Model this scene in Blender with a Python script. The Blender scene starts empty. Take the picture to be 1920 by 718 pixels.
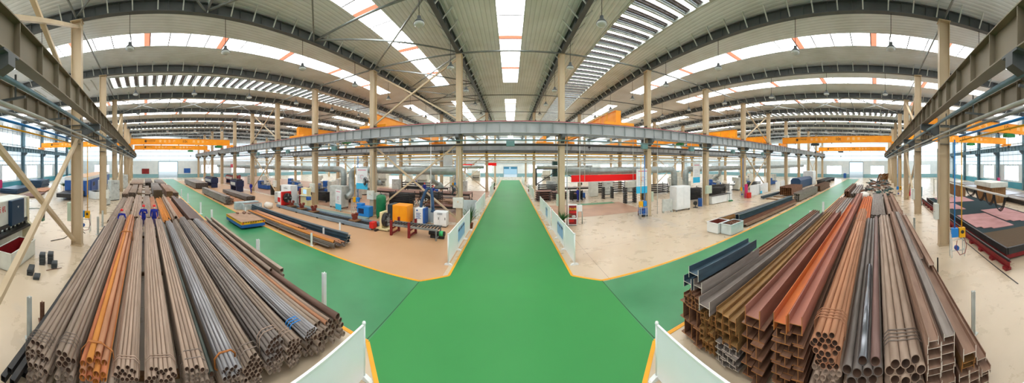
import bpy, bmesh, math, random
from math import pi, sin, cos, tan, atan2, hypot, radians
from mathutils import Vector, Matrix
random.seed(11)
SC = bpy.context.scene
COL = SC.collection

# ------------------------------------------------------------------ helpers
def lin(h):
    h = h.lstrip('#')
    out = []
    for i in (0, 2, 4):
        c = int(h[i:i+2], 16) / 255
        out.append(c / 12.92 if c <= 0.04045 else ((c + 0.055) / 1.055) ** 2.4)
    return (*out, 1.0)

MATS = {}
def mat(name, base, rough=0.6, metal=0.0, second=None, scale=3.0, stretch=(1, 1, 1), amount=0.5, rand=0.0,
        third=None, bump=0.0, detail=6.0, coat=0.0, spec=0.5):
    """Principled material; noise mixes base with second (and third); rand varies the value per object."""
    if name in MATS: return MATS[name]
    m = bpy.data.materials.new(name); m.use_nodes = True
    nt = m.node_tree; N = nt.nodes; L = nt.links
    b = N['Principled BSDF']
    b.inputs['Roughness'].default_value = rough
    b.inputs['Metallic'].default_value = metal
    b.inputs['Specular IOR Level'].default_value = spec
    if coat: b.inputs['Coat Weight'].default_value = coat; b.inputs['Coat Roughness'].default_value = 0.12
    b.inputs['Base Color'].default_value = lin(base)
    if second or rand:
        tc = N.new('ShaderNodeTexCoord'); oi = N.new('ShaderNodeObjectInfo')
        mp = N.new('ShaderNodeMapping'); mp.inputs['Scale'].default_value = stretch
        L.new(tc.outputs['Object'], mp.inputs['Vector'])
        mul = N.new('ShaderNodeMath'); mul.operation = 'MULTIPLY'; mul.inputs[1].default_value = 57.0
        L.new(oi.outputs['Random'], mul.inputs[0])
        add = N.new('ShaderNodeVectorMath'); add.operation = 'ADD'
        L.new(mp.outputs['Vector'], add.inputs[0]); L.new(mul.outputs[0], add.inputs[1])
        nz = N.new('ShaderNodeTexNoise'); nz.inputs['Scale'].default_value = scale; nz.inputs['Detail'].default_value = detail
        L.new(add.outputs['Vector'], nz.inputs['Vector'])
        rp = N.new('ShaderNodeValToRGB')
        e = rp.color_ramp.elements
        e[0].position = 0.5 - 0.25 * (1.2 - amount); e[1].position = 0.5 + 0.25 * (1.4 - amount)
        e[0].color = lin(base); e[1].color = lin(second or base)
        if third:
            x = e.new(min(0.95, e[1].position + 0.12)); x.color = lin(third)
        L.new(nz.outputs['Fac'], rp.inputs['Fac'])
        col = rp.outputs['Color']
        if rand:
            hs = N.new('ShaderNodeHueSaturation')
            mr = N.new('ShaderNodeMapRange'); mr.inputs['To Min'].default_value = 1 - rand; mr.inputs['To Max'].default_value = 1 + rand
            L.new(oi.outputs['Random'], mr.inputs['Value']); L.new(mr.outputs['Result'], hs.inputs['Value'])
            L.new(col, hs.inputs['Color']); col = hs.outputs['Color']
        L.new(col, b.inputs['Base Color'])
        if bump:
            bp = N.new('ShaderNodeBump'); bp.inputs['Strength'].default_value = bump; bp.inputs['Distance'].default_value = 0.02
            L.new(nz.outputs['Fac'], bp.inputs['Height']); L.new(bp.outputs['Normal'], b.inputs['Normal'])
    MATS[name] = m
    return m

def glow(name, color, strength):
    if name in MATS: return MATS[name]
    m = bpy.data.materials.new(name); m.use_nodes = True
    b = m.node_tree.nodes['Principled BSDF']
    b.inputs['Base Color'].default_value = lin(color); b.inputs['Roughness'].default_value = 0.4
    b.inputs['Emission Color'].default_value = lin(color); b.inputs['Emission Strength'].default_value = strength
    MATS[name] = m
    return m

class MB:
    """collects shapes and builds ONE mesh object"""
    def __init__(s): s.v = []; s.f = []; s.mi = []; s.sm = []
    def add(s, vs, fs, mi=0, smooth=False):
        o = len(s.v); s.v += [tuple(p) for p in vs]
        for f in fs:
            s.f.append(tuple(i + o for i in f)); s.mi.append(mi); s.sm.append(smooth)
        return s
    def box(s, x0, x1, y0, y1, z0, z1, mi=0):
        vs = [(x, y, z) for z in (z0, z1) for y in (y0, y1) for x in (x0, x1)]
        return s.add(vs, [(0, 2, 3, 1), (4, 5, 7, 6), (0, 1, 5, 4), (2, 6, 7, 3), (0, 4, 6, 2), (1, 3, 7, 5)], mi)
    def cbox(s, x0, x1, y0, y1, z0, z1, c=0.02, mi=0):
        """box with chamfered edges"""
        bm = bmesh.new(); bmesh.ops.create_cube(bm, size=1)
        for v in bm.verts:
            v.co = ((x0 + x1) / 2 + v.co.x * (x1 - x0), (y0 + y1) / 2 + v.co.y * (y1 - y0), (z0 + z1) / 2 + v.co.z * (z1 - z0))
        bmesh.ops.bevel(bm, geom=bm.edges[:], offset=c, segments=2, affect='EDGES', profile=0.5)
        bm.verts.index_update()
        s.add([v.co[:] for v in bm.verts], [[v.index for v in f.verts] for f in bm.faces], mi); bm.free(); return s
    def frame(s, p, q):
        p = Vector(p); q = Vector(q); d = q - p; L = d.length; d.normalize()
        up = Vector((0, 0, 1)) if abs(d.z) < 0.95 else Vector((0, 1, 0))
        a = d.cross(up).normalized(); b = a.cross(d).normalized()
        return p, q, a, b
    def bar(s, p, q, w, h, mi=0):
        p, q, a, b = s.frame(p, q)
        vs = [c + a * (w / 2 * i) + b * (h / 2 * j) for c in (p, q) for i, j in ((-1, -1), (1, -1), (1, 1), (-1, 1))]
        return s.add(vs, [(3, 2, 1, 0), (4, 5, 6, 7), (0, 1, 5, 4), (1, 2, 6, 5), (2, 3, 7, 6), (3, 0, 4, 7)], mi)
    def cyl(s, p, q, r, n=12, mi=0, r2=None, caps=True, smooth=True):
        p, q, a, b = s.frame(p, q); r2 = r if r2 is None else r2
        vs = []
        for c, rr in ((p, r), (q, r2)):
            vs += [c + a * (rr * cos(2 * pi * k / n)) + b * (rr * sin(2 * pi * k / n)) for k in range(n)]
        s.add(vs, [(k, (k + 1) % n, n + (k + 1) % n, n + k) for k in range(n)], mi, smooth)
        if caps:
            o = len(s.v) - 2 * n
            s.f.append(tuple(o + k for k in reversed(range(n)))); s.mi.append(mi); s.sm.append(False)
            s.f.append(tuple(o + n + k for k in range(n))); s.mi.append(mi); s.sm.append(False)
        return s
    def pipe(s, p, q, r, ri, n=16, mi=0, mi_in=None):
        p, q, a, b = s.frame(p, q); mi_in = mi if mi_in is None else mi_in
        vs = []
        for c, rr in ((p, r), (q, r), (q, ri), (p, ri)):
            vs += [c + a * (rr * cos(2 * pi * k / n)) + b * (rr * sin(2 * pi * k / n)) for k in range(n)]
        for j, (m_, sm) in enumerate(((mi, True), (mi, False), (mi_in, True), (mi, False))):
            a0 = j * n; b0 = ((j + 1) % 4) * n
            s.add([], [], 0)
            o = len(s.v)
            if j == 0: base = o; s.v += [tuple(x) for x in vs]
            for k in range(n):
                s.f.append((base + a0 + k, base + a0 + (k + 1) % n, base + b0 + (k + 1) % n, base + b0 + k)); s.mi.append(m_); s.sm.append(sm)
        return s
    def tube(s, pts, r, n=8, mi=0, closed=False):
        pts = [Vector(p) for p in pts]; rings = []
        m = len(pts); prev = None
        for i, c in enumerate(pts):
            d = (pts[(i + 1) % m] - pts[i - 1]) if closed else (pts[min(i + 1, m - 1)] - pts[max(i - 1, 0)])
            d.normalize()
            if prev is None:
                up = Vector((0, 0, 1)) if abs(d.z) < 0.9 else Vector((0, 1, 0)); a = d.cross(up).normalized()
            else:
                a = (prev - d * prev.dot(d)).normalized()
            prev = a; b = a.cross(d).normalized()
            rings.append([c + a * (r * cos(2 * pi * k / n)) + b * (r * sin(2 * pi * k / n)) for k in range(n)])
        vs = [p for ring in rings for p in ring]
        fs = [(i * n + k, i * n + (k + 1) % n, ((i + 1) % m) * n + (k + 1) % n, ((i + 1) % m) * n + k)
              for i in range(m if closed else m - 1) for k in range(n)]
        if not closed: fs += [tuple(reversed(range(n))), tuple((m - 1) * n + k for k in range(n))]
        return s.add(vs, fs, mi, True)
    def prism(s, poly, axis, a0, a1, mi=0):
        """poly in the two other axes, extruded along axis"""
        n = len(poly)
        def put(u, v, w): return {'x': (w, u, v), 'y': (u, w, v), 'z': (u, v, w)}[axis]
        vs = [put(u, v, a0) for u, v in poly] + [put(u, v, a1) for u, v in poly]
        fs = [tuple(reversed(range(n))), tuple(range(n, 2 * n))] + [(k, (k + 1) % n, n + (k + 1) % n, n + k) for k in range(n)]
        return s.add(vs, fs, mi)
    def lathe(s, prof, c, n=16, mi=0):
        vs = [(c[0] + r * cos(2 * pi * k / n), c[1] + r * sin(2 * pi * k / n), c[2] + z) for r, z in prof for k in range(n)]
        m = len(prof)
        fs = [(i * n + k, i * n + (k + 1) % n, (i + 1) * n + (k + 1) % n, (i + 1) * n + k) for i in range(m - 1) for k in range(n)]
        return s.add(vs, fs, mi, True)
    def blob(s, c, r, seed=0, mi=0, n=10, rough=0.25):
        rnd = random.Random(seed); bm = bmesh.new(); bmesh.ops.create_icosphere(bm, subdivisions=2, radius=1)
        for v in bm.verts:
            k = 1 + rnd.uniform(-rough, rough)
            v.co = (c[0] + v.co.x * r[0] * k, c[1] + v.co.y * r[1] * k, c[2] + v.co.z * r[2] * k)
        bm.verts.index_update()
        s.add([v.co[:] for v in bm.verts], [[v.index for v in f.verts] for f in bm.faces], mi, True); bm.free(); return s
    def ibeam(s, x0, x1, yc, z0, h, b, tf, tw, mi=0, lying=False, cap=None):
        """I section along x; lying = flanges upright (letter H)"""
        w = tw / 2; B = b / 2
        poly = [(-B, 0), (B, 0), (B, tf), (w, tf), (w, h - tf), (B, h - tf), (B, h), (-B, h), (-B, h - tf), (-w, h - tf), (-w, tf), (-B, tf)]
        if lying: poly = [(v - h / 2, u + B) for u, v in poly]
        # built from three convex boxes in one outline: flange, web, flange
        n = len(poly)
        if lying: poly = poly[::-1]
        vs = [(x0, yc + u, z0 + v) for u, v in poly] + [(x1, yc + u, z0 + v) for u, v in poly]
        fs = [(k, (k + 1) % n, n + (k + 1) % n, n + k) for k in range(n)]
        s.add(vs, fs, mi); o = len(s.v) - 2 * n
        for f in (tuple(o + q for q in reversed(range(n))), tuple(o + n + q for q in range(n))): s.f.append(f); s.mi.append(mi if cap is None else cap); s.sm.append(False)
        return s
    def mesh(s, name, mats):
        me = bpy.data.meshes.new(name); me.from_pydata(s.v, [], s.f)
        for m in (mats if isinstance(mats, (list, tuple)) else [mats]): me.materials.append(m)
        me.polygons.foreach_set('material_index', s.mi); me.polygons.foreach_set('use_smooth', s.sm)
        me.update(); return me
    def build(s, name, mats, parent=None, label=None):
        o = bpy.data.objects.new(name, s.mesh(name, mats)); COL.objects.link(o)
        if parent is not None: o.parent = parent
        if label: o['label'] = label
        return o

def tag(o, label=None, cat=None, group=None, kind=None):
    if label: o['label'] = label
    if cat: o['category'] = cat
    if group: o['group'] = group
    if kind: o['kind'] = kind
    return o
def thing(name, label, cat, loc=(0, 0, 0), rz=0.0, group=None):
    o = bpy.data.objects.new(name, None); COL.objects.link(o)
    o.location = loc; o.rotation_euler = (0, 0, rz); o.empty_display_size = 0.2
    return tag(o, label, cat, group)
def struct(name, mb, mats, label=None, cat=None, group=None):
    return tag(mb.build(name, mats), label, cat, group, 'structure')
KIDS = {}
def kids(o):
    return [c for c in o.children]
def dup(root, loc=None, rz=None, label=None, group=None):
    r = root.copy(); COL.objects.link(r)
    if loc is not None: r.location = loc
    if rz is not None: r.rotation_euler = (0, 0, rz)
    if label: r['label'] = label
    if group: r['group'] = group
    for ch in root.children:
        c = ch.copy(); COL.objects.link(c); c.parent = r
        for g in ch.children:
            d = g.copy(); COL.objects.link(d); d.parent = c
    return r
def one(name, mb, mats, label, cat, loc=(0, 0, 0), rz=0.0, group=None):
    o = mb.build(name, mats); o.location = loc; o.rotation_euler = (0, 0, rz)
    return tag(o, label, cat, group)
def text_mesh(name, body, size, m, loc, rot, parent=None, depth=0.004, align='CENTER'):
    cu = bpy.data.curves.new(name, 'FONT'); cu.body = body; cu.size = size; cu.extrude = depth; cu.resolution_u = 2
    cu.align_x = align; cu.align_y = 'CENTER'
    t = bpy.data.objects.new(name + '_src', cu); COL.objects.link(t)
    dg = bpy.context.evaluated_depsgraph_get()
    me = bpy.data.meshes.new_from_object(t.evaluated_get(dg))
    bpy.data.objects.remove(t)
    me.name = name; me.materials.clear(); me.materials.append(m)
    o = bpy.data.objects.new(name, me); COL.objects.link(o); o.location = loc; o.rotation_euler = rot
    if parent is not None: o.parent = parent
    return o

# ------------------------------------------------------------------ camera: cylindrical panorama, 437 px per radian
H = 4.8
F = 437.0; XC = 957.0; YH = 306.0
cd = bpy.data.cameras.new('camera'); cam = bpy.data.objects.new('camera', cd); COL.objects.link(cam)
cd.type = 'PANO'; cd.panorama_type = 'CENTRAL_CYLINDRICAL'
cd.central_cylindrical_radius = 1.0
cd.central_cylindrical_range_u_min = -XC / F; cd.central_cylindrical_range_u_max = (1920 - XC) / F
cd.central_cylindrical_range_v_min = -(718 - YH) / F; cd.central_cylindrical_range_v_max = YH / F
cam.location = (0, 0, H); cam.rotation_euler = (pi / 2, 0, 0)
cd.clip_start = 0.05; cd.clip_end = 500
SC.camera = cam
SC.view_settings.view_transform = 'Standard'; SC.view_settings.look = 'None'
SC.view_settings.exposure = 0.0; SC.view_settings.gamma = 1.0; SC.view_settings.use_curve_mapping = False
try:
    SC.cycles.use_denoising = True; SC.cycles.max_bounces = 6; SC.cycles.diffuse_bounces = 4; SC.cycles.glossy_bounces = 2
    SC.cycles.transmission_bounces = 2; SC.cycles.caustics_reflective = False; SC.cycles.caustics_refractive = False
    SC.cycles.sample_clamp_indirect = 6.0
except Exception: pass

# ------------------------------------------------------------------ materials
M_TAN = mat('cream_steel', '#cdbb9c', 0.5, 0, '#bba684', 1.2, (1, 1, .4), 0.4)
M_GREY = mat('grey_steel', '#8d9392', 0.5, 0.1, '#6f7675', 1.5, (1, 1, 1), 0.4)
M_DKGREY = mat('dark_grey_steel', '#5d6263', 0.5, 0.1, '#4b5051', 1.2, (1, 1, 1), 0.4)
M_BLUEGREY = mat('blue_grey_steel', '#6f8f9c', 0.5, 0.1, '#54727e', 1.2, (1, 1, 1), 0.4)
M_ORANGE = mat('crane_orange', '#ffab18', 0.45, 0, '#f79408', 1.0, (1, 1, 1), 0.4)
M_YELLOW = mat('safety_yellow', '#f2b705', 0.5, 0, '#d99a05', 3.0, (1, 1, 1), 0.3)
M_WHITE = mat('white_paint', '#eef2f2', 0.45, 0, '#dfe5e6', 2.0, (1, 1, 1), 0.4)
M_OFFW = mat('offwhite_paint', '#dfe3da', 0.5, 0, '#c9cec4', 2.0, (1, 1, 1), 0.4)
M_LGREY = mat('light_grey_paint', '#cfd5d0', 0.5, 0, '#aab1ad', 2.5, (1, 1, 1), 0.4)
M_BLUE = mat('machine_blue', '#1f5fb0', 0.45, 0, '#184e94', 2.0, (1, 1, 1), 0.4)
M_BRIGHTBLUE = mat('bright_blue', '#1f86d8', 0.45)
M_NAVY = mat('navy_blue', '#1b2c55', 0.5, 0, '#131f40', 3.0, (1, 1, 1), 0.4)
M_TEAL = mat('teal_paint', '#4f9cab', 0.55, 0, '#3d8494', 2.0, (1, 1, 1), 0.4)
M_TEALGREY = mat('teal_grey_box', '#5d8583', 0.5)
M_RED = mat('signal_red', '#d8201c', 0.5, 0, '#b81815', 3.0, (1, 1, 1), 0.4)
M_DKRED = mat('dark_red_paint', '#8c1a1f', 0.5, 0, '#6d1217', 3.0, (1, 1, 1), 0.4)
M_GREENP = mat('tank_green', '#0e7a4a', 0.4, 0, '#0b6a40', 3.0, (1, 1, 1), 0.4)
M_BLACK = mat('black_steel', '#26282a', 0.5, 0.2, '#3a3836', 3.0, (1, 1, 1), 0.4, rand=0.15)
M_RUBBER = mat('black_rubber', '#1c1d1e', 0.7)
M_GALV = mat('galvanised_sheet', '#b9c2c0', 0.38, 0.55, '#97a19f', 2.2, (1, 1, 1), 0.45)
M_CONCB = mat('concrete_block', '#b5bab4', 0.85, 0, '#8e938d', 3.0, (1, 1, 1), 0.5, bump=0.2)
M_WOOD = mat('bare_timber', '#8a6743', 0.8, 0, '#6b4b2d', 3.0, (1, 8, 8), 0.5)
M_LEAF = mat('plant_leaf', '#2f6a2c', 0.6, 0, '#1d4a1e', 6.0, (1, 1, 1), 0.4)
M_POT = mat('terracotta_pot', '#7d4a35', 0.8)
M_SKIN = mat('skin', '#d8a584', 0.55)
M_COVERALL = mat('work_blue', '#1d2fa8', 0.8, 0, '#17247f', 8.0, (1, 1, 1), 0.4)
M_HELMET = mat('helmet_red', '#e0262b', 0.35)
M_MASK = mat('mask_white', '#f0f0f0', 0.8)
M_PLATE = mat('rusty_plate', '#8f6a5d', 0.7, 0.1, '#6e5147', 1.5, (1, 1, 1), 0.5, rand=0.12)
M_REDPLATE = mat('reddish_steel_plate', '#b98686', 0.6, 0.1, '#a06c6a', 1.2, (1, 1, 1), 0.5)
# steel stock: mill scale, rust, bright steel; noise runs along the length
M_PIPE = mat('pipe_rusty_grey', '#a08e80', 0.5, 0.1, '#84725f', 2.5, (.5, 4, 4), 0.5, rand=0.16, third='#b8a798')
M_PIPEDK = mat('pipe_dark_grey', '#837a74', 0.45, 0.15, '#6b625c', 2.5, (.5, 4, 4), 0.5, rand=0.16, third='#9c938c')
M_PIPEBR = mat('pipe_bright', '#a6a6aa', 0.32, 0.35, '#87817f', 2.0, (.4, 5, 5), 0.5, rand=0.12, third='#c6c8cc')
M_PIPEOR = mat('pipe_orange_rust', '#bd8765', 0.7, 0.0, '#a67352', 2.0, (.5, 4, 4), 0.5, rand=0.12, third='#cb986e')
M_PIPEORV = mat('pipe_vivid_rust', '#c0744c', 0.7, 0.0, '#a8643f', 2.0, (.5, 4, 4), 0.5, rand=0.12, third='#cf8650')
M_CUTW = mat('cut_edge_pale', '#d9d0c2', 0.6); M_CUTO = mat('cut_edge_orange', '#b87c3c', 0.7, 0, '#8e5a30', 5)
M_PIPEOR2 = mat('pipe_ochre_rust', '#d48d3c', 0.7, 0.0, '#bb7436', 2.0, (.5, 4, 4), 0.5, rand=0.1, third='#e0a04e')
M_PIPETAN = mat('pipe_tan_rust', '#b39c8a', 0.6, 0.05, '#988270', 2.0, (.5, 4, 4), 0.5, rand=0.12, third='#cbb6a4')
M_PIPEIN = mat('pipe_bore', '#5a4030', 0.8, 0, '#3a2a20', 4.0, (1, 1, 1), 0.5)
M_BOREOR = mat('pipe_bore_orange', '#b8701c', 0.8, 0, '#7d4512', 5.0, (1, 1, 1), 0.5)
M_RUST = mat('beam_brown_rust', '#8a6650', 0.7, 0.05, '#6d4b3a', 2.5, (.6, 4, 4), 0.5, rand=0.16, third='#a87854')
M_RUSTY = mat('beam_ochre_rust', '#9c7845', 0.7, 0.05, '#7f5f3e', 2.5, (.6, 4, 4), 0.5, rand=0.14, third='#c29648')
M_RUSTOR = mat('beam_orange_rust', '#d6782e', 0.7, 0.0, '#b86446', 1.6, (.6, 3, 3), 0.5, rand=0.08, third='#ea9430')
M_RUSTRED = mat('beam_red_rust', '#a87463', 0.65, 0.05, '#8c5c4d', 2.0, (.6, 4, 4), 0.5, rand=0.1, third='#bd8068')
M_BLUEST = mat('beam_blue_black', '#48606e', 0.4, 0.2, '#364854', 2.0, (.6, 4, 4), 0.5, rand=0.12, third='#647a88')
M_GREYST = mat('beam_grey_scale', '#978d86', 0.5, 0.1, '#786e67', 2.0, (.6, 4, 4), 0.5, rand=0.14, third='#b0a59c')
M_TANST = mat('beam_tan_rust', '#a98a76', 0.6, 0.05, '#8b6d5c', 2.0, (.6, 4, 4), 0.5, rand=0.14, third='#c09f8a')
M_BAND = mat('strapping_band', '#a8672c', 0.6, 0.1)
M_WIRE = mat('tie_wire', '#8d8077', 0.5, 0.4, '#6f645c', 4, rand=0.1)
M_SKY = glow('skylight_sheet', '#ffffff', 9.0)
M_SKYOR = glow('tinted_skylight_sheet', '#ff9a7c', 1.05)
M_JOINT = mat('skylight_joint', '#3a3d3d', 0.6)
M_PANE = glow('daylit_window_pane', '#dff0ff', 4.0)
M_WALLGLOW = glow('wall_glow_panel', '#dcecf6', 0.8)  # glow put into upper wall panels to imitate daylight brightness on the walls
M_PANEUP = glow('daylit_high_glazing', '#e6f3fb', 2.5)
# ------------------------------------------------------------------ the hall: rows of columns along x at these y
YW, YB, YF, Y3, Y4, YE = -24.7, -3.9, 18.0, 39.4, 60.8, 81.7
XL = 77.0
FX = [4 + 8 * k for k in range(10)]            # frames; columns of the front rows stand at +-FX
RIDGE = 30.0
def zr(y): return 13.22 - 0.01 * abs(y - RIDGE)          # underside of a rafter
def zs(y): return zr(y) + 0.95                           # roof sheet
def skew(y): return 1.0 + max(0.0, YF - y) / 21.9 * 0.09
def fxy(x, y): return x * skew(y)

# ---- floor
def floor_mat():
    m = bpy.data.materials.new('polished_concrete'); m.use_nodes = True
    nt = m.node_tree; N = nt.nodes; L = nt.links; b = N['Principled BSDF']
    tc = N.new('ShaderNodeTexCoord')
    n1 = N.new('ShaderNodeTexNoise'); n1.inputs['Scale'].default_value = 0.22; n1.inputs['Detail'].default_value = 8
    n2 = N.new('ShaderNodeTexNoise'); n2.inputs['Scale'].default_value = 1.1; n2.inputs['Detail'].default_value = 10; n2.inputs['Roughness'].default_value = 0.65
    for n in (n1, n2): L.new(tc.outputs['Object'], n.inputs['Vector'])
    r1 = N.new('ShaderNodeValToRGB'); e = r1.color_ramp.elements
    e[0].position = .4; e[0].color = lin('#c8b79d'); e[1].position = .7; e[1].color = lin('#d3c3aa')
    x_ = r1.color_ramp.elements.new(.33); x_.color = lin('#bbb1a1')
    r2 = N.new('ShaderNodeValToRGB'); e = r2.color_ramp.elements
    e[0].position = .3; e[0].color = lin('#c2b6a6'); e[1].position = .75; e[1].color = lin('#ffffff')
    mx = N.new('ShaderNodeMix'); mx.data_type = 'RGBA'; mx.blend_type = 'MULTIPLY'; mx.inputs['Factor'].default_value = 0.15
    L.new(n1.outputs['Fac'], r1.inputs['Fac']); L.new(n2.outputs['Fac'], r2.inputs['Fac'])
    L.new(r1.outputs['Color'], mx.inputs['A']); L.new(r2.outputs['Color'], mx.inputs['B'])
    # saw-cut joints every 8 m along x and 6 m along y
    br = N.new('ShaderNodeTexBrick'); br.offset = 0.0; br.inputs['Scale'].default_value = 1.0
    br.inputs['Brick Width'].default_value = 8.0; br.inputs['Row Height'].default_value = 7.1; br.inputs['Mortar Size'].default_value = 0.012
    br.inputs['Color1'].default_value = br.inputs['Color2'].default_value = (1, 1, 1, 1); br.inputs['Mortar'].default_value = (.45, .42, .38, 1)
    mp = N.new('ShaderNodeMapping'); mp.inputs['Location'].default_value = (4.0, 1.8, 0)
    L.new(tc.outputs['Object'], mp.inputs['Vector']); L.new(mp.outputs['Vector'], br.inputs['Vector'])
    m2 = N.new('ShaderNodeMix'); m2.data_type = 'RGBA'; m2.blend_type = 'MULTIPLY'; m2.inputs['Factor'].default_value = 1
    L.new(mx.outputs['Result'], m2.inputs['A']); L.new(br.outputs['Color'], m2.inputs['B'])
    L.new(m2.outputs['Result'], b.inputs['Base Color'])
    rr = N.new('ShaderNodeMapRange'); rr.inputs['To Min'].default_value = 0.24; rr.inputs['To Max'].default_value = 0.32
    L.new(n2.outputs['Fac'], rr.inputs['Value']); L.new(rr.outputs['Result'], b.inputs['Roughness'])
    b.inputs['Specular IOR Level'].default_value = 0.5
    return m
M_FLOOR = floor_mat()
f = MB().box(-XL - .3, XL + .3, YW - .3, YE + .3, -.26, 0)
struct('floor', f, M_FLOOR, 'polished beige concrete floor of the whole hall', 'floor')
f = MB().box(-XL, -3.3, 18.4, 40, 0, .004).box(3.3, 13, 19.8, 26, 0, .004)
struct('floor_workshop_paint', f, mat('worn_brown_floor', '#bb9376', 0.45, 0, '#a47f64', 0.6, (1, 1, 1), 0.5), 'worn reddish brown floor of the workshop behind the columns', 'floor')
f = MB().box(-62, -2.85, 8.75, 17.6, 0, .003)
struct('floor_tan_paint', f, mat('tan_floor', '#c49e78', 0.4, 0, '#bd966f', 0.5, (1, 1, 1), 0.5), 'warm tan floor between the green cross path and the pipe cutting line', 'floor')
# ---- green paths
M_GREEN = mat('green_floor_paint', '#388f49', 0.5, 0, '#338845', 0.35, (1, 1, 1), 0.5, spec=0.3)
M_GREEN2 = mat('worn_green_floor_paint', '#3f8e5c', 0.34, 0, '#2f7b4c', 0.5, (1, 1, 1), 0.5, spec=0.5)
g = MB()
AW = 2.5
def poly(mb, pts, z0, z1, mi=0): mb.prism(pts, 'z', z0, z1, mi)
poly(g, [(-2.65, -8), (2.65, -8), (2.65, 4.2), (3.65, 5.15), (3.65, 8.8), (2.55, 9.6), (2.55, 66), (-2.55, 66), (-2.55, 9.6), (-3.6, 8.75), (-3.6, 5.15), (-2.65, 4.2)], 0, .008)
struct('floor_green_aisle', g, M_GREEN, 'bright green painted aisle running to the far gate', 'floor path')
g = MB().box(-70, -3.6, 5.2, 8.72, 0, .007)
struct('floor_green_path_west', g, M_GREEN2, 'green painted cross path running left beside the pipe stacks', 'floor path')
g = MB().box(3.65, 70, 5.2, 8.72, 0, .007)
struct('floor_green_path_east', g, M_GREEN2, 'green painted cross path running right beside the beam stacks', 'floor path')
g = MB().box(7.2, 12.2, 25.3, 26.3, 0, .007)
struct('floor_green_patch', g, M_GREEN2, 'small green painted strip before the tube racks', 'floor path')
M_LINE = mat('yellow_line_paint', '#f0ac14', 0.45, 0, '#e09a10', 1.5, (1, 1, 1), 0.4)
def line(mb, pts, w=0.11):
    for a, b in zip(pts, pts[1:]):
        mb.bar((*a, .006), (*b, .006), w, .012)
for nm, pts, lab in (
    ('trim_1', [(-2.6, 66), (-2.6, 9.6), (-3.6, 8.78), (-70, 8.78)], 'yellow edge line around the tan floor corner left of the aisle'),
    ('trim_2', [(2.6, 66), (2.6, 9.6), (3.65, 8.82), (70, 8.82)], 'yellow edge line around the pale floor corner right of the aisle'),
    ('trim_3', [(-2.7, -8), (-2.7, 4.2), (-3.6, 5.12), (-70, 5.12)], 'yellow edge line around the corner of the pipe stacks'),
    ('trim_4', [(2.7, -8), (2.7, 4.2), (3.65, 5.12), (70, 5.12)], 'yellow edge line around the corner of the beam stacks')):
    mb = MB(); line(mb, pts); struct(nm, mb, M_LINE, lab, 'floor line')
M_CRACK = mat('floor_joint', '#2f5a3a', 0.8)
mb = MB(); mb.bar((-3.6, 8.7, .009), (-3.66, 5.2, .009), .03, .003); mb.bar((3.65, 8.75, .009), (3.7, 5.2, .009), .03, .003)
struct('trim_5', mb, M_CRACK, 'dark joints across the green cross paths at the aisle', 'floor joint')

# ---- roof
def roof_mat():
    m = bpy.data.materials.new('ribbed_roof_sheet'); m.use_nodes = True
    nt = m.node_tree; N = nt.nodes; L = nt.links; b = N['Principled BSDF']
    tc = N.new('ShaderNodeTexCoord'); wv = N.new('ShaderNodeTexWave'); wv.wave_type = 'BANDS'; wv.bands_direction = 'X'
    wv.inputs['Scale'].default_value = 1.05; wv.wave_profile = 'TRI'
    L.new(tc.outputs['Object'], wv.inputs['Vector'])
    rp = N.new('ShaderNodeValToRGB'); e = rp.color_ramp.elements
    e[0].position = 0.0; e[0].color = lin('#c4ced3'); e[1].position = .22; e[1].color = lin('#eef5f9')
    L.new(wv.outputs['Fac'], rp.inputs['Fac'])
    n1 = N.new('ShaderNodeTexNoise'); n1.inputs['Scale'].default_value = 0.4; n1.inputs['Detail'].default_value = 6
    L.new(tc.outputs['Object'], n1.inputs['Vector'])
    r2 = N.new('ShaderNodeValToRGB'); e = r2.color_ramp.elements
    e[0].position = .3; e[0].color = lin('#dcdad2'); e[1].position = .6; e[1].color = lin('#ffffff')
    L.new(n1.outputs['Fac'], r2.inputs['Fac'])
    mx = N.new('ShaderNodeMix'); mx.data_type = 'RGBA'; mx.blend_type = 'MULTIPLY'; mx.inputs['Factor'].default_value = 0.6
    L.new(rp.outputs['Color'], mx.inputs['A']); L.new(r2.outputs['Color'], mx.inputs['B'])
    L.new(mx.outputs['Result'], b.inputs['Base Color'])
    bp = N.new('ShaderNodeBump'); bp.inputs['Strength'].default_value = 0.5; bp.inputs['Distance'].default_value = 0.04
    L.new(wv.outputs['Fac'], bp.inputs['Height']); L.new(bp.outputs['Normal'], b.inputs['Normal'])
    b.inputs['Roughness'].default_value = 0.5
    return m
M_ROOF = roof_mat()
# openings: skylight strips in the middle of most frames, ventilator slots in every few
BAYS = [8 * k for k in range(-9, 10)]
VENT = {8: 1.6, 40: 1.6, 72: 1.6, -24: 1.6, -56: 1.6}
def half(xc): return VENT.get(xc, 0.82)
YSPL = [YW - .3, -3.9, 3.5, 11, 18, 27.0, 30.0, 34.0, 45, 56, 67, YE + .3]
def is_open(xc, ya, yb):
    if xc in VENT: return not (ya < -20)
    return not (27.0 <= ya < 34.0)
mb = MB()
for ya, yb in zip(YSPL, YSPL[1:]):
    cuts = [-XL * 1.25]
    for xc in BAYS:
        if is_open(xc, ya, yb): cuts += [xc - half(xc), xc + half(xc)]
    cuts.append(XL * 1.25)
    for i in range(0, len(cuts), 2):
        a, b = cuts[i], cuts[i + 1]
        vs = [(a * skew(ya), ya, zs(ya)), (b * skew(ya), ya, zs(ya)), (b * skew(yb), yb, zs(yb)), (a * skew(yb), yb, zs(yb))]
        vs += [(x, y, z + .12) for x, y, z in vs]
        mb.add(vs, [(3, 2, 1, 0), (4, 5, 6, 7), (0, 1, 5, 4), (2, 3, 7, 6), (1, 2, 6, 5), (3, 0, 4, 7)])
struct('ceiling', mb, M_ROOF, 'pale ribbed metal roof sheeting over the hall', 'ceiling')

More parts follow.
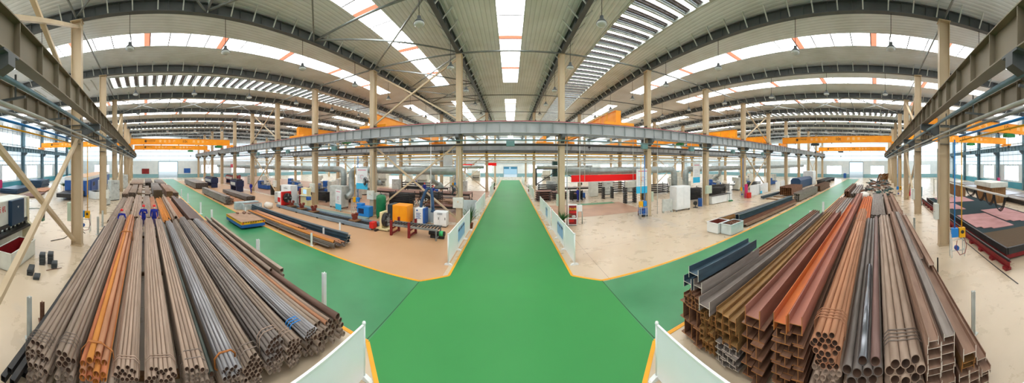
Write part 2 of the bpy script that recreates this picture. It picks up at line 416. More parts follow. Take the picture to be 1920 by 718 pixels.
def strip(xc, ya, yb, label):
    """translucent sheets, 1.41 m long, dark joints, tinted pieces by the lamps"""
    mb = MB(); h = half(xc); y = ya; k = 0
    while y < yb - .05:
        y1 = min(y + 1.41, yb)
        segs = [(y, y1 - .085, 0)]
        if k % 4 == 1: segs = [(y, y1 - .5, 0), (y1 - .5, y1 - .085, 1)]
        segs.append((y1 - .085, y1, 2))
        for a, b, m_ in segs:
            vs = [((xc - h) * skew(a), a, zs(a) + .02), ((xc + h) * skew(a), a, zs(a) + .02), ((xc + h) * skew(b), b, zs(b) + .02), ((xc - h) * skew(b), b, zs(b) + .02)]
            vs += [(x, y_, z + .03) for x, y_, z in vs]
            mb.add(vs, [(3, 2, 1, 0), (4, 5, 6, 7), (0, 1, 5, 4), (2, 3, 7, 6), (1, 2, 6, 5), (3, 0, 4, 7)], m_)
        y = y1; k += 1
    struct('skylight', mb, [M_SKY, M_SKYOR, M_JOINT], label, 'skylight', 'skylight strips in the roof')
for xc in BAYS:
    if xc in VENT: continue
    side = 'straight above the aisle' if xc == 0 else ('%s skylight strip to the %s of the aisle' % (['', 'first', 'second', 'third', 'fourth', 'fifth', 'sixth', 'seventh', 'eighth', 'ninth'][len([b for b in BAYS if b not in VENT and 0 < b * (1 if xc > 0 else -1) <= abs(xc)])], 'right' if xc > 0 else 'left'))
    strip(xc, YW - .2, 27.0, 'white roof skylight over the near slope, ' + side)
    strip(xc, 34.0, YE + .2, 'white roof skylight over the far slope, ' + side)
# ventilator slots: steel joists across, a bright sheet and a dark louvre in every gap
M_LOUV = mat('louvre_dark', '#7d7677', 0.5, 0.1, '#575254', 3)
for n_, xc in enumerate(VENT):
    h = 1.6; fr = MB(); pn = MB(); lv = MB()
    y = -19.0
    for sgn in (-1, 1):
        for ya, yb in zip(YSPL[1:], YSPL[2:]):
            fr.bar(((xc + sgn * h) * skew(ya), ya, zs(ya) + .1), ((xc + sgn * h) * skew(yb), yb, zs(yb) + .1), .16, .3)
    while y < 80:
        z = zs(y)
        fr.box((xc - h) * skew(y), (xc + h) * skew(y), y - .06, y + .06, z - .05, z + .12)
        x0, x1 = (xc - h) * skew(y) + .05, (xc + h) * skew(y) - .05
        pn.box(x0, x1, y + .1, y + .50, z + .10, z + .13)
        lv.box(x0, x1, y + .52, y + .94, z + .13, z + .16)
        lv.bar((x0, y + .72, z + .12), (x1, y + .72, z + .12), .04, .1)
        y += 1.02
    o = fr.build('roof_ventilator', M_LGREY)
    tag(o, 'slotted roof ventilator of steel joists, ' + {8: 'first to the right of the aisle', 40: 'second to the right of the aisle', 72: 'last to the right of the aisle', -24: 'first to the left of the aisle', -56: 'second to the left of the aisle'}[xc], 'roof ventilator', None, 'structure')
    pn.build('light_sheet', M_SKY, o); lv.build('louvre', M_LOUV, o)

# ---- end and side walls
M_WALLW = mat('wall_white_sheet', '#dfe9ec', 0.55, 0, '#cfdde2', 0.8, (1, 1, 1), 0.4)
M_DADO = mat('wall_teal_dado', '#4a9db0', 0.55, 0, '#3f8ea2', 0.7, (1, 1, 1), 0.4)
M_DADO2 = mat('wall_pale_dado', '#86b3bc', 0.55, 0, '#79a6b0', 0.7, (1, 1, 1), 0.4)
M_GIRT = mat('wall_girt_grey', '#8fa8b3', 0.5)
WT = 11.5
def wall(name, p, q, openings, label, zt=13.6):
    """wall from p to q (plan), openings = [(a0,a1,z0,z1)] along it; teal band below"""
    px, py = p; qx, qy = q; L = hypot(qx - px, qy - py); ux, uy = (qx - px) / L, (qy - py) / L
    nx, ny = -uy, ux
    mb = MB()
    def slab(a0, a1, z0, z1, mi, d0=0.0, d1=0.15):
        vs = [(px + ux * a + nx * d, py + uy * a + ny * d, z) for z in (z0, z1) for a, d in ((a0, d0), (a1, d0), (a1, d1), (a0, d1))]
        mb.add(vs, [(3, 2, 1, 0), (4, 5, 6, 7), (0, 1, 5, 4), (1, 2, 6, 5), (2, 3, 7, 6), (3, 0, 4, 7)], mi)
    xs = sorted({0.0, L, *[o[0] for o in openings], *[o[1] for o in openings]})
    for a, b in zip(xs, xs[1:]):
        mid = (a + b) / 2; ops = sorted([o for o in openings if o[0] <= mid <= o[1]], key=lambda o: o[2])
        z = 0.0
        for o in ops + [(0, 0, zt, zt)]:
            if o[2] > z + .001:
                if z < 1.2:
                    slab(a, b, z, min(1.2, o[2]), 1)
                    if o[2] > 1.2: slab(a, b, 1.2, o[2], 0)
                else: slab(a, b, z, o[2], 0)
            z = max(z, o[3])
    return struct(name, mb, [M_WALLW, M_DADO if name == 'wall_back' else M_DADO2], label, 'wall')
def window(name, p, u, a0, a1, z0, z1, nx_, nz_, pane, label, group, thick=.05):
    """frame with mullions and one pane sheet; p wall start, u direction"""
    fr = MB(); n = (-u[1], u[0])
    def P(a, z, d): return (p[0] + u[0] * a + n[0] * d, p[1] + u[1] * a + n[1] * d, z)
    for i in range(nx_ + 1):
        a = a0 + (a1 - a0) * i / nx_; fr.bar(P(a, z0, .05), P(a, z1, .05), thick, thick)
    for j in range(nz_ + 1):
        z = z0 + (z1 - z0) * j / nz_; fr.bar(P(a0, z, .05), P(a1, z, .05), thick, thick)
    o = struct(name, fr, M_GIRT, label, 'window', group)
    pn = MB(); vs = [P(a, z, d) for d in (.08, .11) for a, z in ((a0, z0), (a1, z0), (a1, z1), (a0, z1))]
    pn.add(vs, [(3, 2, 1, 0), (4, 5, 6, 7), (0, 1, 5, 4), (1, 2, 6, 5), (2, 3, 7, 6), (3, 0, 4, 7)])
    pn.build('pane', pane, o)
BX = [13.15 + 8.65 * k for k in range(9)]                       # column xs of the back row (left and right)
WX = sorted([-x * 1.09 for x in BX[:8]] + [x * 1.09 for x in BX[:8]] + [-4.7, 4.7])
# back wall (behind and beside the camera), seen at both edges of the picture
ops = []; base = XL + .0
nwin = 1
wl = [(a, b) for a, b in zip(WX, WX[1:]) if abs((a + b) / 2) > 8 and b < XL and a > -XL]
for a, b in wl:
    m_ = (a + b) / 2
    ops.append((XL - (m_ + 2.5), XL - (m_ - 2.5), 1.5, 4.3))
    ops.append((XL - (b - .5), XL - (a + .5), 8.6, 10.6))
wall('wall_back', (XL, YW), (-XL, YW), ops, 'white sheet wall with teal base behind the cutting tables', 12.6)
for i, (a, b, z0, z1) in enumerate(ops):
    hi = z0 > 5
    window('window_%d' % nwin, (XL, YW), (-1, 0), a, b, z0, z1, 8 if hi else 5, 1 if hi else 2, M_PANEUP if hi else M_PANE,
           'high strip window above the crane rail in the long teal based wall' if hi else 'wide grid window above the teal base of the long side wall',
           'high windows of the side wall' if hi else 'low windows of the side wall'); nwin += 1
# left end wall
opsL = [(29.4, 35.8, 0, 5.4), (8, 13, 1.6, 4.2), (16, 21, 1.6, 4.2), (44, 50, 1.5, 4.2), (55, 60, 1.5, 4.2), (66, 72, 1.5, 4.2), (80, 86, 1.5, 4.2), (92, 98, 1.5, 4.2)]
wall('wall_left', (-XL, YW), (-XL, YE), opsL,
     'white sheet wall with teal base closing the left end of the hall')
opsR = [(YE - y1, YE - y0, z0, z1) for y0, y1, z0, z1 in
        [(11.7, 16.6, 1.2, 3.9), (4.4, 9.0, 0, 5.2), (-2.5, 1.9, 1.2, 3.9), (-18, -12.5, 1.3, 4.2), (24, 30, 1.4, 4.2), (38, 44, 1.4, 4.2), (52, 58, 1.4, 4.2), (66, 72, 1.4, 4.2)]]
wall('wall_right', (XL, YE), (XL, YW), opsR, 'white sheet wall with teal base closing the right end of the hall')
def door(name, p, u, a0, a1, z1, label):
    n = (-u[1], u[0])
    def P(a, z, d): return (p[0] + u[0] * a + n[0] * d, p[1] + u[1] * a + n[1] * d, z)
    fr = MB(); fr.bar(P(a0, 0, .06), P(a0, z1, .06), .2, .2); fr.bar(P(a1, 0, .06), P(a1, z1, .06), .2, .2); fr.bar(P(a0, z1, .06), P(a1, z1, .06), .2, .25)
    o = struct(name, fr, M_GIRT, label, 'gate')
    return o
o = door('door_1', (-XL, YW), (0, 1), 29.4, 35.8, 5.4, 'tall sunlit gate in the left end wall')
a_ = [q for q in opsR if q[2] == 0][0]
o = door('door_2', (XL, YE), (0, -1), a_[0], a_[1], 5.2, 'tall sunlit gate in the right end wall')
for o_ in opsL:
    if o_[2] > 0: window('window_%d' % nwin, (-XL, YW), (0, 1), o_[0], o_[1], o_[2], o_[3], 4, 2, M_PANE, 'grid window in the left end wall', 'windows of the left end wall'); nwin += 1
for o_ in opsR:
    if o_[2] > 0: window('window_%d' % nwin, (XL, YE), (0, -1), o_[0], o_[1], o_[2], o_[3], 4, 2, M_PANE, 'grid window in the right end wall', 'windows of the right end wall'); nwin += 1
# far wall with the gate at the end of the aisle
opsF = [(XL - 2.4, XL + 2.4, 0, 3.6)] + [(XL + x - 2.6, XL + x + 2.6, 1.5, 4.2) for x in range(-72, 73, 9) if abs(x) > 5] + [(XL + x - 3.6, XL + x + 3.6, 7.6, 9.0) for x in range(-72, 73, 8)]
wall('wall_front', (-XL, YE), (XL, YE), opsF, 'white far wall with teal base behind the workshop', 13.2)
for o_ in opsF[1:]:
    hi = o_[2] > 5
    window('window_%d' % nwin, (-XL, YE), (1, 0), o_[0], o_[1], o_[2], o_[3], 6 if hi else 4, 1 if hi else 2, M_PANE,
           'high window strip under the roof of the far wall' if hi else 'grid window above the teal base of the far wall',
           'high windows of the far wall' if hi else 'low windows of the far wall'); nwin += 1
o = door('door_3', (-XL, YE), (1, 0), XL - 2.4, XL + 2.4, 3.6, 'open gate at the far end of the green aisle with a view outside')
# what lies outside that gate: a paved yard and a glass-fronted building
struct('ground_outside', MB().box(-XL - 60, XL + 60, YW - 60, YE + 60, -.6, -.26), mat('yard_concrete', '#dedfdc', 0.8, 0, '#cfd0cc', 1), 'sunlit pale yard outside the hall', 'ground')
bd = MB().box(-14, 14, YE + 26, YE + 36, -.26, 9)
ob = bd.build('office_building', mat('pale_blue_cladding', '#b9d3dc', 0.5)); tag(ob, 'pale blue building with dark glazing seen through the far gate', 'building')
gz = MB()
for i in range(6): gz.box(-13 + i * 4.4, -9.4 + i * 4.4, YE + 25.9, YE + 26.02, 2.2, 4.0); gz.box(-13 + i * 4.4, -9.4 + i * 4.4, YE + 25.9, YE + 26.02, 4.8, 6.6)
gz.build('glazing', mat('office_glass', '#3f7f97', 0.2), ob)
wd = bpy.data.worlds.new('sky'); SC.world = wd; wd.use_nodes = True
bg = wd.node_tree.nodes['Background']; bg.inputs['Color'].default_value = lin('#dcecf7'); bg.inputs['Strength'].default_value = 1.6
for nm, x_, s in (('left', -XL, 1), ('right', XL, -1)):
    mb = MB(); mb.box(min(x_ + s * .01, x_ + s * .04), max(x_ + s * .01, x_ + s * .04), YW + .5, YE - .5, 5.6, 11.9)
    struct('window_wall_%s' % nm, mb, M_WALLGLOW, 'added glow panels imitating window light high on the %s end wall' % nm, 'window')  # added panels; their own glow stands in for window light on the wall
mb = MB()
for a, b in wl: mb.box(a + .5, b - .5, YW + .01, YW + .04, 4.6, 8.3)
struct('window_wall_back', mb, M_WALLGLOW, 'added glow panels imitating daylight between the window bands of the long side wall', 'window')  # panels added for a bright wall; the daylight is emission built in
# girts (horizontal rails) and sheet seams on the end walls
for nm, xw, s in (('left', -XL, 1), ('right', XL, -1)):
    mb = MB()
    for z in (5.9, 7.2, 8.6, 10.0, 11.4): mb.box(min(xw, xw + s * .12), max(xw, xw + s * .12), YW, YE, z, z + .08)
    y = YW + 2
    while y < YE:
        mb.box(min(xw, xw + s * .05), max(xw, xw + s * .05), y, y + .06, 5.5, 12.6); y += 3.1
    struct('trim_wall_%s' % nm, mb, M_GIRT, 'thin grey rails and seams on the %s end wall' % nm, 'wall rails')
mb = MB()
for z in (5.2, 6.4, 7.6, 11.2): mb.box(-XL, XL, YW + .0, YW + .12, z, z + .1)
x = -XL
while x < XL: mb.box(x, x + .05, YW, YW + .06, 4.4, 12.2); x += 1.73
struct('trim_wall_back', mb, M_GIRT, 'thin grey rails and seams on the long side wall', 'wall rails')
mb = MB()
for z in (4.6, 5.8, 7.2, 9.4, 10.8): mb.box(-XL, XL, YE - .12, YE, z, z + .1)
struct('trim_wall_front', mb, M_GIRT, 'thin grey rails across the far wall', 'wall rails')
# ------------------------------------------------------------------ steel frame
def hcol(mb, z0, z1, w=.42, d=.62, t=.03, cap=True):
    """H column: flanges face +-y"""
    mb.box(-w / 2, w / 2, -d / 2, -d / 2 + t, z0, z1).box(-w / 2, w / 2, d / 2 - t, d / 2, z0, z1).box(-t / 2, t / 2, -d / 2 + t, d / 2 - t, z0, z1)
    if cap: mb.box(-w / 2 - .05, w / 2 + .05, -d / 2 - .05, d / 2 + .05, z1 - .04, z1).box(-w / 2 - .04, w / 2 + .04, -d / 2 - .04, d / 2 + .04, z0, z0 + .04)
def column(mb_z1, m, name, brackets, reach=.92):
    mb = MB(); hcol(mb, 0, mb_z1)
    me = mb.mesh(name, m)
    bk = MB()
    for s in brackets:                                   # corbel under the crane girder, on side s
        y0, y1 = sorted((s * .31, s * reach))
        bk.prism([(s * .31, 6.35), (s * reach, 6.75), (s * reach, 7.0), (s * .31, 7.0)] if s > 0 else [(s * reach, 6.75), (s * .31, 6.35), (s * .31, 7.0), (s * reach, 7.0)], 'x', -.13, .13)
        bk.box(-.28, .28, y0, y1, 6.98, 7.03)
    for z in (5.9, 6.6, 7.0, 8.2): bk.box(-.2, .2, -.28, .28, z, z + .03)
    return me, bk.mesh('bracket', M_DKGREY)
def put_col(me, bk, x, y, label, group=None):
    o = bpy.data.objects.new('column', me); COL.objects.link(o); o.location = (x, y, 0)
    b = bpy.data.objects.new('bracket', bk); COL.objects.link(b); b.parent = o
    tag(o, label, 'column', group, 'structure'); return o
ORD = ['nearest', 'second', 'third', 'fourth', 'fifth', 'sixth', 'seventh', 'eighth', 'ninth', 'tenth']
c_front = column(zr(YF) + .22, M_TAN, 'column', (-1, 1))
for s, side in ((-1, 'left'), (1, 'right')):
    for k, x in enumerate(FX):
        put_col(*c_front, s * x, YF, 'tan steel column, %s to the %s of the aisle in the row along the cutting line' % (ORD[k], side))
for y, nm in ((Y3, 'middle'), (Y4, 'far')):
    c_ = column(zr(y) + .22, M_TAN, 'column', (-1, 1))
    for s, side in ((-1, 'left'), (1, 'right')):
        for k, x in enumerate(FX):
            put_col(*c_, s * x, y, 'tan steel column, %s from the aisle in the %s workshop row, %s side' % (ORD[k], nm, side))
c_back = column(zr(YB) + .22, M_TAN, 'column', (-1, 1), 1.38)
for s, side in ((-1, 'left'), (1, 'right')):
    for k, x in enumerate([3.95] + BX[:8]):
        put_col(*c_back, s * x, YB, 'tan steel column, %s in the row behind the %s' % (ORD[k], 'pipe stacks' if s < 0 else 'beam stacks'))
c_wall = column(zr(YW) + .2, M_BLUEGREY, 'column', (1,))
for i, x in enumerate(WX):
    put_col(*c_wall, x, YW + .35, 'blue grey steel column against the long windowed wall', 'columns of the long windowed wall')

# crane girders (I section with stiffeners and rail), red safety line along the near one
M_REDLINE = mat('red_conductor', '#a8323c', 0.5)
def girder(name, y, x0, x1, m, label, step=1.0, rail=True, redline=0):
    mb = MB(); z0, z1 = 7.03, 7.87
    mb.ibeam(x0, x1, y, z0, z1 - z0, .36, .03, .02)
    x = x0 + .2
    while x < x1:
        mb.box(x, x + .02, y - .165, y + .165, z0 + .03, z1 - .03); x += step
    o = mb.build(name, m); tag(o, label, 'crane girder', None, 'structure')
    MB().box(x0, x1, y - .04, y + .04, z1, z1 + .09).build('rail', M_DKGREY, o)
    if redline: MB().box(x0, x1, y + redline * .15, y + redline * .18, z1 + .0, z1 + .05).build('conductor_line', M_REDLINE, o)
    return o
M_GIRD = mat('girder_grey', '#b0b5b6', 0.5, 0.05, '#9ca2a3', 0.7, (1, 1, 1), 0.5)
M_GIRDB = mat('girder_brown_grey', '#8d8371', 0.55, 0.1, '#6f6653', 0.5, (1, 1, 1), 0.5)
girder('crane_girder', YF - .72, -XL, XL, M_GIRD, 'long grey crane girder with red line, on the near side of the front column row', redline=-1)
girder('crane_girder', YF + .72, -XL, XL, M_GIRD, 'long grey crane girder on the far side of the front column row')
girder('crane_girder', YB + 1.18, -XL, XL, M_GIRDB, 'long brownish crane girder over the stacks, on the near side of the back row', 1.15)
girder('crane_girder', YB - 1.18, -XL, XL, M_GIRDB, 'long brownish crane girder on the window side of the back row', 1.15)
girder('crane_girder', YW + 1.1, -XL, XL, M_BLUEGREY, 'blue grey crane girder along the windowed wall', 1.15)
for y, n in ((Y3 - .72, 'near side of the middle'), (Y3 + .72, 'far side of the middle'), (Y4 - .72, 'near side of the far'), (Y4 + .72, 'far side of the far')):
    girder('crane_girder', y, -XL, XL, M_GIRD, 'grey crane girder on the %s workshop row' % n, 1.3)

# rafters: I section following the roof, fly braces up to the purlins
def rafter(x, label):
    mb = MB()
    ys = [YW, YB, YF, RIDGE, YE]
    for a, b in zip(ys, ys[1:]):
        p0, p1 = (fxy(x, a), a), (fxy(x, b), b)
        for off, w, h in ((.24, .3, .035), (.53, .02, .56), (.82, .3, .035)):
            mb.bar((*p0, zr(a) + off), (*p1, zr(b) + off), w, h)
    y = YW + .6
    while y < YE:
        if abs(y - YF) > .3:
            X = fxy(x, y)
            for s in (-1, 1): mb.bar((X + s * .14, y, zr(y) + .28), (X + s * .75, y, zs(y) - .03), .07, .06, 1)
            mb.box(X - .14, X + .14, y + .6, y + .62, zr(y) + .25, zr(y) + .81)
        y += 1.38
    return struct('roof_rafter', mb, [M_DKGREY, M_LGREY], label, 'rafter')
for s, side in ((-1, 'left'), (1, 'right')):
    for k, x in enumerate(FX): rafter(s * x, 'dark grey roof rafter with fly braces, %s to the %s of the aisle' % (ORD[k], side))
# struts between frames and bracing in the braced frames
ALLX = sorted([-x for x in FX] + FX)
def strut(a, b, r, m, name, label, cat, group=None):
    mb = MB(); mb.cyl(a, b, r, 8); return struct(name, mb, m, label, cat, group)
for y, nm in ((YW + .3, 'above the windowed wall'), (YB, 'over the back column row'), (YF, 'over the front column row'), (RIDGE, 'under the roof ridge'), (Y3, 'over the middle workshop row'), (Y4, 'over the far workshop row')):
    mb = MB(); mb.cyl((fxy(-76, y), y, zr(y) + .38), (fxy(76, y), y, zr(y) + .38), .07, 8)
    struct('roof_strut', mb, M_GREY, 'long grey tube strut tying the rafters %s' % nm, 'strut')
BRACED = [(-12, -4), (-36, -28), (-68, -60), (28, 36), (60, 68)]
for bi, (xa, xb) in enumerate(BRACED):
    nm = ['first frame left of the aisle', 'braced frame midway along the left half', 'last braced frame on the left', 'braced frame midway along the right half', 'last braced frame on the right'][bi]
    mb = MB()
    ysp = [YB, 3.5, 11, 18, 25.3, 32.5, Y3, 50, Y4]
    for a, b in zip(ysp, ysp[1:]):
        za, zb = zr(a) + .45, zr(b) + .45
        mb.bar((fxy(xa, a), a, za), (fxy(xb, b), b, zb), .09, .09); mb.bar((fxy(xb, a), a, za - .1), (fxy(xa, b), b, zb - .1), .09, .09)
        if a not in (YB, YF, Y3, Y4): mb.cyl((fxy(xa, a), a, za - .05), (fxy(xb, a), a, za - .05), .07, 8)
    struct('roof_bracing', mb, M_GREY, 'crossed grey roof bracing in the %s' % nm, 'bracing')
    for y, row in ((YF, 'front row'), (Y3, 'middle workshop row'), (Y4, 'far workshop row')):
        mb = MB(); w = .13
        for z0, z1 in ((.35, 6.3), (8.3, zr(y) - .1)):
            mb.bar((xa + .15, y - .12, z0), (xb - .15, y - .12, z1), w, w); mb.bar((xb - .15, y + .08, z0), (xa + .15, y + .08, z1), w, w)
        struct('column_bracing', mb, M_TAN, 'crossed tan bracing between %s columns in the %s' % (row, nm), 'bracing')
for sgn, (ia, ib) in ((-1, (-1, 0)), (-1, (2, 3)), (1, (1, 2)), (1, (5, 6)), (-1, (5, 6))):
    xa, xb = (3.95 if ia < 0 else BX[ia]), BX[ib]
    mb = MB()
    for z0, z1 in ((.3, 6.2), (8.3, zr(YB) - .2)):
        mb.bar((sgn * (xa + .2), YB + .1, z0), (sgn * (xb - .2), YB + .1, z1), .2, .16); mb.bar((sgn * (xb - .2), YB - .1, z0), (sgn * (xa + .2), YB - .1, z1), .2, .16)
    struct('column_bracing', mb, M_TAN, 'crossed tan channel bracing in the back row, %s' % {(-1, -1): 'beside the press and white bin', (-1, 2): 'past the grey control cabinet', (1, 1): 'past the blue cutting console', (1, 5): 'far along the right', (-1, 5): 'far along the left'}[(sgn, ia)], 'bracing')

# high bay lamps on rods under the rafters
lampk = thing('pendant_lamp', 'round grey high bay lamp hanging on a rod from a roof rafter', 'lamp', (0, 0, 0), 0, 'high bay lamps under the roof')
LL = 1.95
MB().cyl((0, 0, 0), (0, 0, -LL + .3), .018, 6).build('rod', M_BLACK, lampk)
sh = MB().lathe([(.05, .34), (.09, .33), (.1, .2), (.2, .1), (.27, 0), (.26, -.01), (.19, .09), (.09, .18)], (0, 0, -LL), 20)
sh.build('shade', M_DKGREY, lampk)
gl = MB().lathe([(.25, -.005), (.25, -.06), (.16, -.12), (.0, -.13)], (0, 0, -LL), 20); gl.build('lens', mat('lamp_glass', '#cfd6d6', 0.15), lampk)
first = True
for x in ALLX:
    if abs(x) > 62: continue
    for k in range(-1, 11):
        y = -.8 + 5.4 * k
        if abs(y - YF) < .6 or abs(y - Y3) < .5: continue
        if y > 34 and abs(x) > 40: continue
        loc = (fxy(x, y), y, zr(y) + .22)
        if first: lampk.location = loc; first = False
        else: dup(lampk, loc)

# ------------------------------------------------------------------ bridge cranes
def crane(x, y0, y1, label, hoist_t, text=True, face=1, green=True):
    """box girder spanning y0..y1 on the crane girders; face = side that carries the lettering (+1: looks to +x)"""
    t = thing('bridge_crane', label, 'crane', (x, 0, 0))
    zb, zt = 8.42, 9.55
    g = MB().box(-.25, .25, y0 + .1, y1 - .1, zb + .03, zt - .03).box(-.32, .32, y0 + .1, y1 - .1, zb, zb + .03).box(-.32, .32, y0 + .1, y1 - .1, zt - .03, zt)
    g.build('girder', M_ORANGE, t)
    for y in (y0, y1):
        e = MB().cbox(-1.5, 1.5, y - .17, y + .17, 8.02, 8.46, .02); eb = e.build('end_carriage', M_ORANGE, t)
        for sx in (-1.1, 1.1): MB().cyl((sx, y - .07, 8.1), (sx, y + .07, 8.1), .14, 14).build('wheel', M_BLACK, eb)
    yh = y0 + (y1 - y0) * hoist_t
    h = MB().cbox(-.45, .45, yh - .55, yh + .55, 7.95, 8.36, .04).cyl((-.2, yh - .75, 8.15), (-.2, yh + .75, 8.15), .2, 14); hb = h.build('hoist', mat('hoist_green', '#17803a', 0.45) if green else mat('hoist_dark', '#23363a', 0.45), t)
    r = MB().cyl((0, yh, 7.95), (0, yh, 6.9), .02, 6).cbox(-.12, .12, yh - .1, yh + .1, 6.62, 6.95, .02); r.tube([(0, yh, 6.62), (0, yh + .02, 6.5), (0, yh - .1, 6.42), (0, yh - .14, 6.52)], .03, 8); r.build('hook', M_BLACK, hb)
    MB().cbox(-.3, .3, y1 - 1.2, y1 - .5, zt, zt + .5, .02).build('control_box', M_LGREY, t)
    if text:
        xs = face * .256; rot = (pi / 2, 0, pi / 2 * face)
        L = y1 - y0; ys = (lambda q: y0 + L * q) if face > 0 else (lambda q: y1 - L * q)
        mk = MB().cyl((xs, ys(.15), 9.05), (xs + face * .008, ys(.15), 9.05), .24, 20).box(min(xs, xs + face * .012), max(xs, xs + face * .012), ys(.15) - .03, ys(.15) + .24, 9.02, 9.08, 1)
        mk.build('emblem', [mat('lettering_black', '#2a1c12', 0.6), M_ORANGE], t)
        bk = MATS['lettering_black']; wt = mat('lettering_pale', '#ffe0a8', 0.6)
        text_mesh('lettering', 'DONGQI', .4, bk, (xs, ys(.2), 9.12), rot, t)
        text_mesh('lettering', '10t', .75, bk, (xs, ys(.53), 9.02), rot, t)
        for q, ch in zip((.29, .335, .38, .425, .62, .665, .71, .755), '安全生产质量第一'):
            text_mesh('lettering', ch, .55, wt, (xs, ys(q), 9.02), rot, t)
        for q in (.13, .3, .47, .64): MB().cbox(-.08, .08, ys(q) - .08, ys(q) + .08, zb - .14, zb, .02).build('lamp', M_BLACK, t)
    return t
GA, GB = YB + 1.18, YF - .72
crane(-45, GA, GB, 'orange bridge crane over the pipe stacks, the nearer of two, green hoist', .88, face=1)
crane(-62, GA, GB, 'orange bridge crane over the pipe stacks, the farther of two, green hoist', .76, face=1)
crane(40.5, GA, GB, 'orange bridge crane over the beam stacks, the nearer of two, dark hoist', .68, face=-1, green=False)
crane(68, GA, GB, 'orange bridge crane over the beam stacks, the farther of two, dark hoist', .66, face=-1, green=False)
GC, GD = YF + .72, Y3 - .72
for x, lab, ht in ((-12.5, 'orange bridge crane over the workshop, nearest left of the aisle', .35), (-24.3, 'orange bridge crane over the workshop, second left of the aisle', .5), (9.4, 'orange bridge crane over the workshop, nearest right of the aisle', .4),
               (27.4, 'orange bridge crane over the workshop, second right of the aisle', .6), (36.8, 'orange bridge crane over the workshop, third right of the aisle', .3)):
    c = crane(x, GC, GD, lab, ht, False)
    tr = MB().box(-.9, -.5, GC + .4, GD - .4, 8.5, 8.54).box(-.92, -.88, GC + .4, GD - .4, 9.3, 9.36); 
    k = GC + .6
    while k < GD: tr.box(-.92, -.88, k, k + .05, 8.5, 9.36); k += 1.6
    tr.build('walkway', M_YELLOW, c)
GE, GF = YW + 1.1, YB - 1.18
crane(-50, GE, GF, 'orange bridge crane over the plate store by the windows', .4, True, 1)
crane(24, GE, GF, 'orange bridge crane over the cutting tables, the nearer of two', .45, True, -1)
crane(38, GE, GF, 'orange bridge crane over the cutting tables, the farther of two', .4, True, -1)
GG, GH = Y3 + .72, Y4 - .72
for x, lab in ((-30, 'orange bridge crane in the deep workshop bay, left of the aisle'), (6, 'orange bridge crane in the deep workshop bay, at the aisle'), (24, 'orange bridge crane in the deep workshop bay, right of the aisle')): crane(x, GG, GH, lab, .5, False)

# ------------------------------------------------------------------ pipes and cables along the rows
def run(name, y, z, r, x0, x1, m, label, cat='pipe run', n=8):
    mb = MB(); mb.cyl((x0, y, z), (x1, y, z), r, n); return tag(mb.build(name, m), label, cat)
M_CONDUIT = mat('green_grey_conduit', '#55736f', 0.5)
run('conduit', YF - 1.0, 6.5, .05, -70, 70, M_CONDUIT, 'green grey conduit running just below the front crane girder')
run('conductor_bar', YF - .42, 6.2, .05, -76, 76, M_BLACK, 'black conductor bar below the front crane girder', 'conductor bar')
run('conductor_bar', Y3 - .45, 6.6, .07, -76, 76, M_BLACK, 'black conductor bar along the middle workshop row', 'conductor bar')
run('gas_pipe', Y3 - .5, 5.9, .12, -76, 76, mat('pipe_tan_yellow', '#c9a558', .5), 'tan yellow gas pipe along the middle workshop row')
run('steam_pipe', Y3 - .62, 5.2, .11, -76, 76, M_LGREY, 'thick pale pipe low along the middle workshop row')
run('steam_pipe', Y3 - 1.15, 6.85, .13, -76, 76, M_DKGREY, 'dark grey pipe right under the middle row girder')
run('hanging_cable_tray', YF + 1.3, 6.35, .1, -70, 70, M_DKGREY, 'dark cable tray behind the front columns under the far girder')
run('steam_pipe', Y4 - .6, 5.0, .15, -76, 76, M_LGREY, 'thick pale pipe along the far workshop row')
run('water_pipe', Y4 - .6, 5.6, .1, -76, 76, mat('pipe_tan_yellow', '#c9a558', .5), 'tan pipe along the far workshop row')
run('conduit', Y3 - .9, 6.3, .06, -76, 76, M_LGREY, 'pale conduit along the middle workshop row')
run('gas_pipe', YF + .5, 5.55, .035, -70, 70, M_YELLOW, 'thin yellow gas pipe behind the front columns')
run('conduit', Y4 - .5, 6.1, .08, -76, 76, M_BLUEGREY, 'blue grey conduit along the far workshop row')
run('water_pipe', YB + .6, 6.3, .05, -76, 76, M_LGREY, 'pale service pipe under the back crane girder')
run('conduit', YB + .45, 6.15, .05, -76, 76, M_GREY, 'grey conduit hung under the back crane girder')
run('conductor_bar', YB + 1.02, 6.68, .07, -76, 76, M_BLUEGREY, 'blue grey conductor bar beside the back crane girder', 'conductor bar')
for s, nm in ((-1, 'left'), (1, 'right')):
    xs = sorted((s * 5.0, s * (15.7 if s < 0 else 11.6)))
    run('air_pipe', YB - .42, 6.22, .05, xs[0], xs[1], M_BRIGHTBLUE, 'bright blue air pipe under the back girder on the %s' % nm)
    run('gas_pipe', YB - .45, 6.0, .035, xs[0], xs[1], M_YELLOW, 'yellow gas pipe below the blue air pipe on the %s' % nm)
mb = MB()
for x in range(-74, 75, 3):
    mb.box(x - .03, x + .03, YB + .35, YB + 1.1, 6.40, 6.46).box(x - .02, x + .02, YB + .8, YB + .84, 6.46, 7.03)
tag(mb.build('pipe_hangers', M_DKGREY), 'dark steel hangers carrying the pipes under the back crane girder', 'pipe hanger', None, 'stuff')
jb = thing('junction_box', 'teal grey junction box hanging below the front crane girder', 'junction box', (0, 0, 0), 0, 'junction boxes below the front crane girder')
MB().cbox(-.3, .3, -.15, .15, -.32, .08, .02).build('box', M_TEALGREY, jb); MB().box(-.02, .02, -.02, .02, .08, .65).build('hanger', M_LGREY, jb)
for i, x in enumerate((0.0, -16, -24, -32, -40, 11, 16.7, 24, 32, 40)):
    if i == 0: jb.location = (x, YF - 1.0, 6.35)
    else: dup(jb, (x, YF - 1.0, 6.35))

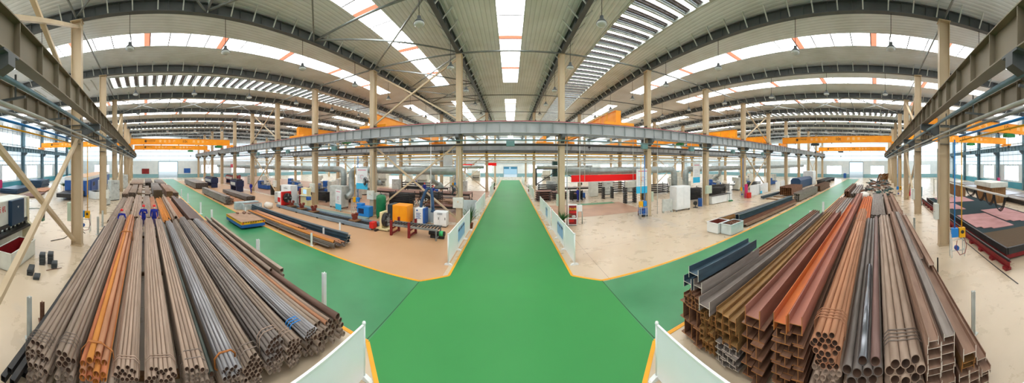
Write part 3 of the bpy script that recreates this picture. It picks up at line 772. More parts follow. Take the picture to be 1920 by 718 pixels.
# big galvanised duct behind the front row, bending down to the dust collectors
def arc(c, r, a0, a1, n=6): return [(c[0] + r * cos(a0 + (a1 - a0) * i / n), c[1], c[2] + r * sin(a0 + (a1 - a0) * i / n)) for i in range(n + 1)]
def duct(name, pts, r, label):
    me_ = MB().tube(pts, r, 18); fl = me_
    for a, b in zip(pts, pts[1:]):
        a_, b_ = Vector(a), Vector(b); L = (b_ - a_).length; k = 2.2
        while k < L: q = a_ + (b_ - a_) * (k / L); d = (b_ - a_).normalized(); fl.cyl(q - d * .02, q + d * .02, r * 1.06, 18); k += 2.6
        if L > 1.0 and abs(a_.z - b_.z) > .8:
            k = .12
            while k < L: q = a_ + (b_ - a_) * (k / L); d = (b_ - a_).normalized(); fl.cyl(q - d * .02, q + d * .02, r * 1.05, 18); k += .17
    o = me_.build(name, M_GALV); tag(o, label, 'duct')
    return o
DY, DZ, DR = 19.6, 4.12, .34
duct('ventilation_duct', [(-4.6, DY, DZ), (-15.25, DY, DZ)] + arc((-15.25, DY, DZ - .6), .6, pi / 2, pi, 5)[1:] + [(-15.85, DY, 1.9), (-15.85, DY - .3, 1.45), (-15.8, DY - .9, 1.25)], DR, 'galvanised round duct bending down beside the left dust collector')
duct('ventilation_duct', [(-60, DY, DZ), (-17.6, DY, DZ)] + arc((-17.6, DY, DZ - .6), .6, pi / 2, 0, 5)[1:] + [(-17.0, DY, 2.35)], DR, 'galvanised round duct from the left end down into the left dust collector')
duct('ventilation_duct', [(4.7, DY, DZ), (16.0, DY, DZ)] + arc((16.0, DY, DZ - .6), .6, pi / 2, 0, 5)[1:] + [(16.6, DY, 2.35)], DR, 'galvanised round duct above the red banner, down into the right dust collector')
duct('ventilation_duct', [(60, DY, DZ), (18.9, DY, DZ)] + arc((18.9, DY, DZ - .6), .6, pi / 2, pi, 5)[1:] + [(18.3, DY, 1.4)], DR, 'galvanised round duct from the right end bending down beside the right dust collector')
duct('ventilation_duct', [(5.0, Y3 + 4.5, 4.1), (16, Y3 + 4.5, 4.1)], .32, 'pale round duct deep in the workshop right of the aisle')
duct('ventilation_duct', [(-24, Y3 + 4.5, 4.1), (-5, Y3 + 4.5, 4.1)], .32, 'pale round duct deep in the workshop left of the aisle')
# ------------------------------------------------------------------ steel stock: pipes and beams stacked on timber bearers
MESHES = {}; YK = 1.0
def stock(name, key, make, mats, loc, rz, label, cat, group):
    if key not in MESHES: MESHES[key] = make().mesh(name, mats)
    o = bpy.data.objects.new(name, MESHES[key]); COL.objects.link(o)
    o.location = loc; o.rotation_euler = (0, 0, rz)
    return tag(o, label, cat, group)
def pipe_obj(x0, y, z, r, L, m, label, group, sgn, bore=None, name='steel_pipe'):
    bore = bore or M_PIPEIN
    n = 18 if r > .05 else 14
    return stock(name, (name, r, L, m.name, bore.name), lambda: MB().pipe((0, 0, 0), (L, 0, 0), r, r * .86, n, 0, 1), [m, bore], (x0, y, z), 0 if sgn > 0 else pi, label, 'pipe', group)
def stuff_pipes(rows, m, label):
    """lower courses of which only a few ends show: one object"""
    mb = MB()
    for x0, x1, y, z, r in rows: mb.pipe((x0, y, z), (x1, y, z), r, r * .86, 10)
    return tag(mb.build('stacked_pipes', m), label, 'pipe stack', None, 'stuff')
def bundle(sgn, x0, yc, zb, r, rows, m, label, L=12.0, jit=.05, low=0, group=None, bore=None, align=0, lowlist=None):
    """rows = pipes per course, bottom up, packed in hexagons; the first `low` courses go to lowlist"""
    group = group or label.replace('steel pipe ', 'steel pipes ') + ', set'
    d = 2 * r + .003; top = zb; yc *= YK
    for k, n in enumerate(rows):
        z = zb + r + k * d * .868
        off = (.5 * d if (k % 2 and n == max(rows)) else 0)
        for i in range(n):
            y = yc + (i - (n - 1) / 2) * d + off
            x = x0 + sgn * random.uniform(-jit, jit)
            if k < low: lowlist.append((x, x + sgn * L, y, z, r))
            else: pipe_obj(x, y, z, r, L, random.choice(m) if isinstance(m, list) else m, label, group, sgn, bore)
        top = z + r
    return top
def tie(x, y0, y1, z0, z1, m, label, turns=2, gap=.07, r=.007, cham=.1, name='tie_wire', lean=.0):
    mb = MB(); dy_ = (y0 + y1) / 2 * (YK - 1); y0 += dy_; y1 += dy_
    for k in range(turns):
        X = x + k * gap
        c = min(cham, (y1 - y0) * .3)
        pts = [(X, y0, z0 + c), (X + lean, y0, z1 - c), (X + lean, y0 + c, z1), (X + lean, y1 - c, z1), (X + lean, y1, z1 - c), (X, y1, z0 + c), (X, y1 - c, z0), (X, y0 + c, z0)]
        mb.tube(pts, r, 6, closed=True)
    o = mb.build(name, m); return tag(o, label, 'wire tie', 'wire ties round the bundles')
def beam_obj(x0, L, y, z, h, b, m, label, group, sgn=1, lying=True, tf=None):
    tf = tf or max(.012, min(h, b) * .06)
    return stock('steel_beam', ('beam', h, b, L, m.name, lying, tf), lambda: MB().ibeam(0, L, 0, 0, h, b, tf, tf * .8, lying=lying, cap=1), [m, M_CUTW if m in (M_TANST, M_GREYST, M_BLUEST) else M_CUTO], (x0, y, z), 0 if sgn > 0 else pi, label, 'steel beam', group)
def bearers(sgn, xs, y0, y1, where):
    for i, x in enumerate(xs):
        o = MB().cbox(-.07, .07, y0, y1, 0, .12, .012).build('timber_bearer', M_WOOD); o.location = (sgn * x, 0, 0)
        tag(o, 'squared timber bearer under the %s, %s' % (where, ['near their ends', 'under their middle', 'towards their far ends'][i]), 'bearer')

# ================= left stack, near row: ends at x = -4.1, running to -16
S = -1; X0 = -4.32; ZB = .125; YK = 1.04
bearers(-1, (5.2, 10, 15), -2.95, 5.0, 'near pipe stack')
lowp = []
# black square tubes along the left edge
for i, (dx, y, z) in enumerate(((.22, -2.84, ZB), (.0, -2.69, ZB), (.1, -2.75, ZB + .13), (-.1, -2.52, ZB), (.3, -2.56, ZB + .13))):
    def mk():
        a = .06; t = .008; mb = MB(); mb.prism([(-a, 0), (a, 0), (a, 2 * a), (-a, 2 * a)], 'x', 0, 12.0); 
        mb = MB()
        mb.box(0, 12, -a, a, 0, t).box(0, 12, -a, a, 2 * a - t, 2 * a).box(0, 12, -a, -a + t, t, 2 * a - t).box(0, 12, a - t, a, t, 2 * a - t); return mb
    stock('square_tube', 'sqt', mk, M_BLACK, (X0 + dx, y, z), pi, 'black square steel tube along the outer edge of the pipe stack', 'square tube', 'black square tubes at the outer edge of the pipe stack')
tA = bundle(S, X0, -2.1, ZB, .055, [4, 5, 4, 5, 4, 5, 4, 5, 3], M_PIPE, 'grey brown steel pipe in the bundle beside the black square tubes', low=5, lowlist=lowp, jit=.12)
tie(X0 - .42, -2.4, -1.82, .5, tA + .012, M_WIRE, 'pale wire tie round the bundle beside the black square tubes', 4, .09)
tB = bundle(S, X0 + .02, -1.5, ZB, .058, [3, 3, 3, 3, 3, 3, 3, 3, 3, 2], M_PIPE, 'grey brown steel pipe in the narrow bundle beside the orange pipes', low=6, lowlist=lowp, jit=.08)
tie(X0 - .4, -1.69, -1.27, .5, tB + .012, MATS['lettering_black'] if False else M_WIRE, 'blue grey wire tie round the narrow bundle beside the orange pipes', 4, .09)
gO = 'orange rusted steel pipe in the strapped orange bundle'
tO = bundle(S, X0 + .08, -.9, ZB, .062, [4, 5, 4, 5, 4, 5, 4, 4, 4, 2], [M_PIPEORV, M_PIPEORV, M_PIPEORV, M_PIPEOR2, M_PIPEOR], gO, low=6, lowlist=lowp, jit=.12, bore=M_BOREOR)
pipe_obj(X0 + .05, -.66, tO + .02, .066, 12, M_PIPEOR2, 'ochre rusted steel pipe topmost in the orange bundle', None, S, M_BOREOR) if False else None
bo = MB(); pts = [(X0 - .3, -1.28, .6), (X0 - .22, -1.26, tO - .2), (X0 - .2, -1.09, tO + .02), (X0 - .2, -.84, tO + .02), (X0 - .3, -.63, tO - .2), (X0 - .36, -.59, .7), (X0 - .36, -.59, .45)]
for a, b in zip(pts, pts[1:]): bo.bar(a, b, .05, .008)
tag(bo.build('steel_strap', M_BAND), 'rust orange flat strap slung over the orange pipe bundle near its ends', 'strap')
tie(X0 - 7.8, -1.22, -.58, .5, tO + .02, M_BAND, 'thick rust brown binding round the far part of the orange bundle', 3, .05, .018)
t5 = bundle(S, X0 - .05, -.35, ZB, .042, [5, 5, 5, 5, 5, 5, 5, 5, 6, 5, 4], M_PIPETAN, 'thin taupe steel pipe in the bundle beside the orange pipes', low=8, lowlist=lowp, jit=.05)
tie(X0 - .3, -.6, -.08, .5, t5 + .01, M_PIPETAN, 'pipe coloured wire tie round the thin taupe bundle', 2, .06, .009)
t6 = bundle(S, X0, .3, ZB, .043, [6, 6, 6, 6, 6, 6, 6, 6, 7, 6, 5], M_PIPETAN, 'thin pale taupe steel pipe in the dotted bundle under the second worker', low=8, lowlist=lowp, jit=.06)
tie(X0 - .3, -.0, .6, .5, t6 + .01, M_PIPETAN, 'pipe coloured wire tie round the dotted taupe bundle', 2, .05, .009)
t7 = bundle(S, X0 - .04, .92, ZB, .047, [4, 5, 4, 5, 4, 5, 4, 5, 4], M_PIPETAN, 'taupe steel pipe in the bundle with a double tie by the dark green pipe', low=8, lowlist=lowp, jit=.05)
tie(X0 - .45, .68, 1.18, .45, t7 + .01, M_WIRE, 'double grey wire tie by the dark green pipe', 2, .2, .009)
pipe_obj(X0 - .15, 1.33, .58, .06, 12, mat('pipe_dark_green', '#47514a', 0.4, 0.3, '#3a403b', 2), 'single dark green steel pipe sunk between two taupe bundles', None, S)
lowp += [(X0 - .2, X0 - 12, 1.33, ZB + .06 + .118 * k, .055) for k in range(4)]
t8 = bundle(S, X0 + .0, 1.62, ZB, .045, [4, 5, 4, 5, 4, 5, 4, 3], M_PIPEBR, 'bright grey steel pipe with orange end in the bundle with a copper strap', low=5, lowlist=lowp, jit=.05)
tie(X0 - .35, 1.39, 1.85, .4, t8 + .01, M_BAND, 'copper coloured strap round the bright grey bundle', 1, .06, .02)
t9 = bundle(S, X0 + .03, 2.1, ZB + .05, .046, [3, 4, 5, 4, 5, 4, 3, 2], M_PIPE, 'brown grey steel pipe in the hexagonal bundle beside the bright grey one', low=2, lowlist=lowp, jit=.04)
tie(X0 - .3, 1.86, 2.34, .2, t9 + .01, M_WIRE, 'crossed grey wire tie on the hexagonal bundle beside the bright grey one', 2, .16, .009)
t11 = bundle(S, X0 + .05, 2.58, ZB + .12, .048, [3, 4, 5, 4, 5, 4, 5, 4, 3], M_PIPEDK, 'dark grey steel pipe in the tallest hexagonal bundle of the pipe stack', low=3, lowlist=lowp, jit=.04)
tie(X0 - .3, 2.33, 2.83, .25, t11 + .01, M_PIPETAN, 'wide brown wire tie round the tallest hexagonal bundle', 2, .1, .011)
t12 = bundle(S, X0 + .06, 3.05, ZB + .08, .046, [3, 4, 4, 4, 4, 4, 3], M_PIPE, 'grey brown steel pipe in the bundle left of the blue taped one', low=2, lowlist=lowp, jit=.05)
tie(X0 - .3, 2.84, 3.26, .2, t12 + .01, M_PIPETAN, 'brown wire tie left of the blue taped bundle', 2, .1, .01)
# right hand block: thick rusty pipes below, mixed pipes on top
y0 = 3.36
tb = bundle(S, X0 + .1, 4.02, ZB, .062, [10, 9, 10, 9, 8], M_RUST if False else M_PIPE, 'rusty steel pipe in the loose block at the right edge of the pipe stack', jit=.12, L=12, low=2, lowlist=lowp)
t13 = bundle(S, X0 + .15, 3.47, tb + .004, .034, [5, 5, 4], M_PIPEBR, 'thin bright steel pipe in the small bundle with blue tape', jit=.03)
mb = MB()
for k in range(3): mb.tube([(X0 - .25 - k * .09, 3.3, tb + .02), (X0 - .25 - k * .09, 3.3, t13 - .03), (X0 - .25 - k * .09, 3.36, t13 + .008), (X0 - .25 - k * .09, 3.58, t13 + .008), (X0 - .25 - k * .09, 3.66, t13 - .05), (X0 - .25 - k * .09, 3.66, tb + .02)], .012, 6)
tag(mb.build('wire_tie', [M_BRIGHTBLUE]), 'blue tape ties round the thin bright bundle', 'wire tie')
def lone(x, y, z, r, L, m, label): pipe_obj(x, y, z, r, L, random.choice(m) if isinstance(m, list) else m, label, None, S)
lone(X0 + .1, 3.72, tb + .072, .07, 12, mat('pipe_purple', '#6d5a60', 0.4, 0.35, '#564549', 2, (.5, 4, 4)), 'purplish steel pipe with a blue mark lying on the right part of the stack')
lone(X0 + .02, 3.88, tb + .068, .066, 12, M_PIPE, 'grey brown steel pipe on top beside the purplish one')
lone(X0 + .0, 4.02, tb + .062, .06, 11, M_PIPE, 'second grey brown steel pipe on top beside the purplish one')
lone(X0 + .12, 4.17, tb + .052, .05, 11.6, M_PIPEOR, 'orange rusted thin steel pipe on top near the right edge')
lone(X0 + .1, 4.28, tb + .052, .05, 11.6, M_PIPETAN, 'tan thin steel pipe on top near the right edge')
lone(X0 + .2, 4.5, tb + .09, .088, 12, mat('pipe_big_brown', '#74594c', 0.5, 0.2, '#5e463b', 2, (.5, 4, 4)), 'thick brown steel pipe on top of the right edge of the stack')
lone(X0 - 2.9, 4.36, tb + .24, .07, 9, M_PIPE, 'grey brown steel pipe ending midway on top of the stack')
lone(X0 + .5, 3.12, ZB + .075, .075, 2.5, M_PIPETAN, 'single brown steel pipe sticking out low from under the stack') if False else None
def mk2():
    a = .075; t = .01; return MB().box(0, 9, -a, a, 0, t).box(0, 9, -a, a, 2 * a - t, 2 * a).box(0, 9, -a, -a + t, t, 2 * a - t).box(0, 9, a - t, a, t, 2 * a - t)
stock('square_tube', 'sqt2', mk2, M_PIPE, (-7.2, 4.82, .74), pi, 'brown square steel tube along the aisle edge of the pipe stack', 'square tube', None)
stuff_pipes([(-7.2 + .1, -16, 4.82, ZB + .06 + .12 * k, .058) for k in range(5)] + lowp, M_PIPE, 'grey brown steel pipes in the lower courses of the pipe stack')

YK = 1.0
# ================= left stack, second row: x = -17.6 .. -29.6
X1 = -17.7
bearers(-1, (18.6, 23.5, 28.5), -3.0, 4.7, 'second pipe stack')
low2 = []
bundle(S, X1 + .5, -2.5, ZB, .07, [4, 4, 4], M_PIPE, 'brown grey pipe at the left of the stack behind the first worker', low=2, lowlist=low2, jit=.3)
bundle(S, X1, -1.72, ZB, .08, [4, 4, 4], M_PIPETAN, 'tan pipe in the stack behind the first worker', low=2, lowlist=low2, jit=.3)
bundle(S, X1 + .15, -.75, ZB, .095, [4, 4, 4, 3], M_PIPETAN, 'thick tan pipe with black bore beside the second worker', low=3, lowlist=low2, jit=.15)
bundle(S, X1 - .5, .2, ZB, .07, [5, 5, 5, 5], M_PIPE, 'grey pipe in the stack behind the two workers', low=3, lowlist=low2, jit=.3)
bundle(S, X1 - .4, .95, ZB, .055, [5, 5, 5], M_PIPEOR, 'orange pipe in the loose orange layer behind the third worker', low=2, lowlist=low2, jit=.9)
bundle(S, X1 - .3, 1.75, ZB, .06, [6, 6], M_PIPEOR2, 'ochre pipe lying loose beside the thick tan pipe', low=1, lowlist=low2, jit=1.2)
pipe_obj(X1 - .1, 2.42, .62, .125, 11.5, M_PIPETAN, 'thick tan pipe with a wide black mouth on the second stack', None, S)
low2 += [(X1 - .2, X1 - 12, 2.28 + .13 * i, ZB + .065 + .12 * k, .06) for i in range(4) for k in range(3)]
bundle(S, X1 - .2, 2.95, ZB, .06, [4, 4, 4], M_PIPEOR, 'orange pipe between the thick tan pipe and the dark tube stack', low=2, lowlist=low2, jit=.6)
def mk3():
    a = .05; t = .007; return MB().box(0, 12, -a, a, 0, t).box(0, 12, -a, a, 2 * a - t, 2 * a).box(0, 12, -a, -a + t, t, 2 * a - t).box(0, 12, a - t, a, t, 2 * a - t)
for i in range(12):
    for k in range(3 if i > 3 else 6):
        stock('square_tube', 'sqt3', mk3, mat('tube_dark_brown', '#5b463d', 0.5, 0.25, '#44332d', 2, (.5, 4, 4), rand=.15), (X1 + .9 + random.uniform(-.06, .06), 3.38 + i * .104, ZB + k * .103 + (.31 if i > 3 else 0) * 0), pi,
              'dark brown square tube in the neat stack beside the green path', 'square tube', 'dark brown square tubes of the neat stack beside the green path')
stuff_pipes(low2, M_PIPETAN, 'tan and grey pipes in the lower courses behind the workers')
# third and further rows: far stock, only the outline of each bundle shows
far = MB()
def far_block(x0, L, y0, y1, z1, r, m, label, name='stacked_tubes', ybore=None):
    mb = MB(); d = 2 * r + .004; y = y0 + r; k = 0
    while y < y1:
        z = ZB + r; 
        while z < z1:
            mb.pipe((x0 + random.uniform(-.15, .15), y, z), (x0 - L if x0 < 0 else x0 + L, y, z), r, r * .82, 8, 0, 1); z += d
        y += d
    return tag(mb.build(name, [m, ybore or M_PIPEIN]), label, 'pipe stack', None, 'stuff')
bearers(-1, (31.8, 36.5, 41.5), -3.0, 4.7, 'third pipe stack')
far_block(-31, 12, -3, -2.2, .7, .06, M_PIPETAN, 'tan pipes in the left bundle of the third stack')
far_block(-31.4, 12, -2.1, -1.2, .85, .05, M_PIPE, 'grey pipes in the second bundle of the third stack')
far_block(-31.2, 12, -.9, -.4, .8, .05, M_PIPETAN, 'tan tubes with yellow ends in the narrow bundle of the third stack', ybore=mat('end_yellow', '#b89a2a', .6))
far_block(-31.6, 12, .1, .9, .6, .06, M_PIPE, 'grey pipes in the middle of the third stack')
far_block(-31.0, 12, 1.2, 2.5, 1.25, .06, M_GREYST, 'grey tubes with yellow ends in the tall bundle of the third stack', ybore=mat('end_yellow', '#b89a2a', .6))
far_block(-31.5, 12, 3.0, 3.9, .95, .06, M_TANST, 'brown tubes with yellow ends in the right bundle of the third stack', ybore=mat('end_yellow', '#b89a2a', .6))
far_block(-32, 12, 4.0, 4.7, .75, .06, M_PIPETAN, 'tan pipes at the green path in the third stack')
bearers(-1, (45.8, 50.5, 55.5), -3.0, 4.7, 'fourth pipe stack')
far_block(-45, 12, -2.8, -.2, .9, .09, M_PIPETAN, 'tan pipes in the left half of the fourth stack')
far_block(-45.5, 12, .2, 1.6, 1.1, .09, M_PIPEDK, 'dark pipes in the middle of the fourth stack')
far_block(-45, 12, 2.4, 4.2, .9, .09, M_GREYST, 'grey tubes at the green path in the fourth stack')

# ================= stock on the far side of the green path, left half
bearers(-1, (10.2, 14, 18), 9.1, 10.7, 'low stack across the green path')
XE = -8.9; lowx = []
bundle(S, XE, 9.36, ZB, .055, [4, 4, 3], M_PIPEDK, 'dark grey pipe in the low stack at the yellow line', low=1, lowlist=lowx, jit=.25, L=10.5)
pipe_obj(XE + .15, 9.25, ZB + .36, .055, 10.5, M_PIPEOR2, 'ochre pipe on top of the low stack at the yellow line', None, S)
pipe_obj(XE + .05, 9.4, ZB + .36, .055, 10.3, M_PIPEOR2, 'second ochre pipe on top of the low stack at the yellow line', None, S)
bundle(S, XE + .2, 9.9, ZB, .05, [5, 5, 4], M_PIPEOR, 'orange pipe in the low stack next to the blue black beams', low=2, lowlist=lowx, jit=.35, L=10.5)
bundle(S, XE - 3.2, 9.8, ZB + .31, .05, [4], M_PIPEOR, 'short reddish pipe lying loose on the orange pipes', jit=.5, L=6.5)
stuff_pipes(lowx, M_PIPEDK, 'dark pipes in the lower courses of the low stack at the yellow line')
for k in range(3):
    for j in range(2 - (k > 1)):
        beam_obj(XE + .1 + .06 * k, 12.2, 10.38 + j * .26, ZB + k * .2, .2, .24, M_BLUEST, 'blue black steel beam in the stack beside the pipe cutting line', 'blue black beams beside the pipe cutting line', S, lying=False)
bearers(-1, (25.6, 30, 34.6), 9.1, 11.0, 'grey tube stack across the green path')
far_block(-25, 11, 9.1, 9.75, .95, .06, M_GREYST, 'grey tubes in the long stack across the green path')
far_block(-25.1, 11, 9.85, 10.15, .8, .06, M_TANST, 'brown tubes beside the long grey stack across the green path')
far_block(-25.5, 9, 10.5, 11.6, .35, .08, M_PIPEOR, 'orange pipes lying low behind the grey stack')
bearers(-1, (27, 30, 33.6), 12.3, 13.8, 'dark tube stack before the worker')
far_block(-26.5, 9, 12.4, 13.6, .6, .06, M_PIPEDK, 'dark tubes in the flat stack before the walking worker')
bearers(-1, (42.6, 47, 51.6), 9.3, 12.2, 'far tube stack')
far_block(-42, 12, 9.4, 11.9, 1.1, .1, M_GREYST, 'grey tubes in the far stack across the green path')

# ================= right stacks: beam and pipe ends at x = 4.3
S = 1; X0 = 4.3
bearers(1, (5.0, 10, 15), -2.4, 4.85, 'near beam stack')
def beams(layers, m, label, L=12.0, jit=.08):
    """layers: (z, lying, h, b, [y...]) """
    g = label + ', set'
    for z, lying, h, b, ys in layers:
        for y in ys: beam_obj(X0 + random.uniform(-jit, jit), L + 0, y, z, h, b, m, label, g, 1, lying)
# A
beams([(ZB, False, .44, .26, (4.15, 4.42, 4.69)), (ZB + .443, False, .44, .26, (4.17, 4.44, 4.71))], M_RUST, 'big rust brown I beam in the lowest courses at the aisle corner')
zA = ZB + .885
beams([(zA + .145 * k, True, .15, .14, [4.12 + .155 * i for i in range(4 if k < 2 else 3)]) for k in range(3)], M_RUST, 'small rust brown H beam in the block under the blue black beams')
zA2 = zA + .437
for i, (x, y, z) in enumerate(((4.35, 4.2, zA2 + .0), (4.3, 4.53, zA2), (4.32, 4.32, zA2 + .30))):
    beam_obj(x, 3.0, y, z, .3 if i < 2 else .36, .3, M_BLUEST if i != 0 else M_GREYST, ['short grey H beam, lowest of the short ones at the aisle corner', 'short blue black H beam behind the grey one at the aisle corner', 'short blue black H beam topmost at the aisle corner'][i], None)
# B
beams([(ZB + .125 * k, True, .13, .12, (3.67, 3.81, 3.95)) for k in range(8)], M_RUSTY, 'small ochre H beam in the stack under the wide grey trough')
beam_obj(X0 - .1, 11.5, 3.83, ZB + 1.01, .36, .34, M_GREYST, 'wide grey H beam forming a trough beside the blue black beams', None)
# C
beams([(ZB, False, .15, .15, (2.98, 3.14, 3.3, 3.46)), (ZB + .153, False, .15, .15, (3.0, 3.16, 3.32, 3.48)), (ZB + .306, False, .15, .15, (2.98, 3.14, 3.3, 3.46))], M_GREYST, 'small grey brown I beam low under the ochre troughs')
beams([(ZB + .46 + .195 * k, True, .2, .19, (3.02, 3.23, 3.44)) for k in range(4)], M_RUSTY, 'ochre brown H beam in the block of three long troughs')
# D
beams([(ZB + .29 * k, False, .285, .27, (2.4, 2.69)) for k in range(4)], M_RUST, 'rust brown I beam under the red trough')
beam_obj(X0 + .02, 11.0, 2.55, ZB + 1.165, .38, .38, M_RUSTRED, 'wide red brown H beam forming the single red trough', None)
# E
beams([(ZB + .218 * k, False, .215, .22, (1.5 + .03 * (k % 2), 1.73 + .03 * (k % 2), 1.96 + .03 * (k % 2))) for k in range(6)], M_RUST, 'rust brown I beam in the stack under the two orange troughs')
beam_obj(X0 - .05, 13.5, 1.87, ZB + 1.312, .29, .36, M_RUSTOR, 'bright orange rusted H beam, left of the two orange troughs', None)
beam_obj(X0 + .02, 13.5, 1.57, ZB + 1.312, .29, .36, mat('beam_orange_blue', '#b4735c', 0.6, 0.05, '#9c6256', 1.6, (.6, 3, 3), 0.5, third='#c98048'), 'reddish orange rusted H beam, right of the two orange troughs', None)
# F
lowr = []
zf = bundle(1, X0, .95, ZB, .058, [4, 5, 4, 5], M_PIPEOR, 'orange rusted pipe', low=4, lowlist=lowr)
zf = bundle(1, X0 + .05, .95, zf + .004, .06, [3, 4, 5, 4, 3], M_PIPEOR, 'orange rusted steel pipe in the lower hexagonal bundle beside the orange troughs', low=3, lowlist=lowr, jit=.05)
zf2 = bundle(1, X0 - .05, .95, zf + .004, .06, [3, 4, 5, 4, 3], M_PIPEOR, 'orange rusted steel pipe in the upper hexagonal bundle beside the orange troughs', jit=.05)
tie(X0 + .35, .63, 1.27, zf + .05, zf2 + .012, M_PIPEOR, 'rust coloured wire ties round the upper orange hexagonal bundle', 4, .09, .01)
tie(X0 + 8.5, .63, 1.27, zf + .05, zf2 + .012, M_PIPEOR, 'rust coloured wire tie far along the upper orange bundle', 2, .09, .01)
# G
R = .095; D = .193
for z in (ZB + R, ZB + R + .168, ZB + R + .336): lowr += [(X0 + .1, X0 + 12, y, z, R) for y in (.55, .357, .164, -.03)]
zg = ZB + R + .336 + .168 + .05
G_ = 'thick grey brown steel pipe in the loose pile beside the orange bundles'
for (y, z) in ((.46, zg), (.267, zg), (.07, zg)): pipe_obj(X0 + random.uniform(-.05, .05), y, z, R, 11.8, M_PIPEDK, G_, G_ + ', set', 1)
for (y, z) in ((.55, zg + .168), (.357, zg + .168), (.164, zg + .168), (-.03, zg + .168)): pipe_obj(X0 + random.uniform(-.03, .03), y, z, R, 11.8, M_PIPEDK, G_, G_ + ', set', 1)
pipe_obj(X0 + .05, .26, zg + .336, R, 4.0, mat('pipe_polished', '#8c8f94', 0.25, 0.75, '#70737a', 2, (.4, 5, 5)), 'short bright polished pipe on top of the loose thick pipes', None, 1)
pipe_obj(X0 + .02, .02, zg + .356, R, 11.5, mat('pipe_mauve', '#83665f', 0.45, 0.3, '#6c534d', 2, (.5, 4, 4)), 'thick mauve brown pipe on top of the loose thick pipes', None, 1)
# H
for z in (ZB + R, ZB + R + .168, ZB + R + .336): lowr += [(X0 + .1, X0 + 12, y, z, R) for y in (-.25, -.443, -.636, -.829)]
Hh = 'thick taupe steel pipe in the bundle with pale wire ties'
for ys, k in (((-.345, -.538, -.731), 0), ((-.25, -.443, -.636, -.829), 1), ((-.345, -.538, -.731), 2)):
    for y in ys: pipe_obj(X0 + random.uniform(-.04, .04), y, zg - .0 + .168 * k, R, 12, M_PIPETAN, Hh, Hh + ', set', 1)
tie(X0 + .4, -.93, -.15, zg - .05, zg + .336 + R + .012, M_WIRE, 'pale wire ties round the thick taupe pipe bundle', 4, .1, .012)
stuff_pipes(lowr, M_PIPETAN, 'taupe and orange pipes in the lowest courses of the right hand stack')
# I
beams([(ZB + .178 * k, True, .27, .172, (-1.09, -1.37)) for k in range(7)], M_TANST, 'brown H beam with pale cut end beside the taupe pipe bundle')
beam_obj(X0 - .05, 11.8, -1.06, ZB + 1.248, .2, .17, M_TANST, 'reddish brown H beam topmost beside the taupe pipe bundle', None)
beam_obj(X0 + .0, 11.8, -1.39, ZB + 1.248, .22, .14, M_GREYST, 'grey brown H beam topmost, second from the taupe pipe bundle', None)
# J
beams([(ZB + .16 * k, True, .22, .155, (-1.72, -1.95, -2.18)) for k in range(3)], M_TANST, 'brown H beam in the low courses at the concrete side of the stack')
beams([(ZB + .485 + .145 * k, True, .28, .14, (-1.8,)) for k in range(2)], M_RUSTY, 'ochre H beam under the top trough at the concrete side')
beam_obj(X0 - .05, 7.0, -1.8, ZB + .78, .28, .26, M_TANST, 'brown H beam with orange end forming the trough at the concrete side', None)
beam_obj(X0 + .1, 11.8, -2.13, ZB + .485, .22, .16, M_TANST, 'outermost brown H beam at the concrete side', None)
beam_obj(X0 + 4.2, 8.0, -1.62, ZB + 1.06, .2, .14, M_TANST, 'shorter brown channel set back on top at the concrete side', None)
beam_obj(X0 + 3.6, 8.0, -1.9, ZB + 1.06, .2, .12, M_TANST, 'second shorter brown channel set back on top at the concrete side', None)

# second row on the right: x 17 .. 29
bearers(1, (18.2, 23, 28), -2.6, 4.7, 'second beam stack')
X0 = 17.2
beams([(ZB + .2 * k, True, .2, .19, [3.6 + .22 * i for i in range(5)]) for k in range(2)], M_TANST, 'tan brown H beam of the second stack beside the green path', jit=.6)
beams([(ZB + .2 * k, True, .24, .19, [2.7 + .26 * i for i in range(3)]) for k in range(4)], M_GREYST, 'grey brown beam in the tall pale topped block of the second stack', jit=.1, L=9)
beams([(ZB + .25 * k, True, .3, .24, [1.9 + .32 * i for i in range(2)]) for k in range(4)], M_RUSTRED, 'red brown beam in the second stack beyond the orange troughs', jit=.4)
beams([(ZB + .2 * k, True, .2, .19, [.6 + .22 * i for i in range(5)]) for k in range(3)], M_RUSTOR, 'orange beam in the second stack beyond the orange pipes', jit=.5)
far_block(17.3, 12, -.7, .4, 1.0, .06, M_GREYST, 'grey tubes in the second stack beyond the thick pipes')
beams([(ZB + .22 * k, True, .3, .21, (-1.0,)) for k in range(5)], M_TANST, 'tan beam in the narrow tall pile of the second stack', jit=.2)
beams([(ZB + .19 * k, True, .3, .18, (-1.6, -2.0)) for k in range(3)], M_TANST, 'tan beam at the concrete side of the second stack', jit=.8)
beam_obj(16.6, 12, -1.75, ZB + .8, .34, .3, M_TANST, 'long tan H beam topmost at the concrete side of the second stack', None)
# further right: rows of stock and a heap of offcuts
bearers(1, (32.6, 37, 41.6), 2.2, 4.7, 'third beam stack')
X0 = 31.5
beams([(ZB + .24 * k, True, .3, .23, (3.9, 4.25)) for k in range(4)], M_RUST, 'rust brown beam of the third stack beside the green path', jit=.4)
beams([(ZB + .24 * k, True, .3, .23, (2.6, 2.95, 3.3)) for k in range(3)], M_GREYST, 'grey beam of the third stack beside the green path', jit=.4)
rnd = random.Random(5); mb = MB()
for i in range(150):
    x = rnd.uniform(31, 52); y = rnd.uniform(-2.4, 2.0); z = rnd.uniform(.1, 1.1); a = rnd.uniform(0, pi); l = rnd.uniform(.3, 1.1); w = rnd.uniform(.1, .4)
    mb.bar((x - cos(a) * l / 2, y - sin(a) * l / 2, z), (x + cos(a) * l / 2, y + sin(a) * l / 2, z + rnd.uniform(-.1, .25)), w, rnd.uniform(.05, .3), rnd.randrange(4))
tag(mb.build('scrap_heap', [M_BLACK, M_RUST, M_GREYST, mat('scrap_teal', '#2f5555', 0.6)]), 'dark heap of steel offcuts and fittings at the far end of the beam stacks', 'scrap', None, 'stuff')
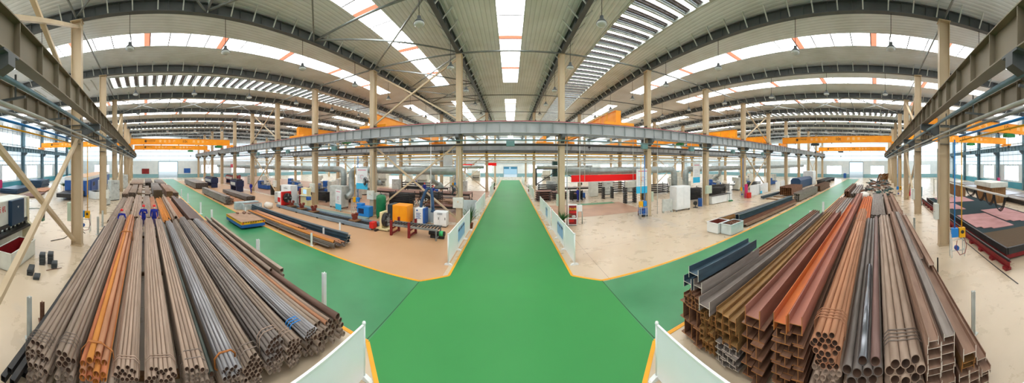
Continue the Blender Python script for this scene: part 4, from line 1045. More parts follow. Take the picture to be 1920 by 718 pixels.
o = MB().blob((0, 0, .5), (.75, .7, .55), 3, rough=.12).build('bulk_bag', mat('bag_white', '#e2e0d8', 0.9)); o.location = (30.9, 1.6, .02); tag(o, 'white bulk bag among the stock beyond the second beam stack', 'bag')
mb = MB()
for i in range(30): mb.bar((rnd.uniform(54, 58), rnd.uniform(-3, 0), .05), (rnd.uniform(54, 58), rnd.uniform(-3, 0), 2.3), .3, .05, 0)
tag(mb.build('timber_heap', [M_WOOD]), 'brown upright offcuts leaning in a heap near the right end gate', 'timber heap', None, 'stuff')
# stock across the green path, right half
bearers(1, (15.4, 20, 25), 9.3, 11.9, 'dark beam stack across the green path')
X0 = 14.8
beams([(ZB + .17 * k, True, .2, .165, (9.55, 9.77, 9.99, 10.21)) for k in range(2)], M_RUST, 'rust brown beam in the low courses across the green path', L=11.5, jit=.4)
beams([(ZB + .335, False, .42, .22, (9.9, 10.18))], M_BLUEST, 'tall blue black I beam across the green path', L=11.5, jit=.1)
beams([(ZB + .2 * k, True, .24, .19, (10.7, 10.96, 11.22)) for k in range(2)], M_RUSTY, 'ochre brown beam behind the tall blue black beams', L=11, jit=.5)
beams([(ZB, True, .3, .22, (9.32,))], M_TANST, 'tan trough beam at the yellow line across the green path', L=11, jit=.1)
beams([(ZB, False, .25, .2, (11.5, 11.75))], M_BLUEST, 'dark beam set back by the white bins', L=9, jit=.3)
bearers(1, (27.8, 30, 33), 9.3, 14.2, 'square brown stack')
X0 = 27.2
beams([(ZB + .21 * k, True, .24, .2, (9.45, 9.71, 9.97)) for k in range(5)], M_GREYST, 'grey brown beam in the tall block across the green path', L=9, jit=.15)
for i in range(6):
    for k in range(5): beam_obj(31.3 + random.uniform(-.05, .05), 5.0, 12.1 + i * .31, ZB + k * .25, .3, .245, M_RUST, 'red brown beam in the square block below the white screens', 'red brown beams of the square block', 1, True)
beams([(ZB, False, .3, .22, (14.5, 14.8)), ], M_BLUEST, 'dark beam lying before the white screens', L=6, jit=.2)
X0 = 38
bearers(1, (38.6, 42, 46), 9.3, 10.3, 'far block')
beams([(ZB + .25 * k, True, .3, .24, (9.5, 9.85, 10.2)) for k in range(4)], M_RUST, 'red brown beam of the far block across the green path', L=8, jit=.1)
# ------------------------------------------------------------------ white barriers along the paths
M_PANEL = mat('barrier_panel', '#f6f8ff', 0.35, 0, '#eef4f8', 1.0, (1, 1, 1), .4)
M_POSTER = mat('poster_sheet', '#dcebf6', 0.5); M_POSTERB = mat('poster_blue', '#3f8fd4', 0.5); M_POSTERD = mat('poster_navy', '#1d3f7c', 0.5)
def barrier(x, ya, yb, label, h=1.4, nsec=3, face=1, poster=None, z0=.07):
    """posts on feet, panel between; runs along y from ya (near) to yb (far); face = side of the poster"""
    t = thing('barrier', label, 'barrier', (x, ya, 0)); L = yb - ya
    MB().box(-.012, .012, .03, L - .03, z0, h - .03).build('panel', M_PANEL, t)
    MB().bar((0, 0, h), (0, L, h), .05, .05).build('top_rail', M_WHITE, t)
    for i in range(nsec + 1):
        y = L * i / nsec
        p = MB().cyl((0, y, .02), (0, y, h + .02), .032, 12).lathe([(.04, 0), (.045, .02), (.035, .05), (0, .06)], (0, y, h + .02), 12)
        p.build('post', M_WHITE, t)
        MB().prism([(-.2, 0), (.2, 0), (.17, .05), (.05, .09), (-.05, .09), (-.17, .05)], 'y', y - .05, y + .05).build('foot', M_WHITE, t)
    if poster:
        a, b = poster; s = face
        po = MB().box(min(s * .014, s * .018), max(s * .014, s * .018), a, b, .3, 1.2)
        x0, x1 = sorted((s * .019, s * .022)); w = (b - a) / 3
        for k in range(3):
            po.box(x0, x1, a + k * w + .04, a + (k + 1) * w - .04, .95, 1.08, 2)
            po.box(x0, x1, a + k * w + .04, a + (k + 1) * w - .04, .42, .93, 1)
            for r in range(6):
                xa, xb = sorted((s * .0225, s * .024)); po.box(xa, xb, a + k * w + .09, a + (k + 1) * w - .09 - .05 * (r % 2), .47 + r * .075, .495 + r * .075, 0)
        po.box(x0, x1, a + .05, b - .3, 1.12, 1.15, 1)
        po.build('poster', [M_POSTER, M_POSTERB, M_POSTERD], t)
    return t
barrier(-3.05, -4.4, 4.2, 'long white barrier panel beside the near pipe ends at the left of the green floor', 1.2, 3)
barrier(3.05, -4.4, 4.2, 'long white barrier panel beside the near beam ends at the right of the green floor', 1.2, 3)
barrier(-2.9, 10.6, 16.4, 'white barrier with a blue notice, nearest on the left edge of the aisle', 1.42, 3, 1, (2.0, 3.9))
barrier(3.0, 10.6, 16.6, 'white barrier with a blue notice, nearest on the right edge of the aisle', 1.42, 3, -1, (2.4, 4.1))
barrier(-2.9, 19.3, 26.5, 'plain white barrier, second on the left edge of the aisle', 1.42, 4)
barrier(3.0, 17.2, 23.4, 'white barrier with a small blue notice, second on the right edge of the aisle', 1.42, 3, -1, (1.4, 2.4))
barrier(-2.9, 33, 40, 'plain white barrier, third on the left edge of the aisle', 1.4, 4)
barrier(3.0, 29.5, 37, 'plain white barrier, third on the right edge of the aisle', 1.4, 4)
barrier(-2.9, 50, 62, 'plain white barrier, farthest on the left edge of the aisle', 1.4, 5)
barrier(3.0, 50, 60, 'plain white barrier, farthest on the right edge of the aisle', 1.4, 5)
# marker posts
def post(x, y, h, label, m=M_WHITE, w=.11, group=None):
    mb = MB(); mb.box(-w / 2, w / 2, -.012, .012, .012, h).box(-.012, .012, -w / 2, w / 2, .012, h).box(-w * .8, w * .8, -w * .8, w * .8, 0, .012)
    return one('marker_post', mb, m, label, 'post', (x, y, 0), .6, group)
post(-5.45, 5.3, 1.23, 'white marker post on the green path beside the near corner of the pipe stack', w=.16)
for i, x in enumerate((-10, -17.8, -21.5, -28, -33)): post(x, 5.3, 1.1, 'white marker post on the green path, %s' % ['by the square tube', 'by the dark tube stack', 'past the dark tube stack', 'by the third stack', 'at the end of the third stack'][i], w=.2)
post(-5.62, -3.02, 1.15, 'pale tall marker post on the concrete beside the black square tubes', M_LGREY, .14)
post(-15.4, -3.1, 1.2, 'pale marker post on the concrete near the first worker', M_LGREY, .16)
post(-17.4, -3.15, 1.2, 'pale marker post on the concrete just behind the first worker', M_LGREY, .16)
post(-6.45, -3.02, .56, 'rusty brown post standing against the black square tubes', M_RUST, .14)
for i, x in enumerate((13.0, 17.2, 21.5)): post(x, 5.0, 1.15, 'white marker post on the green path, %s' % ['by the grey trough', 'by the ochre troughs', 'by the second stack'][i], w=.22)
post(6.0, -2.65, 1.2, 'tall pale marker post on the concrete beside the outermost brown beam', M_LGREY, .13)
post(9.3, -2.5, .9, 'short dark post on the concrete beside the outermost brown beam', M_BLACK, .06)
post(15.6, -2.55, 1.1, 'pale marker post on the concrete beside the second beam stack', M_LGREY, .2)
for i, (x, y) in enumerate(((-10.2, 8.9), (-10.5, 10.2), (-10.66, 11.87), (-20.1, 10.9), (-19.4, 9.0))): post(x, y if i != 1 else 10.16, .75, ['white post holding the orange pipes at the yellow line', 'white post between the orange pipes and blue black beams', 'white post standing free on the tan floor', 'white post at the left end of the blue black beams', 'white post at the left end of the orange pipes'][i], w=.12)

# ------------------------------------------------------------------ people
def limb_mesh(name, chains, m, subdiv=1):
    """skin modifier over edge chains: list of [(x,y,z,r)...]; points that repeat are shared"""
    vs, rs, es, idx = [], [], [], {}
    for ch in chains:
        prev = None
        for x, y, z, r in ch:
            k = (round(x, 3), round(y, 3), round(z, 3))
            if k not in idx: idx[k] = len(vs); vs.append((x, y, z)); rs.append(r)
            i = idx[k]
            if prev is not None and prev != i: es.append((prev, i))
            prev = i
    me = bpy.data.meshes.new(name); me.from_pydata(vs, es, [])
    o = bpy.data.objects.new(name, me); COL.objects.link(o)
    sk = o.modifiers.new('skin', 'SKIN'); sk.use_smooth_shade = True
    if not me.skin_vertices: raise RuntimeError('no skin layer')
    for i, d in enumerate(me.skin_vertices[0].data):
        d.radius = (rs[i], rs[i]); d.use_root = (i == 0)
    sb = o.modifiers.new('smooth', 'SUBSURF'); sb.levels = sb.render_levels = subdiv
    dg = bpy.context.evaluated_depsgraph_get(); dg.update()
    out = bpy.data.meshes.new_from_object(o.evaluated_get(dg))
    bpy.data.objects.remove(o); out.materials.clear(); out.materials.append(m)
    out.polygons.foreach_set('use_smooth', [True] * len(out.polygons)); out.name = name
    return out
def person(label, loc, rz, pose='stand', drop=0.0, helmet=True):
    """faces local -y; 1.72 m tall"""
    t = thing('person', label, 'person', loc, rz)
    # wrists and elbows by pose
    if pose == 'face':      # right hand raised to the chin
        arms = [[(.19, 0, 1.40), (.27, .03, 1.14), (.10, -.20, 1.28)], [(-.19, 0, 1.40), (-.30, .02, 1.14), (-.20, -.20, 1.0)]]
    elif pose == 'reach':
        arms = [[(.19, 0, 1.40), (.27, -.06, 1.15), (.20, -.30, 1.06)], [(-.19, 0, 1.40), (-.27, -.06, 1.15), (-.20, -.30, 1.06)]]
    else:
        arms = [[(.19, 0, 1.40), (.25, .02, 1.12), (.24, -.08, .87)], [(-.19, 0, 1.40), (-.25, .02, 1.12), (-.24, -.08, .87)]]
    step = .12 if pose == 'walk' else .03
    legs = [[(.09, 0, .90), (.10, -step, .50), (.10, step * .4, .09)], [(-.09, 0, .90), (-.10, step, .50), (-.10, step * 1.4, .09)]]
    ch = [[(0, 0, .95, .12), (0, .01, 1.12, .115), (0, .01, 1.28, .13), (0, 0, 1.42, .09), (0, -.005, 1.49, .052), (0, -.02, 1.56, .07), (0, -.03, 1.64, .085), (0, -.02, 1.70, .06)],
          [(0, -.03, 1.60, .07)] and [(0, -.02, 1.56, .07), (0, -.095, 1.575, .022)]]
    for a in arms:
        s = 1 if a[0][0] > 0 else -1; sh, el, wr = [Vector(p) for p in a]; d = (wr - el).normalized()
        ch.append([(0, 0, 1.42, .09), (*sh, .062), (*el, .042), (*wr, .028)])
        palm = wr + d * .075; ch.append([(*wr, .028), (*palm, .034)])
        side = d.cross(Vector((0, 0, 1)));  side = side.normalized() if side.length > .2 else Vector((1, 0, 0))
        up = side.cross(d).normalized()
        for k, ln in enumerate((.062, .074, .078, .066)):
            b0 = palm + side * ((k - 1.5) * .019); m_ = b0 + d * ln * .55 - up * .008; e_ = b0 + d * ln * .9 - up * .03
            ch.append([(*palm, .034), (*(b0 + d * .02), .0095), (*m_, .009), (*e_, .008)])
        th = wr + d * .03 + side * (.034 * -s); ch.append([(*wr, .028), (*th, .012), (*(th + d * .035 - side * (.014 * s)), .010)])
    for l in legs:
        hp, kn, an = l
        ch.append([(0, 0, .95, .12), (*hp, .085), (*kn, .058), (*an, .04), (an[0], an[1] - .12, .035, .035)])
    if drop:
        low = lambda c: [(x, y - .0, z - drop * min(1, max(0, (z - .3) / .6)), r) for x, y, z, r in c]
        legs = [[(h[0], h[1], h[2] - drop), (k[0], k[1] - .24, k[2] - drop * .2), a] for h, k, a in legs]
        ch = [low(c) for c in ch if len(c) < 4 or abs(c[-1][2] - .035) > .001] + [[(0, 0, .95 - drop, .12), (*l[0], .085), (*l[1], .058), (*l[2], .04), (l[2][0], l[2][1] - .12, .035, .035)] for l in legs]
    b = bpy.data.objects.new('body', limb_mesh('body', ch, M_SKIN)); COL.objects.link(b); b.parent = t
    cl = [[(0, 0, .93, .145), (0, .01, 1.12, .14), (0, .01, 1.28, .155), (0, 0, 1.41, .125), (0, -.003, 1.485, .068)]]
    for a in arms:
        sh, el, wr = [Vector(p) for p in a]; cu = el + (wr - el) * .86
        cl.append([(0, 0, 1.41, .125), (*sh, .082), (*el, .06), (*cu, .047)])
    for l in legs:
        hp, kn, an = [Vector(p) for p in l]
        cl.append([(0, 0, .93, .145), (*hp, .105), (*kn, .078), (an.x, an.y, .14, .068)])
    if drop: cl = [[(x, y, z - (drop if i < 100 and k_ < 1 + len(arms) else 0) - (drop if k_ > len(arms) and i == 0 else 0), r) for i, (x, y, z, r) in enumerate(c)] for k_, c in enumerate(cl)]
    c = bpy.data.objects.new('coverall', limb_mesh('coverall', cl, M_COVERALL)); COL.objects.link(c); c.parent = t
    for l in legs:
        an = l[2]; MB().cbox(an[0] - .05, an[0] + .05, an[1] - .2, an[1] + .07, 0, .1, .03).build('shoe', M_BLACK, t)
    heads = [MB().cyl((0, -.105, 1.625), (0, -.135, 1.60), .012, 8, 0, .016).build('nose', M_SKIN, t)]
    for q in (-1, 1):
        heads.append(MB().lathe([(0, -.03), (.014, -.02), (.016, 0), (.012, .025), (0, .03)], (q * .088, -.02, 1.61), 8).build('ear', M_SKIN, t))
        heads.append(MB().cyl((q * .033, -.100, 1.637), (q * .033, -.1125, 1.637), .009, 8).build('eye', M_BLACK, t))
    heads.append(MB().lathe([(.07, 1.585), (.086, 1.62), (.09, 1.685), (.0, 1.70)], (0, .012, 0), 16).build('hair', M_BLACK, t))
    if helmet:
        h = MB().lathe([(.118, 1.672), (.118, 1.69), (.112, 1.73), (.09, 1.77), (.05, 1.793), (0, 1.8)], (0, -.02, 0), 20)
        h.prism([(-.09, -.11), (-.05, -.175), (.05, -.175), (.09, -.11)], 'z', 1.668, 1.68).bar((0, .08, 1.755), (0, -.12, 1.755), .03, .07); heads.append(h.build('helmet', M_HELMET, t))
        m = MB(); m.lathe([(.03, 1.525), (.066, 1.54), (.078, 1.575), (.07, 1.607), (.03, 1.612)], (0, -.055, 0), 16); heads.append(m.build('face_mask', M_MASK, t))
    for q in heads: q.location.z -= drop
    return t
person('worker in blue overalls with red helmet, low behind the left of the pipe stack', (-16.75, -1.62, 0), pi / 2, 'reach', .28)
person('worker in blue overalls with red helmet holding a hand to the chin', (-16.95, -.05, 0), pi / 2, 'face')
person('worker in blue overalls with red helmet standing beside the one holding the chin', (-16.95, .72, 0), pi / 2, 'stand')
person('worker in blue overalls walking past the braced columns on the left', (-33.3, 16.4, 0), .4, 'walk', helmet=False)
person('worker in blue overalls with red helmet behind the crossed bracing', (-12.9, 33.4, 0), .4, 'stand')
person('worker in blue overalls with red helmet bending over by the plate table', (-10.2, 29.6, 0), 1.2, 'reach')
person('worker in blue overalls at the press beyond the crossed bracing', (-17.5, 40.6, 0), .2, 'reach')
person('worker in blue by the tube rack right of the aisle', (8.3, 27.9, 0), -1.5, 'reach', helmet=False)
person('worker in blue behind the grey panel on the right', (14.1, 20.6, 0), -2.2, 'reach', helmet=False)

# ------------------------------------------------------------------ things left of the pipe stacks
# hydraulic plate shear
t = thing('plate_shear', 'cream hydraulic plate shear with dark blue panel and red lettering', 'machine', (-10.3, -7.2, 0))
MB().cbox(-2.3, 2.0, -1.1, -.05, .2, .95, .03).cbox(-2.3, 2.0, -1.0, .25, 1.5, 2.8, .05).build('body', M_OFFW, t)
for sx in (-2.45, 2.1): MB().prism([(-1.3, 0), (.6, 0), (.6, .95), (.28, 1.2), (.28, 2.72), (-1.3, 2.72)], 'x', sx - .13, sx + .13).build('side_plate', mat('machine_cream', '#d9d3b6', .5, 0, '#cbc4a4', 2), t)
MB().cbox(-1.55, -.2, .26, .5, 1.42, 2.78, .03).build('control_cabinet', mat('panel_dark_blue', '#0e3450', .4), t)
MB().prism([(-.92, 2.42), (-.88, 2.42), (-.85, 2.36), (-.82, 2.42), (-.78, 2.42), (-.85, 2.3)][::-1], 'y', .5, .51).build('badge', M_WHITE, t)
bm_ = MB().box(-2.3, 2.0, -.02, .5, .98, 1.1)
bm_.build('table', M_BLACK, t)
MB().box(-2.3, 2.0, .1, .3, 1.34, 1.5).build('blade_beam', M_BLACK, t)
for i in range(10): MB().cyl((-2.1 + i * .43, .2, 1.16), (-2.1 + i * .43, .2, 1.36), .075, 12).build('hold_down', M_BLACK, t)
for i, ch in enumerate('剪板机'): text_mesh('lettering', ch, .36, M_RED, (.62 - .0 + (1 - i) * .42, .256, 2.35), (pi / 2, 0, pi), t)
arm = MB().tube([(-2.5, .2, 1.95), (-2.7, .75, 2.0), (-2.72, 1.05, 1.98), (-2.72, 1.1, 1.75)], .035, 8); arm.build('arm', M_LGREY, t)
MB().cbox(-2.86, -2.58, .98, 1.22, 1.25, 1.75, .02).cbox(-2.83, -2.61, 1.215, 1.235, 1.45, 1.7, .005, 1).build('control_pendant', [mat('pendant_green', '#527a66', .5), M_BLACK], t)
MB().blob((-2.9, -.6, .55), (.3, .5, .5), 8, 0, rough=.2).box(-3.2, -2.6, -1.1, 0, .0, .2, 1).cyl((-2.8, -.9, .9), (-2.8, -.1, .9), .12, 12, 1).build('hydraulic_unit', [M_BLACK, M_DKRED], t)
# open bins
def bin_(name, label, cat, loc, rz, w, d, h, m_out, m_in, group=None):
    t = thing(name, label, cat, loc, rz, group); tk = .03
    b = MB().box(-w / 2, w / 2, -d / 2, -d / 2 + tk, .05, h).box(-w / 2, w / 2, d / 2 - tk, d / 2, .05, h).box(-w / 2, -w / 2 + tk, -d / 2 + tk, d / 2 - tk, .05, h).box(w / 2 - tk, w / 2, -d / 2 + tk, d / 2 - tk, .05, h).box(-w / 2, w / 2, -d / 2, d / 2, .03, .06)
    b.build('shell', m_out, t)
    l = MB(); e = .004
    l.box(-w / 2 + tk, w / 2 - tk, -d / 2 + tk, -d / 2 + tk + e, .06, h - .02).box(-w / 2 + tk, w / 2 - tk, d / 2 - tk - e, d / 2 - tk, .06, h - .02).box(-w / 2 + tk, -w / 2 + tk + e, -d / 2 + tk, d / 2 - tk, .06, h - .02).box(w / 2 - tk - e, w / 2 - tk, -d / 2 + tk, d / 2 - tk, .06, h - .02).box(-w / 2 + tk, w / 2 - tk, -d / 2 + tk, d / 2 - tk, .06, .07)
    l.build('lining', m_in, t)
    r = MB(); 
    for a, b_ in (((-w / 2, -d / 2), (w / 2, -d / 2)), ((w / 2, -d / 2), (w / 2, d / 2)), ((w / 2, d / 2), (-w / 2, d / 2)), ((-w / 2, d / 2), (-w / 2, -d / 2))): r.bar((*a, h), (*b_, h), .06, .04)
    r.build('rim', m_out, t)
    for sx in (-1, 1):
        for sy in (-1, 1): MB().box(sx * (w / 2 - .1) - .05, sx * (w / 2 - .1) + .05, sy * (d / 2 - .1) - .05, sy * (d / 2 - .1) + .05, 0, .04).build('foot', M_DKGREY, t)
    return t
bin_('scrap_bin', 'white steel bin with dark red inside before the plate shear', 'bin', (-9.75, -6.0, 0), .0, 2.3, .95, .8, M_OFFW, M_DKRED)
b1 = bin_('scrap_bin', 'white open bin with red brown inside, left of the pair by the dark beams', 'bin', (12.88, 10.4, 0), .04, 1.35, .95, .7, M_WHITE, mat('bin_rust_red', '#7d3a2c', .7))
b2 = bin_('scrap_bin', 'white open bin with rusty scrap, right of the pair by the dark beams', 'bin', (13.22, 9.4, 0), .0, 1.5, .85, .7, mat('bin_pale_blue', '#d9e6e8', .5, 0, '#c5d3d4', 2), M_RUST)
mb = MB(); rnd = random.Random(2)
for i in range(30): mb.bar((rnd.uniform(12.65, 13.8), rnd.uniform(9.15, 9.65), .25), (rnd.uniform(12.65, 13.8), rnd.uniform(9.15, 9.65), .66), .08, .03)
tag(mb.build('scrap_offcuts', M_RUST), 'rusty offcuts filling the right one of the two white bins', 'scrap', None, 'stuff')
# moulded black blocks on the concrete
def blocks(label, loc, rz, rows):
    t = thing('block_pile', label, 'block stack', loc, rz)
    for x, y, z in rows:
        b = MB().cbox(x - .14, x + .14, y - .1, y + .1, z, z + .12, .015).box(x - .1, x + .1, y - .06, y + .06, z + .12, z + .135); b.build('block', mat('block_black', '#3b4144', .6, 0, '#2b3032', 4), t)
def block_at(i, x, y, z, where):
    o = MB().cbox(-.2, .2, -.13, .13, 0, .115, .015).box(-.14, .14, -.08, .08, .115, .125).build('iron_block', mat('block_black', '#3b4144', .6, 0, '#2b3032', 4)); o.location = (x, y, z); o.rotation_euler = (0, 0, .3)
    tag(o, 'black iron block in the %s' % where, 'block', 'iron blocks of the %s' % where)
for k in range(4): block_at(k, -10.35, -4.4, .001 + k * .127, 'taller pile on the concrete by the braced column')
for k in range(4): block_at(k, -10.1, -4.72, .001 + k * .127, 'taller pile on the concrete by the braced column')
for k in range(2): block_at(k, -9.98, -4.05, .001 + k * .127, 'taller pile on the concrete by the braced column')
for k in range(2): block_at(k, -8.95, -4.75, .001 + k * .127, 'low pile on the concrete by the white bin')
block_at(0, -9.4, -4.95, .001, 'low pile on the concrete by the white bin'); block_at(0, -8.75, -4.35, .001, 'low pile on the concrete by the white bin')
one('steel_rod', MB().cyl((-9.5, -4.25, .02), (-10.0, -3.7, .02), .015, 6), M_RUST, 'thin rusty rod lying on the concrete beside the black blocks', 'rod')
one('floor_cable', MB().tube([(-13.2, -5.6, .02), (-14, -5.0, .02), (-15, -4.9, .02), (-16.0, -4.4, .02), (-15.4, -4.0, .02)], .02, 6), M_RUBBER, 'black cable lying on the concrete behind the braced column', 'cable')
# valve stands with blue and yellow boxes and drop pipes
def valve_stand(label, loc, rz=0, z_top=5.6, drops=True, hose=None):
    t = thing('valve_stand', label, 'valve stand', loc, rz)
    for sx in (-.35, .35): MB().bar((sx, 0, 0), (sx, 0, 1.2), .04, .04).bar((sx, .3, 0), (sx, .3, 1.2), .04, .04).bar((sx, 0, .35), (sx, .3, .35), .03, .03).build('leg_frame', M_LGREY, t)
    MB().bar((-.35, 0, .9), (.35, 0, .9), .03, .03).build('crossbar', M_LGREY, t); MB().bar((-.35, .0, .35), (.35, .0, .35), .03, .03).build('crossbar', M_LGREY, t)
    MB().cbox(.02, .36, -.1, .12, 1.0, 1.5, .02).cyl((.19, -.1, 1.3), (.19, -.13, 1.3), .09, 12, 1).build('yellow_box', [M_YELLOW, M_BLACK], t)
    MB().cbox(-.36, -.02, -.1, .12, 1.05, 1.5, .02).build('blue_box', M_BRIGHTBLUE, t)
    if drops:
        MB().cyl((-.19, .02, 1.5), (-.19, .02, z_top), .035, 8).build('air_pipe', M_BRIGHTBLUE, t)
        MB().cyl((.19, .02, 1.5), (.19, .02, z_top), .03, 8).build('gas_pipe', M_YELLOW, t)
    MB().tube([(.3, -.05, 1.0), (.42, -.1, .6), (.3, -.2, .25), (.0, -.25, .2), (-.2, -.2, .5), (-.1, -.1, .9)], .018, 6).build('hose', M_DKRED, t)
    MB().cyl((-.1, -.12, .5), (-.1, .05, .5), .12, 12).build('hose_reel', M_BLUE, t)
    return t
valve_stand('blue and yellow valve boxes on a stand beside the braced back column', (-15.7, -4.1, 0), pi / 2, 6.0)
valve_stand('blue and yellow valve boxes on a stand beside the cutting table', (11.2, -4.1, 0), -pi / 2, 6.0)
valve_stand('yellow and blue valve boxes under the info board right of the aisle', (10.9, 17.1, 0), pi, 5.5)
valve_stand('yellow and blue valve boxes beside the green tank', (-13.9, 17.9, 0), pi, 5.5)
valve_stand('yellow and blue valve boxes before the pink panel', (26.9, 17.5, 0), pi, 5.5)
valve_stand('yellow and blue valve boxes at the far tube racks left of the aisle', (-9.5, 38.6, 0), pi, 5.5)
valve_stand('yellow and blue valve boxes at the far tube racks right of the aisle', (8.6, 38.3, 0), pi, 5.5)
valve_stand('yellow and blue valve boxes far along the beam stacks', (33, -3.2, 0), -pi / 2, 5.5)
# electrical boxes on columns
def ebox(label, loc, rz, w=.55, h=.8, d=.25, m=M_OFFW, legs=False, cable=True):
    t = thing('electrical_box', label, 'electrical box', loc, rz)
    MB().cbox(-w / 2, w / 2, -d, 0, -h / 2, h / 2, .015).build('housing', m, t)
    MB().box(-w / 2 + .04, w / 2 - .04, -d - .008, -d, -h / 2 + .04, h / 2 - .04).build('door', m, t)
    MB().cyl((w * .3, -d - .03, 0), (w * .3, -d, 0), .02, 8).build('handle', M_BLACK, t); MB().prism([(-.05, .05), (.05, .05), (0, .14)], 'y', -d - .012, -d - .008).build('warning_mark', M_YELLOW, t)
    if cable: MB().cyl((0, -.05, h / 2), (0, -.05, h / 2 + 3.2), .025, 6).build('cable', M_LGREY, t)
ebox('pale electrical box on the tan column at the left edge of the aisle', (-4, YF - .32, 1.75), 0, .8, .8)
ebox('pale electrical box on the column by the green tank', (-12, YF - .32, 1.9), 0, .7, .8); ebox('grey electrical box on the right side of the column by the green tank', (-11.76, YF, 1.8), pi / 2, .5, .6)
ebox('pale electrical box on the column by the red cutting head', (-20, YF - .32, 2.0), 0, .7, 1.0)
ebox('pale electrical box on the column left of the white cabinet', (-28, YF - .32, 1.9), 0, .7, .9)
ebox('green grey electrical box on the column right of the aisle', (12.24, YF, 1.7), pi / 2, .6, .9, .25, mat('pale_green_box', '#b9c9b4', .5))
ebox('green grey electrical box on the second column right of the aisle', (20, YF - .32, 1.8), 0, .9, .9, .25, MATS['pale_green_box'])
ebox('pale electrical box on the third column right of the aisle', (28.24, YF, 1.7), pi / 2, .6, .9, .25, MATS['pale_green_box'])
ebox('slim green box on the tan column right of the aisle', (3.76, YF, 1.9), -pi / 2, .3, .9, .15, MATS['pale_green_box'])
ebox('pale electrical box on the nearest column beside the cutting table', (13.2, YB + .32, 2.0), pi, .45, .9)
ebox('pale electrical box on the second column beside the cutting table', (21.8, YB + .32, 1.9), pi, .6, 1.0)
ebox('pale electrical box on the braced column by the plate shear', (-13.4, YB - .32, 1.9), 0, .5, 1.1, .3, MATS['pale_green_box'])
ebox('pale electrical box on the second column past the plate shear', (-21.8, YB + .32, 1.9), pi, .55, .8)
def cabinet(name, label, cat, loc, rz, w, d, h, m, doors=2, group=None, feet=.08, vents=True):
    t = thing(name, label, cat, loc, rz, group)
    MB().cbox(-w / 2, w / 2, -d / 2, d / 2, feet, h, .02).build('housing', m, t)
    MB().box(-w / 2 + .04, w / 2 - .04, -d / 2 + .04, d / 2 - .04, 0, feet).build('plinth', M_DKGREY, t)
    for k in range(doors):
        a = -w / 2 + w * k / doors + .02; b = -w / 2 + w * (k + 1) / doors - .02
        dr = MB().cbox(a, b, -d / 2 - .025, -d / 2, feet + .04, h - .04, .008).build('door', m, t)
        MB().box(b - .1, b - .06, -d / 2 - .05, -d / 2 - .025, h * .5, h * .5 + .18).build('handle', M_BLACK, dr)
    if vents:
        v = MB()
        for i in range(4): v.box(-w * .2, w * .2, -d / 2 - .032, -d / 2 - .02, h * .82 + i * .04, h * .82 + i * .04 + .015)
        v.build('vent', M_DKGREY, t)
    return t
cabinet('control_cabinet', 'tall grey control cabinet on the concrete left of the pipe stacks', 'cabinet', (-30.2, -4.0, 0), pi * .72, 1.3, .9, 2.6, M_LGREY, 1)
cabinet('control_cabinet', 'second tall grey control cabinet farther along the pipe stacks', 'cabinet', (-44.5, -3.9, 0), pi * .72, 1.3, .9, 2.6, M_LGREY, 1)
cabinet('small_cabinet', 'low grey box cabinet before the blue laser cutter', 'cabinet', (-26.5, -4.4, 0), pi * .75, .8, .7, 1.6, M_LGREY, 1)
# blue laser cutting machine
t = thing('laser_cutter', 'long blue and white enclosed laser cutter with a tan roof', 'machine', (-43, -9.6, 0))
MB().cbox(-11.5, 11, -1.8, 1.4, .15, 2.3, .05).build('enclosure', M_BLUE, t); MB().cbox(-11.3, 10.8, -1.9, 1.5, 2.3, 2.75, .05).build('upper_band', M_WHITE, t)
MB().box(-11.2, 10.7, -1.8, 1.4, 2.75, 2.8).build('roof', mat('tan_roof', '#c8a98c', .7), t)
MB().cbox(4.0, 8.0, 1.4, 1.5, .5, 2.1, .02).build('door', mat('blue_door', '#184b98', .4), t); MB().cbox(5.3, 6.8, 1.5, 1.52, 1.2, 1.8, .005).build('window', M_BLACK, t)
MB().cbox(2.6, 3.3, 1.6, 2.2, 0, 1.9, .04).cbox(2.7, 3.2, 2.2, 2.23, 1.3, 1.7, .01, 1).build('console', [M_WHITE, M_BLUE], t)
MB().box(11.0, 15, -1.5, 1.2, .4, .9).build('shuttle_table', M_BLACK, t)
bin_('parts_bin', 'white open bin before the blue laser cutter', 'bin', (-31.0, -6.6, 0), .8, 1.7, 1.1, 1.0, M_WHITE, M_BLACK)
# potted plants
def plant(name, label, loc, h, pot=(.22, .35), n=26, spread=.6, seed=1, trunk=0.0):
    t = thing(name, label, 'plant', loc)
    r, ph = pot; MB().lathe([(0, 0), (r * .75, 0), (r, ph), (r * 1.08, ph), (r * 1.08, ph + .03), (r * .9, ph + .03), (r * .88, ph - .03), (0, ph - .04)], (0, 0, 0), 16).build('pot', M_POT, t)
    if trunk: MB().tube([(0, 0, ph - .05), (.03, 0, ph + trunk * .5), (0, .02, ph + trunk)], .03, 8).build('stem', M_WOOD, t)
    rnd = random.Random(seed); lv = MB(); z0 = ph + trunk - .04
    for i in range(n):
        a = rnd.uniform(0, 2 * pi); e = rnd.uniform(.25, 1.3); L = (h - z0) * rnd.uniform(.6, 1.05)
        pts = []
        for q in range(6):
            u = q / 5; rr = spread * u ** 1.3 * cos(e) * 1.2; zz = L * (u - .35 * cos(e) * u ** 2.4)
            pts.append((cos(a) * rr, sin(a) * rr, z0 + zz))
        sx, sy = -sin(a), cos(a); vs = []
        for q, p in enumerate(pts):
            w = .028 * (1 - abs(q / 5 - .4) * 1.5) + .004
            vs += [(p[0] + sx * w, p[1] + sy * w, p[2] - .01), (p[0], p[1], p[2] + .012), (p[0] - sx * w, p[1] - sy * w, p[2] - .01)]
        lv.add(vs, [(q * 3 + c, q * 3 + c + 1, q * 3 + c + 4, q * 3 + c + 3) for q in range(5) for c in (0, 1)], 0, True)
    lv.build('leaves', M_LEAF, t); return t
